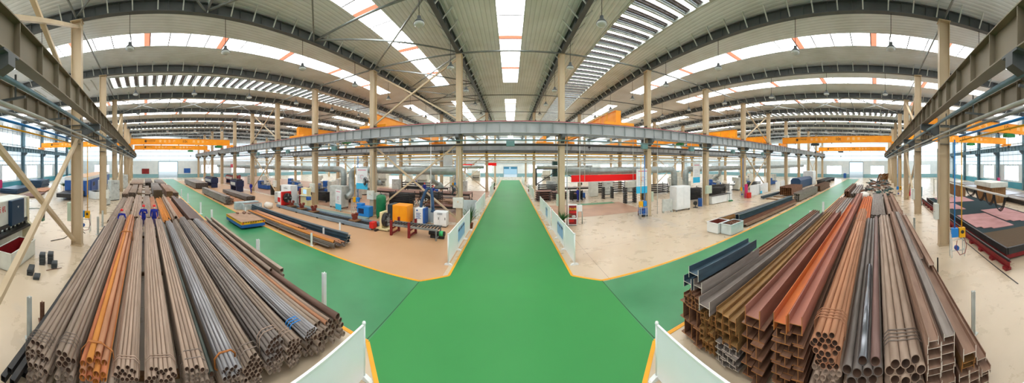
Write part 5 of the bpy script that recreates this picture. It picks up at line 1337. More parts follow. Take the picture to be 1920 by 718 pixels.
plant('potted_palm', 'green potted palm between the two nearest barriers on the left of the aisle', (-2.95, 17.0, 0), 1.9, (.22, .35), 46, .55, 1)
plant('potted_shrub', 'round green potted shrub behind the right hand barriers', (3.8, 17.0, 0), 1.3, (.25, .4), 70, .7, 2)
plant('potted_palm', 'potted palm on the left edge of the aisle by the third barrier', (-3.0, 42.5, 0), 1.8, (.25, .4), 40, .7, 3)
plant('potted_palm', 'potted palm on the right edge of the aisle by the third barrier', (3.2, 39, 0), 1.6, (.25, .4), 40, .7, 4)
plant('potted_tree', 'small potted tree standing alone on the shiny floor beyond the plate shear', (-35.3, -12.7, 0), 1.9, (.25, .3), 46, .8, 5, .8)
# plates stacked by the windows, left
def plates(name, label, x, y, w, d, n, m, rz=0, t_=.08, gap=.0, seed=0, group=None):
    rnd = random.Random(seed)
    for k in range(n):
        o = MB().box(-w / 2, w / 2, -d / 2, d / 2, 0, t_).build('steel_plate', m); o.location = (x + rnd.uniform(-.15, .15), y + rnd.uniform(-.15, .15), .1 + k * (t_ + gap)); o.rotation_euler = (0, 0, rz + rnd.uniform(-.04, .04))
        tag(o, label, 'steel plate', group or label + ', set')
    for s in (-.35, .35):
        o = MB().box(-.06, .06, -d / 2, d / 2, 0, .098).build('timber_bearer', M_WOOD); o.location = (x + cos(rz) * w * s, y + sin(rz) * w * s, 0); o.rotation_euler = (0, 0, rz)
        tag(o, 'timber bearer under the ' + label.replace(' steel plate', ' plate').split(' in the ')[-1], 'bearer', 'bearers under ' + label)
M_PLBLUE = mat('dark_blue_plate', '#2d4a63', .45, .2, '#22384d', 1)
plates('p', 'dark blue steel plate in the low pile nearest the windows', -33.5, -20.5, 6, 3, 5, M_PLBLUE, .1, .14)
plates('p', 'dark blue steel plate in the tall pile nearest the windows', -43, -21, 5, 3, 8, M_PLBLUE, .1, .17)
plates('p', 'orange steel plate lying before the tall dark blue pile', -37.5, -17.5, 5.5, 2.4, 1, M_PIPEOR, .15, .1)
plates('p', 'brown steel plate on the shiny floor before the plate piles', -31, -16, 5, 2.2, 2, M_PLATE, .1, .05)
for i in range(6): cabinet('press_unit', 'white machine unit, %s in the row by the left windows' % ORD[i], 'machine', (-50 - i * 3.2, -17.2 - .2 * i, 0), pi * .9, 2.8, 1.6, 1.7, M_WHITE, 2)
# ------------------------------------------------------------------ transfer cart on the green path
t = thing('transfer_cart', 'flat transfer cart, yellow deck edge and blue chassis, on the green path', 'cart', (-16.8, 7.72, 0))
cw, cdp = 1.55, .98
MB().cbox(-cw, cw, -cdp, cdp, .12, .36, .02).build('chassis', M_BLUE, t)
MB().box(-cw, cw, -cdp, cdp, .36, .56).build('deck_edge', M_YELLOW, t)
MB().box(-cw + .02, cw - .02, -cdp + .02, cdp - .02, .56, .58).build('deck', mat('worn_deck', '#a88a72', .75, 0, '#8c6f5a', 1.5, (1, 1, 1), .5), t)
zz = [(-cdp + .08, .555)]
for i in range(9): zz += [(-cdp + .1 + i * .2, .535), (-cdp + .18 + i * .2, .48), (-cdp + .26 + i * .2, .535)]
MB().prism(zz + [(cdp - .08, .555)], 'x', cw, cw + .006).build('warning_stripe', M_BLACK, t)
MB().box(-cw + .1, cw - .1, -cdp - .006, -cdp, .505, .54).build('warning_stripe', M_BLACK, t)
for s in (-1, 1): MB().cyl((cw, s * .85, .45), (cw + .02, s * .85, .45), .06, 12).build('reflector', mat('reflector_orange', '#e0501c', .3), t)
for x in (-1.1, 1.1):
    for y in (-.8, .8): MB().cyl((x, y - .06, .13), (x, y + .06, .13), .125, 16).build('wheel', M_BLACK, t)
text_mesh('lettering', 'KPW-10T', .13, M_BLACK, (cw + .006, 0, .43), (pi / 2, 0, pi / 2), t, .003)
for i, (x, y) in enumerate(((-18.1, 8.3), (-17.8, 8.1), (-18.0, 7.6), (-17.5, 8.45))):
    o = MB().blob((0, 0, .06), (.22, .12, .07), i, rough=.2).build('rusty_offcut', M_RUST); o.location = (x, y, .57); tag(o, 'rusty offcut lying on the far end of the cart deck', 'offcut', 'rusty offcuts on the cart')
# concrete trough block and bag left of the cart
t = thing('concrete_block', 'weathered pale blue grey concrete block by the yellow line', 'block', (-22.4, 10.4, 0), .0)
MB().cbox(-.35, .35, -1.2, 1.4, .0, .75, .03).cbox(.35, .9, -.6, 1.5, 0, .62, .03).build('body', mat('pale_blue_concrete', '#b7c6c8', .8, 0, '#94a5a8', 2, bump=.2), t)
MB().box(.4, .85, -.5, 1.4, .62, .64).build('steel_lip', M_RUST, t)
o = MB().blob((0, 0, .32), (.55, .5, .36), 11, rough=.16).build('bulk_bag', MATS['bag_white']); o.location = (-21.5, 12.7, .0); tag(o, 'crumpled white bulk bag beside the concrete block', 'bag')

# ------------------------------------------------------------------ pipe cutting line along the front row, left of the aisle
t = thing('cutting_line_bed', 'long bed of black rails on a blue grey frame for the pipe cutter', 'machine bed', (0, 0, 0))
xa, xb = -21.6, -9.35
MB().box(xa, xb, 13.75, 13.9, .05, .32).build('front_beam', mat('bed_blue_grey', '#8a9fae', .5, .1, '#75899a', 1), t)
MB().box(xa, xb, 14.9, 15.05, .05, .36).build('rear_beam', MATS['bed_blue_grey'], t)
for y in (14.1, 14.35, 14.6): MB().ibeam(xa, xb, y, .1, .2, .1, .015, .015).build('rail', M_BLACK, t)
for x in (-21, -18, -15, -12, -9): MB().box(x - .08, x + .08, 13.7, 15.1, 0, .1).build('cross_sill', M_BLACK, t)
MB().box(xa, -11, 15.3, 15.9, 0, .3).build('cable_trough', mat('trough_green', '#7f938a', .6, 0, '#6c7f78', 2), t)
# chuck head
t = thing('pipe_cutter', 'red and white pipe chuck head at the left end of the cutting line', 'machine', (-20.7, 14.4, .30))
MB().cbox(-.75, -.1, -.6, .6, 0, 1.35, .03).build('housing', M_WHITE, t); MB().cbox(-.1, .15, -.62, .62, 0, 1.45, .04).build('red_flange', M_RED, t)
MB().cyl((.15, 0, .8), (.4, 0, .8), .5, 24).cyl((.4, 0, .8), (.44, 0, .8), .2, 16).build('chuck', M_BLACK, t); MB().box(-.7, -.2, -.62, -.6, .3, .8).build('label_plate', M_RED, t)
for a in range(4): MB().bar((.45, .2 * cos(a * pi / 2), .8 + .2 * sin(a * pi / 2)), (.45, .46 * cos(a * pi / 2), .8 + .46 * sin(a * pi / 2)), .1, .08).build('jaw', M_GREY, t)
t = thing('cutting_console', 'cream control console with screen and red column beside the chuck head', 'console', (-19.6, 16.3, 0))
MB().cbox(-.55, .55, -.35, .35, .05, 1.35, .03).cbox(-.5, .5, -.3, .3, 1.35, 2.1, .03).build('housing', mat('console_cream', '#e5d9a6', .5), t)
MB().box(-.1, .42, -.32, -.3, 1.5, 1.95).build('screen', glow('screen_blue', '#9fc4e8', .8), t); MB().cbox(-.5, .5, -.55, -.3, 1.25, 1.33, .01).build('keyboard', M_LGREY, t)
MB().cbox(-.95, -.6, -.25, .25, 0, 2.0, .02).build('red_column', M_DKRED, t); MB().cbox(.6, 1.0, -.5, -.1, .9, 1.25, .02).build('side_box', M_BLUE, t); MB().bar((.55, -.3, 1.05), (.7, -.3, 1.05), .05, .05).build('bracket', M_GREY, t)
for yy in (-.2, 0, .2): MB().box(-.52, -.46, yy - .05, yy + .05, 1.4, 1.44).build('button', M_RED, t)
t = thing('cutter_hoses', 'tangle of hoses and motor parts between chuck head and console', 'machine part', (-20.9, 16.5, .0))
MB().cbox(-.3, .3, -.2, .5, 0, .8, .03).cyl((-.25, 0, 1.0), (.25, 0, 1.0), .22, 14).build('motor', M_LGREY, t)
for k in range(5): MB().tube([(-.25 + k * .1, .1, .8), (-.25 + k * .12, .0, 1.5), (-.15 + k * .08, .2, 1.8), (.2, .3, 1.2)], .03, 6).build('hose', [M_BLACK, M_YELLOW, M_RED, M_BLACK, M_BLUE][k], t)
cabinet('white_cabinet', 'big white cabinet at the left end of the cutting line', 'cabinet', (-22.2, 15.9, 0), 0, 1.9, 1.0, 2.25, M_WHITE, 2)
cabinet('gas_cabinet', 'low grey cabinet with yellow signs left of the big white cabinet', 'cabinet', (-23.7, 15.5, 0), 0, .9, .8, 1.35, M_LGREY, 1)
# roller supports on the bed
def support(x, label):
    t = thing('roller_support', label, 'roller support', (x, 14.35, .30))
    MB().cbox(-.35, .35, -.4, .4, 0, .1, .02).build('base', M_WOOD, t)
    MB().cbox(-.12, .12, -.2, .2, .1, .35, .02).prism([(-.3, .35), (.3, .35), (.3, .42), (0, .40), (-.3, .42)][::-1], 'x', -.1, .1).build('pedestal', mat('support_red_brown', '#7a3325', .6), t)
    for s in (-1, 1): MB().cyl((-.1, s * .22, .5), (.1, s * .22, .5), .11, 14).build('roller', mat('support_red_brown', '#7a3325', .6), t)
for x, w in ((-19.6, 'nearest the chuck head'), (-17.9, 'second from the chuck head'), (-16.1, 'third from the chuck head'), (-11.3, 'beside the blue box')): support(x, 'red brown roller support on the cutting line, ' + w)
t = thing('tail_chuck', 'big round black chuck with cream plate at the right end of the cutting line', 'machine', (-8.75, 14.55, .05))
MB().cbox(-.15, .05, -.42, .42, .1, 1.25, .03).cbox(-.4, .6, -.5, .5, 0, .12, .02).build('cream_plate', MATS['console_cream'], t)
MB().cyl((.05, 0, .68), (.3, 0, .68), .48, 28).build('chuck_ring', M_BLACK, t); MB().cyl((.3, 0, .68), (.36, 0, .68), .2, 20).build('chuck_hub', M_GREY, t)
for a in range(6): MB().bar((.33, .2 * cos(a * pi / 3), .68 + .2 * sin(a * pi / 3)), (.33, .43 * cos(a * pi / 3), .68 + .43 * sin(a * pi / 3)), .09, .08).build('jaw', M_DKGREY, t)
MB().cbox(-.75, -.4, -.85, -.35, .1, .55, .03).build('motor', M_RED, t)
t = thing('roller_conveyor', 'short roller conveyor on red brown frames right of the round chuck', 'conveyor', (-6.3, 14.1, 0))
MB().box(-1.6, 1.9, -.5, -.42, .62, .74).build('side_rail', M_GREY, t); MB().box(-1.6, 1.9, .42, .5, .62, .74).build('side_rail', M_GREY, t)
for i in range(16): MB().cyl((-1.45 + i * .22, -.42, .68), (-1.45 + i * .22, .42, .68), .05, 10).build('roller', M_BLACK, t)
for x in (-1.3, .0): MB().bar((x, -.55, 0), (x, -.55, 1.0), .14, .14).bar((x, .55, 0), (x, .55, 1.0), .14, .14).bar((x, -.55, .12), (x, .55, .12), .1, .1).bar((x, -.55, .45), (x, .55, .45), .08, .08).build('red_frame', M_DKRED, t)
MB().bar((1.8, -.46, 0), (1.8, -.46, .62), .07, .07).bar((1.8, .46, 0), (1.8, .46, .62), .07, .07).bar((1.8, -.46, .15), (1.8, .46, .15), .06, .06).build('end_leg', M_GREY, t)
t = thing('motor_drum', 'black drum with a bright green cap by the nearest left barrier', 'drum', (-4.35, 14.2, 0))
MB().cyl((-.8, 0, .32), (.25, 0, .32), .15, 16).build('drum', M_BLACK, t); MB().cyl((-.1, 0, .32), (.15, 0, .32), .17, 16).build('green_band', mat('cap_green', '#39c070', .4), t); MB().box(-.7, .2, -.1, .1, 0, .18).build('cradle', M_BLACK, t)
# row of service machines along the columns
t = thing('air_tank', 'tall dark green air tank with domed top', 'tank', (-10.75, 17.35, 0))
MB().lathe([(0, .12), (.4, .15), (.44, .3), (.44, 1.75), (.40, 1.93), (.26, 2.03), (0, 2.07)], (0, 0, 0), 28).build('shell', M_GREENP, t)
for a in range(3): MB().bar((.36 * cos(a * 2.1), .36 * sin(a * 2.1), 0), (.36 * cos(a * 2.1), .36 * sin(a * 2.1), .3), .1, .05).build('leg', M_GREENP, t)
MB().cyl((0, 0, 2.05), (0, 0, 2.2), .05, 8).build('valve', M_GREY, t); MB().cyl((.43, 0, 1.2), (.55, 0, 1.2), .04, 8).build('outlet', M_GREY, t)
t = thing('compressor', 'orange air compressor cabinet with dark blue end panel', 'compressor', (-8.55, 17.0, 0))
MB().cbox(-.55, .75, -.6, .6, .08, 1.45, .03).build('orange_housing', M_ORANGE, t); MB().cbox(-1.0, -.55, -.6, .6, .08, 1.45, .03).build('blue_panel', mat('panel_slate', '#1d3440', .45), t)
MB().box(-.9, .7, -.5, .5, 0, .08).build('plinth', M_BLACK, t)
for a in (-.5, .12): MB().cbox(a, a + .56, -.62, -.6, .15, 1.35, .006).build('door', M_ORANGE, t)
MB().box(-.85, -.68, -.61, -.6, .8, 1.0).build('display', M_BLACK, t)
t = thing('air_dryer', 'bright blue air dryer box at the foot of the column left of the tank', 'machine', (-12.2, 17.1, 0))
MB().cbox(-.75, .55, -.35, .35, .06, .95, .03).cbox(-.85, -.3, -.3, .3, .95, 1.15, .03).build('housing', M_BRIGHTBLUE, t); MB().box(-.6, .0, -.365, -.35, .3, .75).build('grille', M_NAVY, t); MB().box(-.7, .5, -.3, .3, 0, .06).build('plinth', M_BLACK, t)
t = thing('fume_extractor', 'white and blue fume extractor with a bent dark blue suction arm', 'machine', (-6.85, 17.1, 0))
MB().cbox(-.42, .25, -.4, .4, .1, 1.3, .03).build('white_front', M_WHITE, t); MB().cbox(.25, .42, -.4, .4, .1, 1.3, .03).build('blue_side', M_BLUE, t)
for x in (-.3, .3):
    for y in (-.3, .3): MB().cyl((x, y - .03, .06), (x, y + .03, .06), .06, 10).build('castor', M_BLACK, t)
MB().tube([(-.1, .1, 1.3), (-.05, .1, 1.7), (.25, .12, 2.5), (.5, .15, 2.85), (.75, .15, 2.75), (.85, .12, 2.2), (.9, .1, 1.5), (.92, .1, 1.2)], .12, 12).lathe([(.12, 1.2), (.2, 1.0), (.19, 1.0), (.11, 1.18)], (.92, .1, 0), 14).build('suction_arm', mat('hose_slate_blue', '#2c4f72', .6), t)
fr_ = MB()
for r in range(5): fr_.box(-.3, .1 - .08 * (r % 2), -.412, -.404, .5 + r * .1, .54 + r * .1)
fr_.box(-.28, -.16, -.412, -.404, 1.08, 1.2)
fr_.build('printed_notice', M_BLUE, t)
cabinet('white_cabinet', 'low white two door cabinet at the foot of the bracing by the aisle', 'cabinet', (-5.2, 17.0, 0), 0, 1.0, .7, 1.15, M_WHITE, 2)
one('partition_panel', MB().cbox(-1.95, 1.95, -.03, .03, .05, 1.15, .01).box(-1.8, -1.7, -.2, .2, 0, .05).box(1.7, 1.8, -.2, .2, 0, .05), mat('panel_pale_blue', '#c9dadc', .5, 0, '#b3c5c8', 1.5), 'long pale blue low screen behind the compressor and extractor', 'screen', (-7.9, 17.72, 0))
one('partition_panel', MB().cbox(-.95, .95, -.03, .03, .05, 1.5, .01).box(-.8, -.7, -.2, .2, 0, .05).box(.7, .8, -.2, .2, 0, .05), MATS['panel_pale_blue'], 'pale blue low screen left of the aisle behind the tan column', 'screen', (-3.95, 20.6, 0))
# dust collectors with duct stubs, info boards
def collector(label, x, y, w=1.9, h=2.4, m=M_LGREY, fan=True):
    t = thing('dust_collector', label, 'dust collector', (x, y, 0))
    MB().cbox(-w / 2, w / 2, -.55, .55, .15, h, .03).build('housing', m, t); MB().box(-w / 2 + .05, w / 2 - .05, -.5, .5, h - .0, h + .03).build('lid', m, t)
    MB().cbox(-w / 2 + .05, -.02, -.575, -.55, .25, h - .1, .008).build('door', m, t); MB().cbox(.02, w / 2 - .05, -.575, -.55, .25, h - .1, .008).build('door', m, t)
    for sx in (-1, 1):
        for sy in (-1, 1): MB().box(sx * (w / 2 - .1) - .05, sx * (w / 2 - .1) + .05, sy * .45 - .05, sy * .45 + .05, 0, .15).build('foot', M_DKGREY, t)
    return t
collector('pale grey dust collector under the ducts left of the cutting line boards', -16.95, 18.75, 1.8, 2.35)
collector('white dust collector under the ducts right of the aisle', 16.0, 17.95, 1.9, 2.45, M_WHITE)
one('grey_screen', MB().cbox(-.55, .55, -.06, .06, .15, 1.3, .01).box(-.5, -.4, -.15, .15, 0, .15).box(.4, .5, -.15, .15, 0, .15), M_LGREY, 'pale grey panel standing left of the white dust collector', 'screen', (14.2, 17.8, 0), -.2)
def info_board(label, loc, rz, w, h, z0, hang=False, mark=True):
    t = thing('info_board', label, 'notice board', loc, rz)
    MB().box(-w / 2, w / 2, -.02, .02, z0 + h * .28, z0 + h).build('sheet', M_WHITE, t)
    MB().box(-w / 2, w / 2, -.02, .02, z0, z0 + h * .28).build('blue_foot', mat('board_cyan', '#22b4e4', .5, 0, '#49c4ec', 1), t)
    l = MB()
    for r in range(6): l.box(-w * .36, w * (.3 - .1 * (r % 3)), -.024, -.02, z0 + h * (.36 + .06 * r), z0 + h * (.375 + .06 * r))
    l.build('lettering', mat('print_grey', '#a9b7bf', .6), t); MB().box(-w * .36, w * .36, -.024, -.02, z0 + h * .88, z0 + h * .92).build('headline', mat('print_pink', '#d98aa0', .6), t)
    if mark: MB().tube([(w * .02 + w * .14 * cos(a), -.024, z0 + h * .58 + w * .14 * sin(a)) for a in [k * pi / 6 + .6 for k in range(10)]], .02, 6).build('emblem', MATS['print_pink'], t)
    if hang:
        MB().cyl((-w * .4, 0, z0 + h), (-w * .4, 0, z0 + h + 2.6), .012, 6).build('hanger', M_GREY, t); MB().cyl((w * .4, 0, z0 + h), (w * .4, 0, z0 + h + 2.6), .012, 6).build('hanger', M_GREY, t)
    else:
        for s in (-1, 1): MB().bar((s * w * .4, .02, 0), (s * w * .4, .02, z0 + .05), .04, .04).bar((s * w * .4, .02, .02), (s * w * .4, .3, .02), .04, .03).build('leg', M_GREY, t)
    return t
info_board('white and cyan notice board standing before the left dust collector', (-15.75, 17.3, 0), -.25, 1.0, 2.0, .15)
info_board('white and cyan notice board hanging beside the column by the tank', (-13.1, 17.7, 0), 0, 1.3, 2.0, 2.35, True)
info_board('white and cyan notice board hanging by the right end of the red banner', (11.3, 17.75, 0), 0, 1.3, 2.2, 2.1, True)
info_board('white notice board hanging beyond the second column right of the aisle', (18.9, 18.4, 0), 0, 1.1, 2.2, 2.6, True, False)
o = thing('red_banner', 'long plain red banner hung across the workshop right of the aisle', 'banner', (8.5, 19.1, 0))
MB().box(-3.4, 3.4, -.01, .01, 3.2, 3.78).build('cloth', mat('banner_red', '#f80808', .7), o); MB().bar((-4.4, 0, 3.16), (3.5, 0, 3.2), .05, .05).build('lower_bar', M_WHITE, o)
for x in (-4.2, -2.2, 2.6): MB().cyl((x, 0, 3.18), (x, 0, 7.0), .03, 8).build('hanger', M_LGREY, o)
o = thing('red_banner', 'narrow red banner beyond the crossed bracing left of the aisle', 'banner', (-8.2, 52, 0)); MB().box(-4, 0, -.01, .01, 4.1, 4.6).build('cloth', MATS['banner_red'], o); [MB().cyl((q, 0, 4.6), (q, 0, 6.9), .03, 6).build('hanger', M_LGREY, o) for q in (-3.9, -.1)]
o = thing('red_banner', 'small red hanging sign left of the far gate', 'banner', (-4.6, 55, 0)); MB().box(-1.3, 1.3, -.01, .01, 4.2, 4.9).box(-1.3, -.8, -.02, 0, 4.2, 5.6).build('cloth', MATS['banner_red'], o); [MB().cyl((q, 0, 4.9), (q, 0, 6.9), .03, 6).build('hanger', M_LGREY, o) for q in (-1.1, 1.1)]
# fire point and U stand right of the aisle
t = thing('fire_cabinet', 'white framed red fire cabinet with yellow lettering by the aisle column', 'fire cabinet', (4.75, 17.35, 0), -.25)
MB().cbox(-.36, .36, -.12, .14, .05, 1.62, .02).build('housing', M_WHITE, t); MB().box(-.3, .3, -.11, .1, 0, .05).build('plinth', M_DKGREY, t)
MB().box(-.29, .29, -.13, -.12, .62, 1.56).build('upper_window', M_DKRED, t); MB().box(-.29, .29, -.13, -.12, .12, .52).build('lower_window', M_DKRED, t)
MB().box(-.29, .29, -.138, -.13, .98, 1.12).build('red_band', M_RED, t); MB().box(-.29, .1, -.138, -.13, .28, .5).build('red_band', M_RED, t)
for i, ch in enumerate('消火栓'): text_mesh('lettering', ch, .2, mat('lettering_yellow', '#ffd21c', .5), (-.19 + i * .19, -.135, 1.28), (pi / 2, 0, 0), t)
MB().blob((.08, -.14, .72), (.16, .03, .1), 4, rough=.1).build('hose_coil', M_LGREY, t)
t = thing('hose_stand', 'galvanised U shaped stand with white box under a hanging pipe', 'stand', (5.4, 17.6, 0))
MB().tube([(-.2, 0, .02), (-.2, 0, .9), (-.15, 0, 1.0), (0, 0, 1.03), (.15, 0, 1.0), (.2, 0, .9), (.2, 0, .02)], .05, 10).build('frame', M_GALV, t); MB().cbox(-.18, .18, -.1, .1, 1.0, 1.5, .02).build('box', M_WHITE, t); MB().cyl((0, 0, 1.5), (0, 0, 7.0), .03, 8).build('drop_pipe', M_LGREY, t)
# vertical white drop pipes
for i, (x, y, m_, nm) in enumerate(((4.35, 17.55, M_GALV, 'galvanised'), (-6.5, 18.3, M_WHITE, 'white'), (19.0, 17.6, M_WHITE, 'white'), (13.0, 17.8, M_LGREY, 'pale grey'))):
    tag(MB().cyl((x, y, 0), (x, y, 6.95), .035, 8).build('drop_pipe', m_), '%s vertical service pipe from the girder to the floor, %s' % (nm, ['by the fire cabinet', 'left of the aisle', 'by the blue drum', 'left of the grey panel'][i]), 'drop pipe')
# fan on the bracing, left of the aisle and by the board
def fan(label, loc, rz, r=.4):
    t = thing('wall_fan', label, 'fan', loc, rz)
    ring = MB().tube([(r * cos(a), 0, r * sin(a)) for a in [k * pi / 12 for k in range(24)]], .02, 6, closed=True)
    for k in range(12): a = k * pi / 6; ring.bar((0, -.08, 0), (r * cos(a), 0, r * sin(a)), .012, .012)
    ring.build('guard', M_BLACK, t); MB().cyl((0, -.05, 0), (0, .2, 0), .1, 12).build('motor', M_BLACK, t)
    for k in range(3): a = k * 2.1; MB().bar((.06 * cos(a), 0, .06 * sin(a)), (r * .85 * cos(a), .03, r * .85 * sin(a)), .2, .015).build('blade', M_DKGREY, t)
    MB().bar((0, .2, 0), (0, .45, -.05), .05, .05).build('bracket', M_BLACK, t)
fan('black fan on the tan column at the left edge of the aisle', (-4.35, 17.5, 2.7), -.5, .42)
fan('black fan on the column by the green tank', (-12.5, 17.45, 3.1), -.4, .42)
# blue drum, welding set, pink panel, white screens right
one('blue_drum', MB().lathe([(0, 0), (.28, 0), (.29, .05), (.27, .3), (.29, .33), (.27, .6), (.29, .85), (.28, .88), (0, .86)], (0, 0, 0), 20), M_BLUE, 'blue drum at the foot of the second column right of the aisle', 'drum', (19.0, 17.9, 0))
one('small_fan_heater', MB().cbox(-.2, .2, -.2, .2, .02, .08, .01).cyl((0, 0, .08), (0, 0, .3), .04, 8).cyl((0, -.08, .5), (0, .12, .5), .22, 16), M_BLACK, 'small black motor on the floor left of the blue drum', 'motor', (17.9, 17.6, 0))
t = thing('work_bench', 'long white low bench front along the columns right of the second column', 'bench', (22.4, 17.7, 0)); MB().cbox(-1.9, 1.0, -.25, .25, .05, .95, .02).build('front_panel', M_WHITE, t); MB().box(-1.9, 1.9, -.3, .3, .95, 1.0).build('top', M_BLACK, t); MB().cbox(1.05, 1.3, -.3, .2, .05, 1.0, .02).cbox(1.6, 1.9, -.3, .2, .05, 1.1, .02).build('end_block', M_WHITE, t); MB().box(1.2, 1.9, -.5, -.3, 0, .12).build('green_step', M_GREENP, t)
one('pink_board', MB().cbox(-.35, .35, -.05, .05, .6, 1.9, .01).box(-.3, -.22, -.1, .1, 0, .6).box(.22, .3, -.1, .1, 0, .6), mat('pink_magenta', '#c22466', .5), 'magenta panel standing by the third column right of the aisle', 'panel', (27.5, 17.2, 0))
one('red_bottle_rack', MB().cbox(-.35, .35, -.2, .2, .02, .75, .02), M_RED, 'red box at the foot of the magenta panel', 'box', (27.45, 16.75, 0))
for i, x in enumerate((29.6, 31.6, 33.4)): one('white_screen', MB().cbox(-.95, .95, -.05, .05, .1, 1.6, .02).box(-.85, -.75, -.2, .2, 0, .1).box(.75, .85, -.2, .2, 0, .1), M_WHITE, 'white low screen under the crossed bracing, %s from the magenta panel' % ORD[i].replace('nearest', 'first'), 'screen', (x, 17.3, 0))
info_board('small cyan notice between the white screens', (31.7, 17.1, 0), 0, .55, 1.4, .15, False, False)
for i, x in enumerate((38.6, 40.9)): one('white_screen', MB().cbox(-.95, .95, -.05, .05, .1, 1.5, .02).box(-.85, -.75, -.2, .2, 0, .1).box(.75, .85, -.2, .2, 0, .1), M_WHITE, 'white low screen past the braced columns, %s one' % ['nearer', 'farther'][i], 'screen', (x, 17.4, 0))

# ------------------------------------------------------------------ flame cutting tables on the right
t = thing('cutting_table', 'long flame cutting table with reddish plates and black slat bed', 'cutting table', (0, 0, 0))
x0, x1, ya, yb, zt = 9.65, 27.5, -11.6, -6.05, .62
MB().box(x0, x1, ya, yb, .12, .34).build('base_pan', M_DKRED, t); MB().box(x0 + .05, x1, ya + .1, yb - .1, .34, .5).build('ash_tray', mat('slag_grey', '#56666a', .9, 0, '#3c484b', 8, (1, 1, 1), .6, bump=.6), t)
fr = MB().box(x0 - .05, x1, yb - .05, yb + .05, .34, .66).box(x0 - .05, x1, ya - .05, ya + .05, .34, .66).box(x0 - .05, x0 + .05, ya, yb, .34, .66); fr.build('frame', M_BLACK, t)
for i in range(98): MB().box(x0 + .1 + i * .18, x0 + .115 + i * .18, ya + .08, yb - .08, .5, zt + .02).build('slat', mat('slat_tan', '#86735f', .8) if i < 16 else mat('slat_teal_grey', '#4f6064', .7), t)
for i, x in enumerate((11, 15, 19, 23, 27)): MB().box(x - .1, x + .1, ya + .1, yb - .1, 0, .12).build('foot', M_BLACK, t)
for i, (px0, px1, py0, py1, lab) in enumerate(((13.0, 17.4, -8.7, -6.25, 'reddish steel plate on the cutting table, nearest the rail'), (13.6, 18.6, -11.4, -8.9, 'reddish steel plate on the cutting table, on its far half'), (19.5, 23.0, -7.9, -6.5, 'reddish steel plate farther along the cutting table beside the rail'), (23.5, 27, -10.5, -6.8, 'reddish steel plate at the far end of the cutting table'))):
    pl = [(px0, py0), (px1, py0), (px1, py1), (px0 + .7, py1), (px0 + .7, py1 - .35), (px0 + .3, py1 - .35), (px0 + .3, py1 - .9), (px0, py1 - .9)]
    o = MB().prism(pl, 'z', zt + .022, zt + .05).build('cut_plate', M_REDPLATE); tag(o, lab, 'steel plate')
def rail(name, y, xa, xb, label):
    t = thing(name, label, 'rail', (0, 0, 0)); MB().ibeam(xa, xb, y, .12, .3, .16, .03, .03).build('red_beam', M_DKRED, t); MB().ibeam(xa, xb, y, .42, .1, .08, .02, .02).build('track', M_BLACK, t)
    for i in range(int((xb - xa) / 1.3)): MB().box(xa + .1 + i * 1.3, xa + .4 + i * 1.3, y - .15, y + .15, 0, .12).build('sleeper', M_DKRED, t)
rail('gantry_rail', -5.6, 8.7, 29, 'dark red gantry rail on sleepers along the near side of the cutting table')
rail('gantry_rail', -12.0, 9.5, 29, 'dark red gantry rail along the far side of the cutting table')
one('floor_groove', MB().box(7.6, 27, -5.32, -5.26, 0, .004), M_BLACK, 'dark groove in the concrete along the gantry rail', 'floor groove')
t = thing('hose_gantry', 'long pale bar over the cutting tables with black hoses in loops', 'hose carrier', (0, 0, 0))
MB().box(14.4, 36, -9.08, -8.92, 2.32, 2.44).build('bar', M_OFFW, t); MB().box(14.4, 36, -9.2, -9.08, 2.36, 2.4).build('track', M_GREY, t)
for k, (xa_, dx, dep) in enumerate(((14.5, 1.7, 1.15), (16.2, 1.6, .95), (17.9, 1.8, .85), (19.8, 2.3, .7))):
    for q in range(3):
        MB().tube([(xa_ + dx * u + .03 * q, -9 + .05 * q, 2.3 - (dep - .06 * q) * (1 - (2 * u - 1) ** 2) ** .8) for u in [i / 12 for i in range(13)]], .03, 6).build('hose', M_RUBBER, t)
for k in range(7): MB().tube([(29.5 + k * .55 + .5 * u, -9, 2.3 - .9 * (1 - (2 * u - 1) ** 2)) for u in [i / 8 for i in range(9)]], .04, 6).build('hose', M_RUBBER, t)
for x in (23.5, 35.8): MB().bar((x, -9, 0), (x, -9, 2.32), .14, .14).build('post', M_OFFW, t)
t = thing('cutting_console', 'teal control console on a stand at the far end of the gantry rail', 'console', (26.5, -4.9, 0), pi)
MB().cbox(-.45, .45, -.3, .3, 1.0, 2.1, .03).build('housing', mat('console_teal', '#2d6f7c', .5), t); MB().box(-.32, .32, -.31, -.3, 1.35, 1.95).build('screen', M_WHITE, t); MB().cbox(-.5, .5, -.55, -.25, .95, 1.05, .01).build('keyboard', M_YELLOW, t)
for sx in (-.38, .38): MB().bar((sx, -.22, 0), (sx, -.22, 1.0), .06, .06).bar((sx, .22, 0), (sx, .22, 1.0), .06, .06).build('leg', MATS['console_teal'], t)
t = thing('welding_screen', 'tall brown corrugated screen behind the cutting table', 'screen', (33.5, -11.2, 0)); w_ = MB()
for i in range(40): w_.box(-5.5 + i * .28, -5.36 + i * .28, -.04, .04, .1, 2.0).box(-5.36 + i * .28, -5.22 + i * .28, -.02, .02, .1, 2.0)
w_.build('sheet', mat('screen_brown', '#9a7142', .7, 0, '#6e4d2a', 2, (4, 4, .5)), t); MB().box(-5.6, 5.8, -.06, .06, 2.0, 2.08).build('top_rail', M_LGREY, t)
for sx in (-5.2, 5.2): MB().box(sx - .05, sx + .05, -.4, .4, 0, .1).build('foot', M_DKGREY, t)
t = thing('brown_cabinet', 'brown sided cabinet with white top beyond the hose bar', 'cabinet', (26.4, -14.0, 0)); MB().cbox(-2.2, 2.0, -1, 1, 0, 1.9, .02).build('body', MATS['screen_brown'], t); MB().cbox(-2.4, 2.2, -1.2, 1.2, 1.9, 2.5, .03).build('white_top', M_OFFW, t)
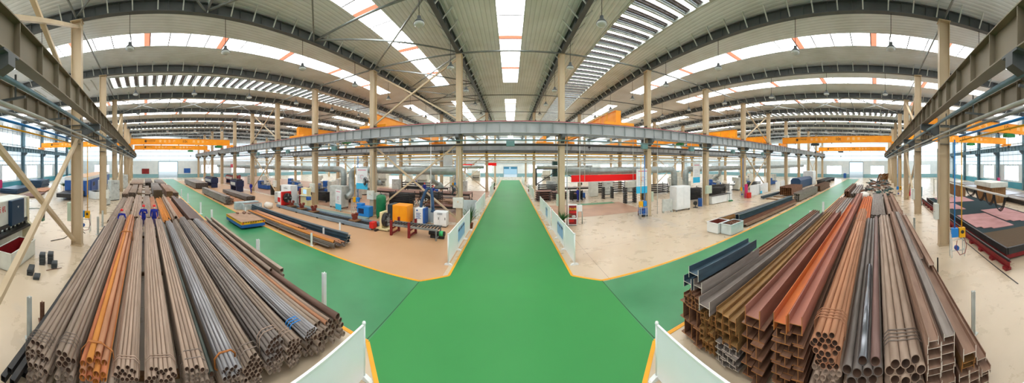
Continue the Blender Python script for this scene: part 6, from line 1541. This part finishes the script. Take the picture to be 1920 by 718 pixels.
# second table and plates by the windows
t = thing('plate_table', 'wide low table of grey plates by the long windowed wall', 'table', (30, -17.6, 0)); MB().box(-12, 12, -2.2, 2.2, .55, .65).build('top', M_GREYST, t); MB().box(-11.8, 11.8, -2, 2, .05, .55).build('base', M_BLACK, t)
for i, (x, y, w, d) in enumerate(((23, -18, 4, 3), (28, -17.2, 4.5, 2.6), (33.5, -18, 4.5, 3), (38.6, -17.4, 4, 3))):
    o = MB().box(-w / 2, w / 2, -d / 2, d / 2, 0, .05).build('steel_plate', mat('pale_plate', '#a9a3a6', .35, .3, '#8b8689', 1)); o.location = (x, y, .655); o.rotation_euler = (0, 0, .06 * (i - 1)); tag(o, 'pale steel plate on the wide low table, %s from the hose bar' % ['first', 'second', 'third', 'last'][i], 'steel plate')
plates('p', 'brown steel plate in the pile at the near end by the windows', 17, -17.0, 5, 3.4, 3, M_PLATE, .05, .07)
plates('p', 'grey steel plate in the pile under the last window bay', 47, -19, 6, 3.5, 4, M_GREYST, 0, .1)
for i, (x, w) in enumerate(((-33, 'left'), (22.5, 'right'), (40.5, 'far right'))):
    one('pink_cabinet', MB().cbox(-.3, .3, -.2, .2, .05, 1.9, .02).box(-.25, .25, -.15, .15, 0, .05), mat('pink_magenta', '#c22466', .5), 'magenta cabinet standing at the foot of the windowed wall, %s part' % w, 'cabinet', (x, -23.4, 0))
# gas bottles and pillar things far along the back row, right
for i, (x, y, m_, nm) in enumerate(((33.6, -4.4, M_YELLOW, 'yellow'), (34.2, -4.7, mat('pink_magenta', '#c22466'), 'magenta'), (46.5, -4.5, mat('hoist_green', '#17803a'), 'green'))):
    one('gas_cabinet', MB().cbox(-.35, .35, -.3, .3, .05, 1.7, .03).box(-.3, .3, -.25, .25, 0, .05), m_, '%s gas cabinet at the back column row beyond the teal console' % nm, 'cabinet', (x, y, 0))
# ------------------------------------------------------------------ workshop bays behind the front row
def tube_rack(label, loc, rz=0, w=1.5, d=1.0, h=1.35, lv=6, group=None):
    t = thing('tube_rack', label, 'rack', loc, rz, group)
    for sx in (-1, 1):
        for sy in (-1, 1): MB().bar((sx * w / 2, sy * d / 2, 0), (sx * w / 2, sy * d / 2, h), .07, .07).build('post', M_BLACK, t)
    for k in range(lv):
        z = .12 + k * (h - .2) / lv
        s = MB()
        for sx in (-1, 1): s.bar((sx * w / 2, -d / 2, z), (sx * w / 2, d / 2, z), .06, .08)
        for i in range(4): s.cyl((-w / 2 - .15, -d / 2 + .12 + i * d * .25, z + .09), (w / 2 + .15, -d / 2 + .12 + i * d * .25, z + .09), .05, 8)
        s.build('shelf', M_BLACK, t)
    return t
def stack_frame(label, loc, rz=0, w=.9, h=1.5, n=9, group=None):
    """pile of pressed black frames: wavy sided stacks"""
    t = thing('frame_stack', label, 'stack', loc, rz, group)
    for s in (-1, 1):
        for k in range(n):
            MB().cbox(s * w / 2 - .13, s * w / 2 + .13, -.35, .35, .02 + k * h / n, .02 + (k + .78) * h / n, .03).build('bracket', M_BLACK, t)
    for k in range(0, n, 2): MB().bar((-w / 2, 0, .1 + k * h / n), (w / 2, 0, .1 + k * h / n), .05, .05).build('crossbar', M_GREY, t)
    return t
r0 = tube_rack('black rack of tubes with a pale box, left of the cutting console', (-21.0, 20.4, 0), .1)
tube_rack('second black tube rack beside the one left of the cutting console', (-18.6, 21.3, 0), .1)
tube_rack('big black tube rack behind the orange compressor', (-11.8, 23.6, 0), .05, 2.4, 1.6, 1.6, 7)
tube_rack('black tube rack in the middle of the workshop right of the aisle', (8.4, 29.0, 0), .1, 1.3)
stack_frame('stack of black pressed frames, first right of the aisle under the banner', (12.9, 29.1, 0), 0, 1.3, 1.6, 8)
stack_frame('stack of black pressed frames with white box on top under the banner', (13.9, 24.7, 0), 0, 1.3, 1.9, 9)
one('white_box', MB().cbox(-.5, .5, -.35, .35, 0, .75, .02), M_OFFW, 'off white box on top of the frame stack under the banner', 'box', (13.9, 24.7, 1.872))
stack_frame('stack of black pressed frames behind the hanging board right of the aisle', (17.0, 26.0, 0), 0, 1.0, 2.2, 10)
tube_rack('black tube rack behind the white dust collector', (21.5, 21.6, 0), -.1, 2.6, 1.6, 1.7, 7)
tube_rack('black tube rack behind the second column right of the aisle', (25.5, 21.2, 0), -.1, 2.6, 1.6, 1.5, 6)
one('white_cabinet', MB().cbox(-.6, .6, -.5, .5, .05, 2.6, .03).box(-.5, .5, -.4, .4, 0, .05), M_OFFW, 'tall off white cabinet behind the frame stacks under the banner', 'cabinet', (11.8, 31.8, 0))
# plate piles at the aisle
for i, (x, y, n, z0) in enumerate(((4.3, 30.0, 5, 0), (6.6, 31.0, 4, 0))):
    for k in range(n):
        o = MB().prism([(-1.0, -.9), (.7, -.9), (1.0, -.4), (1.0, .9), (-1.0, .9)], 'z', 0, .05).build('steel_plate', M_PLATE); o.location = (x, y, .1 + k * .27); tag(o, 'dark steel plate in the %s pile right of the aisle beyond the barriers' % ['near', 'far'][i], 'steel plate', 'dark steel plates in the %s pile right of the aisle' % ['near', 'far'][i])
        for s in (-.7, .7):
            b_ = MB().box(-.07, .07, -.9, .9, 0, .1 if k == 0 else .215).build('timber_bearer', M_BLACK); b_.location = (x + s, y, 0 if k == 0 else .1 + (k - 1) * .27 + .052); tag(b_, 'dark bearer between the plates of the %s pile right of the aisle' % ['near', 'far'][i], 'bearer', 'dark bearers of the %s plate pile' % ['near', 'far'][i])
def table(label, x, y, w, d, h, m=M_PLATE, rz=0):
    t = thing('welding_table', label, 'table', (x, y, 0), rz)
    MB().box(-w / 2, w / 2, -d / 2, d / 2, h - .08, h).build('top', m, t)
    for sx in (-1, 1):
        for sy in (-1, 1): MB().bar((sx * (w / 2 - .1), sy * (d / 2 - .1), 0), (sx * (w / 2 - .1), sy * (d / 2 - .1), h - .08), .1, .1).build('leg', M_BLACK, t)
    MB().box(-w / 2 + .1, w / 2 - .1, -d / 2 + .05, -d / 2 + .1, h - .3, h - .08).build('apron', M_BLACK, t)
table('long brown welding table with plates behind the crossed bracing', -15.3, 30.8, 9.5, 2.6, .75)
table('second brown welding table before the two workers', -7.8, 31.5, 5.0, 2.4, .75)
table('brown work table with angle iron by the left aisle barriers', -6.6, 22.6, 3.4, 2.0, .7)
table('wide work table along the middle row right of the aisle', 12.5, 37.6, 8, 1.6, .8, M_GREYST)
rnd = random.Random(21)
mb = MB()
for i in range(26): x = rnd.uniform(-8.0, -5.2); y = rnd.uniform(21.8, 23.4); a = rnd.uniform(-.4, .4); mb.bar((x - .7 * cos(a), y - .7 * sin(a), .75 + rnd.random() * .2), (x + .7 * cos(a), y + .7 * sin(a), .75 + rnd.random() * .3), .1, .04, rnd.randrange(2))
tag(mb.build('offcut_heap', [M_RUST, M_WOOD]), 'heap of brown offcuts on the work table by the left barriers', 'offcuts', None, 'stuff')
mb = MB()
for i in range(40): x = rnd.uniform(-10.2, -8.4); y = rnd.uniform(22.5, 24.5); mb.bar((x, y, rnd.random() * .9), (x + rnd.uniform(-.5, .5), y + rnd.uniform(-.3, .3), rnd.random() * .9 + .1), .12, .06, rnd.randrange(3))
tag(mb.build('scrap_heap', [M_BLACK, M_RUST, M_OFFW]), 'heap of dark and pale scrap behind the orange compressor', 'scrap', None, 'stuff')
mb = MB()
for i in range(60): x = rnd.uniform(-5.6, -3.4); y = rnd.uniform(23.5, 28); mb.bar((x, y, rnd.random() * .5 + .05), (x + rnd.uniform(-.6, .6), y + rnd.uniform(-.6, .6), rnd.random() * .5 + .05), .3, .04, rnd.randrange(3))
tag(mb.build('scrap_heap', [M_PLATE, M_RUST, M_BLACK]), 'flat heap of brown plate offcuts left of the aisle', 'scrap', None, 'stuff')
# lathes, presses and milling machines
def lathe_machine(label, loc, rz, m=M_BLUE, L=3.0, group=None):
    t = thing('lathe', label, 'machine', loc, rz, group)
    MB().cbox(-L / 2, L / 2, -.4, .4, .1, .75, .04).build('bed', m, t); MB().cbox(-L / 2, -L / 2 + .9, -.45, .45, .75, 1.5, .05).build('headstock', m, t)
    MB().cyl((-L / 2 + .9, 0, 1.1), (-L / 2 + 1.1, 0, 1.1), .28, 16).build('chuck', M_GREY, t); MB().cbox(L / 2 - .6, L / 2 - .1, -.25, .25, .75, 1.25, .04).build('tailstock', M_LGREY, t)
    MB().cbox(-.2, .5, -.5, .45, .75, .95, .03).build('carriage', M_GREY, t); MB().box(-L / 2 + .1, L / 2 - .1, -.35, .35, 0, .1).build('plinth', M_BLACK, t)
    return t
def press_machine(label, loc, rz, m=M_OFFW, w=2.2, h=2.8, group=None):
    t = thing('press', label, 'machine', loc, rz, group)
    for sx in (-1, 1): MB().prism([(-.9, 0), (.5, 0), (.5, 1.0), (.1, 1.2), (.1, 1.6), (.5, 1.7), (.5, h), (-.9, h)], 'x', sx * (w / 2 - .1) - .1, sx * (w / 2 - .1) + .1).build('side_frame', m, t)
    MB().cbox(-w / 2 + .2, w / 2 - .2, -.15, .3, 1.55, h - .1, .03).build('ram', m, t); MB().box(-w / 2 + .2, w / 2 - .2, -.2, .35, .75, .9).build('bed', M_BLACK, t); MB().cbox(-w / 2 + .2, w / 2 - .2, -.8, -.2, .05, h - .4, .03).build('back', m, t)
    MB().cbox(w / 2, w / 2 + .4, -.3, .1, .8, 1.6, .02).build('control_box', M_LGREY, t)
    return t
def mill(label, loc, rz, m=M_OFFW, group=None):
    t = thing('milling_machine', label, 'machine', loc, rz, group)
    MB().cbox(-.4, .4, -.2, .6, .1, 2.2, .05).build('column', m, t); MB().cbox(-.35, .35, -.9, -.2, 1.6, 2.3, .05).build('head', m, t); MB().cyl((0, -.65, 1.25), (0, -.65, 1.6), .1, 12).build('spindle', M_GREY, t)
    MB().cbox(-.9, .9, -1.0, -.3, .85, 1.0, .02).build('table', M_GREY, t); MB().cbox(-.35, .35, -.8, -.2, .1, .85, .03).build('knee', m, t); MB().box(-.5, .5, -.9, .6, 0, .1).build('plinth', M_BLACK, t)
    return t
def welder(label, loc, rz, group=None):
    t = thing('welding_set', label, 'welding set', loc, rz, group)
    MB().cbox(-.25, .25, -.4, .4, .15, .8, .03).build('housing', M_BLUE, t); [MB().cyl((q, -.3, .12), (q + .06, -.3, .12), .12, 12).build('wheel', M_BLACK, t) for q in (-.28, .22)]; MB().cyl((-.28, .3, .12), (.28, .3, .12), .12, 12).build('axle_wheel', M_BLACK, t); MB().tube([(-.2, .4, .7), (-.2, .5, .9), (.2, .5, .9), (.2, .4, .7)], .02, 6).build('handle', M_BLACK, t)
def dup_list(root, spots, labels, group=None):
    for (x, y, rz), lb in zip(spots, labels): dup(root, (x, y, 0), rz, lb, group)
P1 = press_machine('off white press with black bed left of the tan column behind the tank', (-16.8, 42.2, 0), pi)
dup_list(P1, [(-9.5, 43, pi), (18, 42, pi), (27, 43, pi), (-26, 42.5, pi), (37, 42, pi), (-38, 43, pi), (-9.5, 64, pi), (10, 64, pi), (22, 64, pi), (-22, 64, pi)],
         ['off white press behind the two workers at the plate table', 'off white press beyond the tube racks right of the aisle', 'off white press behind the second column right of the aisle', 'off white press beyond the cutting console left of the aisle', 'off white press beyond the white screens on the right', 'off white press beyond the braced columns on the left', 'off white press in the farthest bay left of the gate', 'off white press in the farthest bay right of the gate', 'off white press in the farthest bay beyond the red banner', 'off white press in the farthest bay beyond the tank'])
L1 = lathe_machine('blue lathe on the workshop floor behind the white cabinet', (-27, 26, 0), .1, M_BLUE, 3.2)
dup_list(L1, [(-30, 31, .2), (-33, 25, .1), (32, 27, -.1), (37, 31, -.2), (-40, 30, .1), (44, 28, -.1), (-38, 21.5, .1), (48, 23, -.1)],
         ['blue lathe deeper behind the white cabinet', 'blue lathe left of the one behind the white cabinet', 'blue lathe behind the third column right of the aisle', 'blue lathe behind the crossed bracing on the right', 'blue lathe beyond the walking worker', 'blue lathe beyond the braced columns on the right', 'blue lathe close behind the braced columns on the left', 'blue lathe close behind the far columns on the right'])
MM = mill('off white milling machine behind the cutting console', (-23.5, 24.5, 0), pi)
dup_list(MM, [(-26.5, 29.5, pi), (-21, 29, pi), (-35.5, 33, pi), (25, 30, pi), (29, 33, pi), (34.5, 23.5, pi), (41, 33, pi), (-24, 34, pi), (-44, 25, pi), (50, 30, pi), (23.5, 25, pi)],
         ['off white milling machine behind the blue lathe', 'off white milling machine behind the tube racks on the left', 'off white milling machine beyond the walking worker', 'off white milling machine beyond the tube rack on the right', 'off white milling machine deeper behind the third right column', 'off white milling machine behind the white screens', 'off white milling machine deep behind the right bracing', 'off white milling machine deep behind the dust collector', 'off white milling machine far along the left bays', 'off white milling machine far along the right bays', 'off white milling machine behind the white low bench'])
CB = cabinet('machine_cabinet', 'pale grey machine cabinet behind the left dust collector', 'cabinet', (-19.5, 25, 0), 0, 1.4, .9, 2.0, M_LGREY, 2)
spots = [(-19.4, 36.5, 0), (-7.6, 36.6, 0), (6.4, 36.4, 0), (19.5, 34, 0), (31, 37, 0), (-30, 37, 0), (-41, 37, 0), (43, 37, 0), (-49, 24, 0), (55, 26, 0), (-12, 48, 0), (9, 47.5, 0), (14.6, 33, 0), (-24, 52, 0), (24, 52, 0)]
dup_list(CB, spots, ['pale grey machine cabinet near the middle row, beside the plate table', 'pale grey machine cabinet near the middle row, left of the aisle', 'pale grey machine cabinet near the middle row, right of the aisle', 'pale grey machine cabinet beyond the frame stacks', 'pale grey machine cabinet beyond the third right column', 'pale grey machine cabinet beyond the blue lathes on the left', 'pale grey machine cabinet far left near the middle row', 'pale grey machine cabinet far right near the middle row', 'pale grey machine cabinet far left past the duct', 'pale grey machine cabinet far right past the duct', 'pale grey machine cabinet in the third bay left of the aisle', 'pale grey machine cabinet in the third bay right of the aisle', 'pale grey machine cabinet beside the tall off white cabinet', 'pale grey machine cabinet deep in the third bay on the left', 'pale grey machine cabinet deep in the third bay on the right'])
welder('blue welding set under the yellow and blue boxes right of the aisle', (11.42, 17.9, 0), 0)
welder('blue welding set before the tube racks left of the aisle', (-11.2, 34.2, 0), .3)
welder('blue welding set by the worker at the tube rack right of the aisle', (9.6, 30.2, 0), .3)
welder('blue welding set behind the white dust collector', (18.6, 21, 0), -.3)
# black and teal portal machine right of the aisle, far
t = thing('portal_frame', 'black lattice portal machine with dark green parts right of the aisle', 'machine', (10.5, 50, 0))
for x in (-5, 0, 5):
    for q in (-.8, .8): MB().bar((x, q, 0), (x, q, 3.6), .25, .25).build('post', M_BLACK, t)
MB().bar((-5, -.8, 3.6), (5, -.8, 3.6), .25, .3).build('top_beam', M_BLACK, t); MB().bar((-5, .8, 3.6), (5, .8, 3.6), .25, .3).build('top_beam', M_BLACK, t); MB().bar((-5, -.8, .3), (0, -.8, 3.5), .15, .15).bar((0, -.8, 3.5), (5, -.8, .3), .15, .15).build('brace', M_BLACK, t)
MB().cbox(-1.4, -.4, -.7, .7, .1, 5.2, .05).build('tower', mat('dark_teal', '#17403c', .5), t)
for i, (x, y, w, m_, lb) in enumerate(((-37, 15.5, 3.0, M_NAVY, 'navy blue machine on black legs left of the walking worker'), (-52, 20.5, 5.0, M_DKRED, 'dark red machine far along the left columns'), (-46, 13.6, 5.0, M_NAVY, 'navy machine by the far tube stack left'))):
    t = thing('profile_machine', lb, 'machine', (x, y, 0)); MB().cbox(-w / 2, w / 2, -.7, .7, .9, 1.9, .05).build('housing', m_, t); MB().cbox(-w / 2 + .2, w / 2 - .2, -.5, .5, 1.9, 2.1, .03).build('cover', M_BLACK, t)
    for sx in (-1, 1): MB().box(sx * (w / 2 - .3) - .2, sx * (w / 2 - .3) + .2, -.6, .6, 0, .9).build('leg', M_NAVY, t)
    MB().box(-w / 2 + .5, w / 2 - .5, -.75, -.7, 1.1, 1.6).build('window', M_LGREY, t)
t = thing('profile_machine', 'long dark blue machine beyond the white screens, white cabin behind', 'machine', (46, 15.2, 0)); MB().prism([(-1, .1), (1, .1), (1, 1.5), (.6, 1.9), (-.6, 1.9), (-1, 1.5)], 'x', -4, 4).build('body', mat('machine_petrol', '#143c62', .45), t); MB().cbox(4.2, 6.6, -1.2, 1.2, .05, 3.0, .05).build('cabin', M_WHITE, t)
t = thing('roller_table', 'long black roller table beyond the dark blue machine on the right', 'conveyor', (57, 12.4, 0)); MB().box(-6, 6, -1, -.9, .7, .95).build('side_rail', M_BLACK, t); MB().box(-6, 6, .9, 1, .7, .95).build('side_rail', M_BLACK, t)
for i in range(14): MB().cyl((-5.6 + i * .85, -.9, .85), (-5.6 + i * .85, .9, .85), .12, 10).build('roller', M_BLACK, t)
for x in (-5.5, 0, 5.5): MB().box(x - .1, x + .1, -1, 1, 0, .7).build('leg', M_BLACK, t)
one('blue_cabinet', MB().cbox(-.5, .5, -.4, .4, .05, 1.5, .02).box(-.45, .45, -.35, .35, 0, .05), M_BLUE, 'blue cabinet at the foot of the right end wall beside the gate', 'cabinet', (75.5, 10.3, 0))
# things on the left end wall
one('sign_board', MB().box(-.04, .04, -1.1, 1.1, 1.5, 3.1), M_BLUE, 'dark blue noticeboard on the left end wall right of the gate', 'notice board', (-76.9, 14.3, 0))
one('red_sign', MB().box(-.04, .04, -1.2, 1.2, 1.3, 3.0), M_DKRED, 'dark red board on the left end wall left of the gate', 'sign', (-76.9, .4, 0))
one('red_sign', MB().box(-.9, .9, -.04, .04, 3.8, 4.6).cyl((-.7, 0, 4.6), (-.7, 0, 6.5), .02, 6).cyl((.7, 0, 4.6), (.7, 0, 6.5), .02, 6), mat('sign_pink', '#e0506a', .6), 'pinkish red sign hanging far along the left columns', 'sign', (-48, 19, 0))
one('red_sign', MB().cbox(-.35, .35, -.1, .1, 1.6, 2.6, .01).box(-.05, .05, -.05, .05, 0, 1.6), M_DKRED, 'dark red box on a post far along the left columns', 'sign', (-40, 17.3, 0))
# vertical duct stubs and hoods hanging under the big duct
for i, x in enumerate((-13.6, -6.9, 25, 31.5)):
    o = MB().tube([(x, 19.7, 3.9), (x, 20.0, 3.2), (x + .2, 20.6, 2.9)], .22, 14).lathe([(.22, 3.0), (.5, 2.5), (.47, 2.5), (.2, 2.95)], (x + .3, 20.9, 0), 16).build('extraction_hood', M_GALV); tag(o, 'galvanised extraction hood on a branch of the big duct, %s' % ['by the tank', 'left of the aisle', 'behind the second right column', 'behind the third right column'][i], 'hood')
for i, (x, lab) in enumerate(((-11.3, 'left'), (-5.6, 'right'))):
    o = MB().box(-.45, .45, -.02, .02, 4.6, 5.6).cyl((-.4, 0, 5.6), (-.4, 0, 6.9), .015, 6).cyl((.4, 0, 5.6), (.4, 0, 6.9), .015, 6).build('hanging_sign', M_WHITE); o.location = (x, 20.4, 0); tag(o, 'white bay sign hanging above the big duct, %s one of two left of the aisle' % lab, 'sign')

one('rubbish_bin', MB().lathe([(0, 0), (.3, 0), (.38, 1.45), (.4, 1.5), (.36, 1.55), (0, 1.6)], (0, 0, 0), 18), M_BLACK, 'tall black bin standing at the foot of the bracing on the left', 'bin', (-30.3, 18.6, 0))
table('second long work table along the middle row left of the aisle', -14.0, 37.4, 8, 1.4, .8, M_GREYST)
for i, (x, y, w, h, lab) in enumerate(((-15, 35.6, 5.0, 1.9, 'long black tube rack behind the two workers'), (-9.4, 26.6, 2.4, 1.5, 'black tube rack behind the scrap heap by the compressor'), (5.9, 35.2, 3.2, 1.8, 'long black tube rack near the middle row just right of the aisle'),
        (15.6, 34.6, 5.0, 1.9, 'long black tube rack near the middle row under the banner'), (21.5, 30, 4.0, 1.7, 'long black tube rack deep behind the white dust collector'), (30.5, 24.5, 4.0, 1.4, 'long black tube rack behind the white low bench'), (-24.5, 21.6, 3.0, 1.5, 'black tube rack behind the big white cabinet'), (-31.5, 21.5, 3.0, 1.2, 'black tube rack at the braced columns on the left'), (38, 22.5, 4, 1.4, 'black tube rack behind the white screens'))):
    tube_rack(lab, (x, y, 0), 0, w, 1.4, h, 5)
SC.view_settings.exposure = -0.08
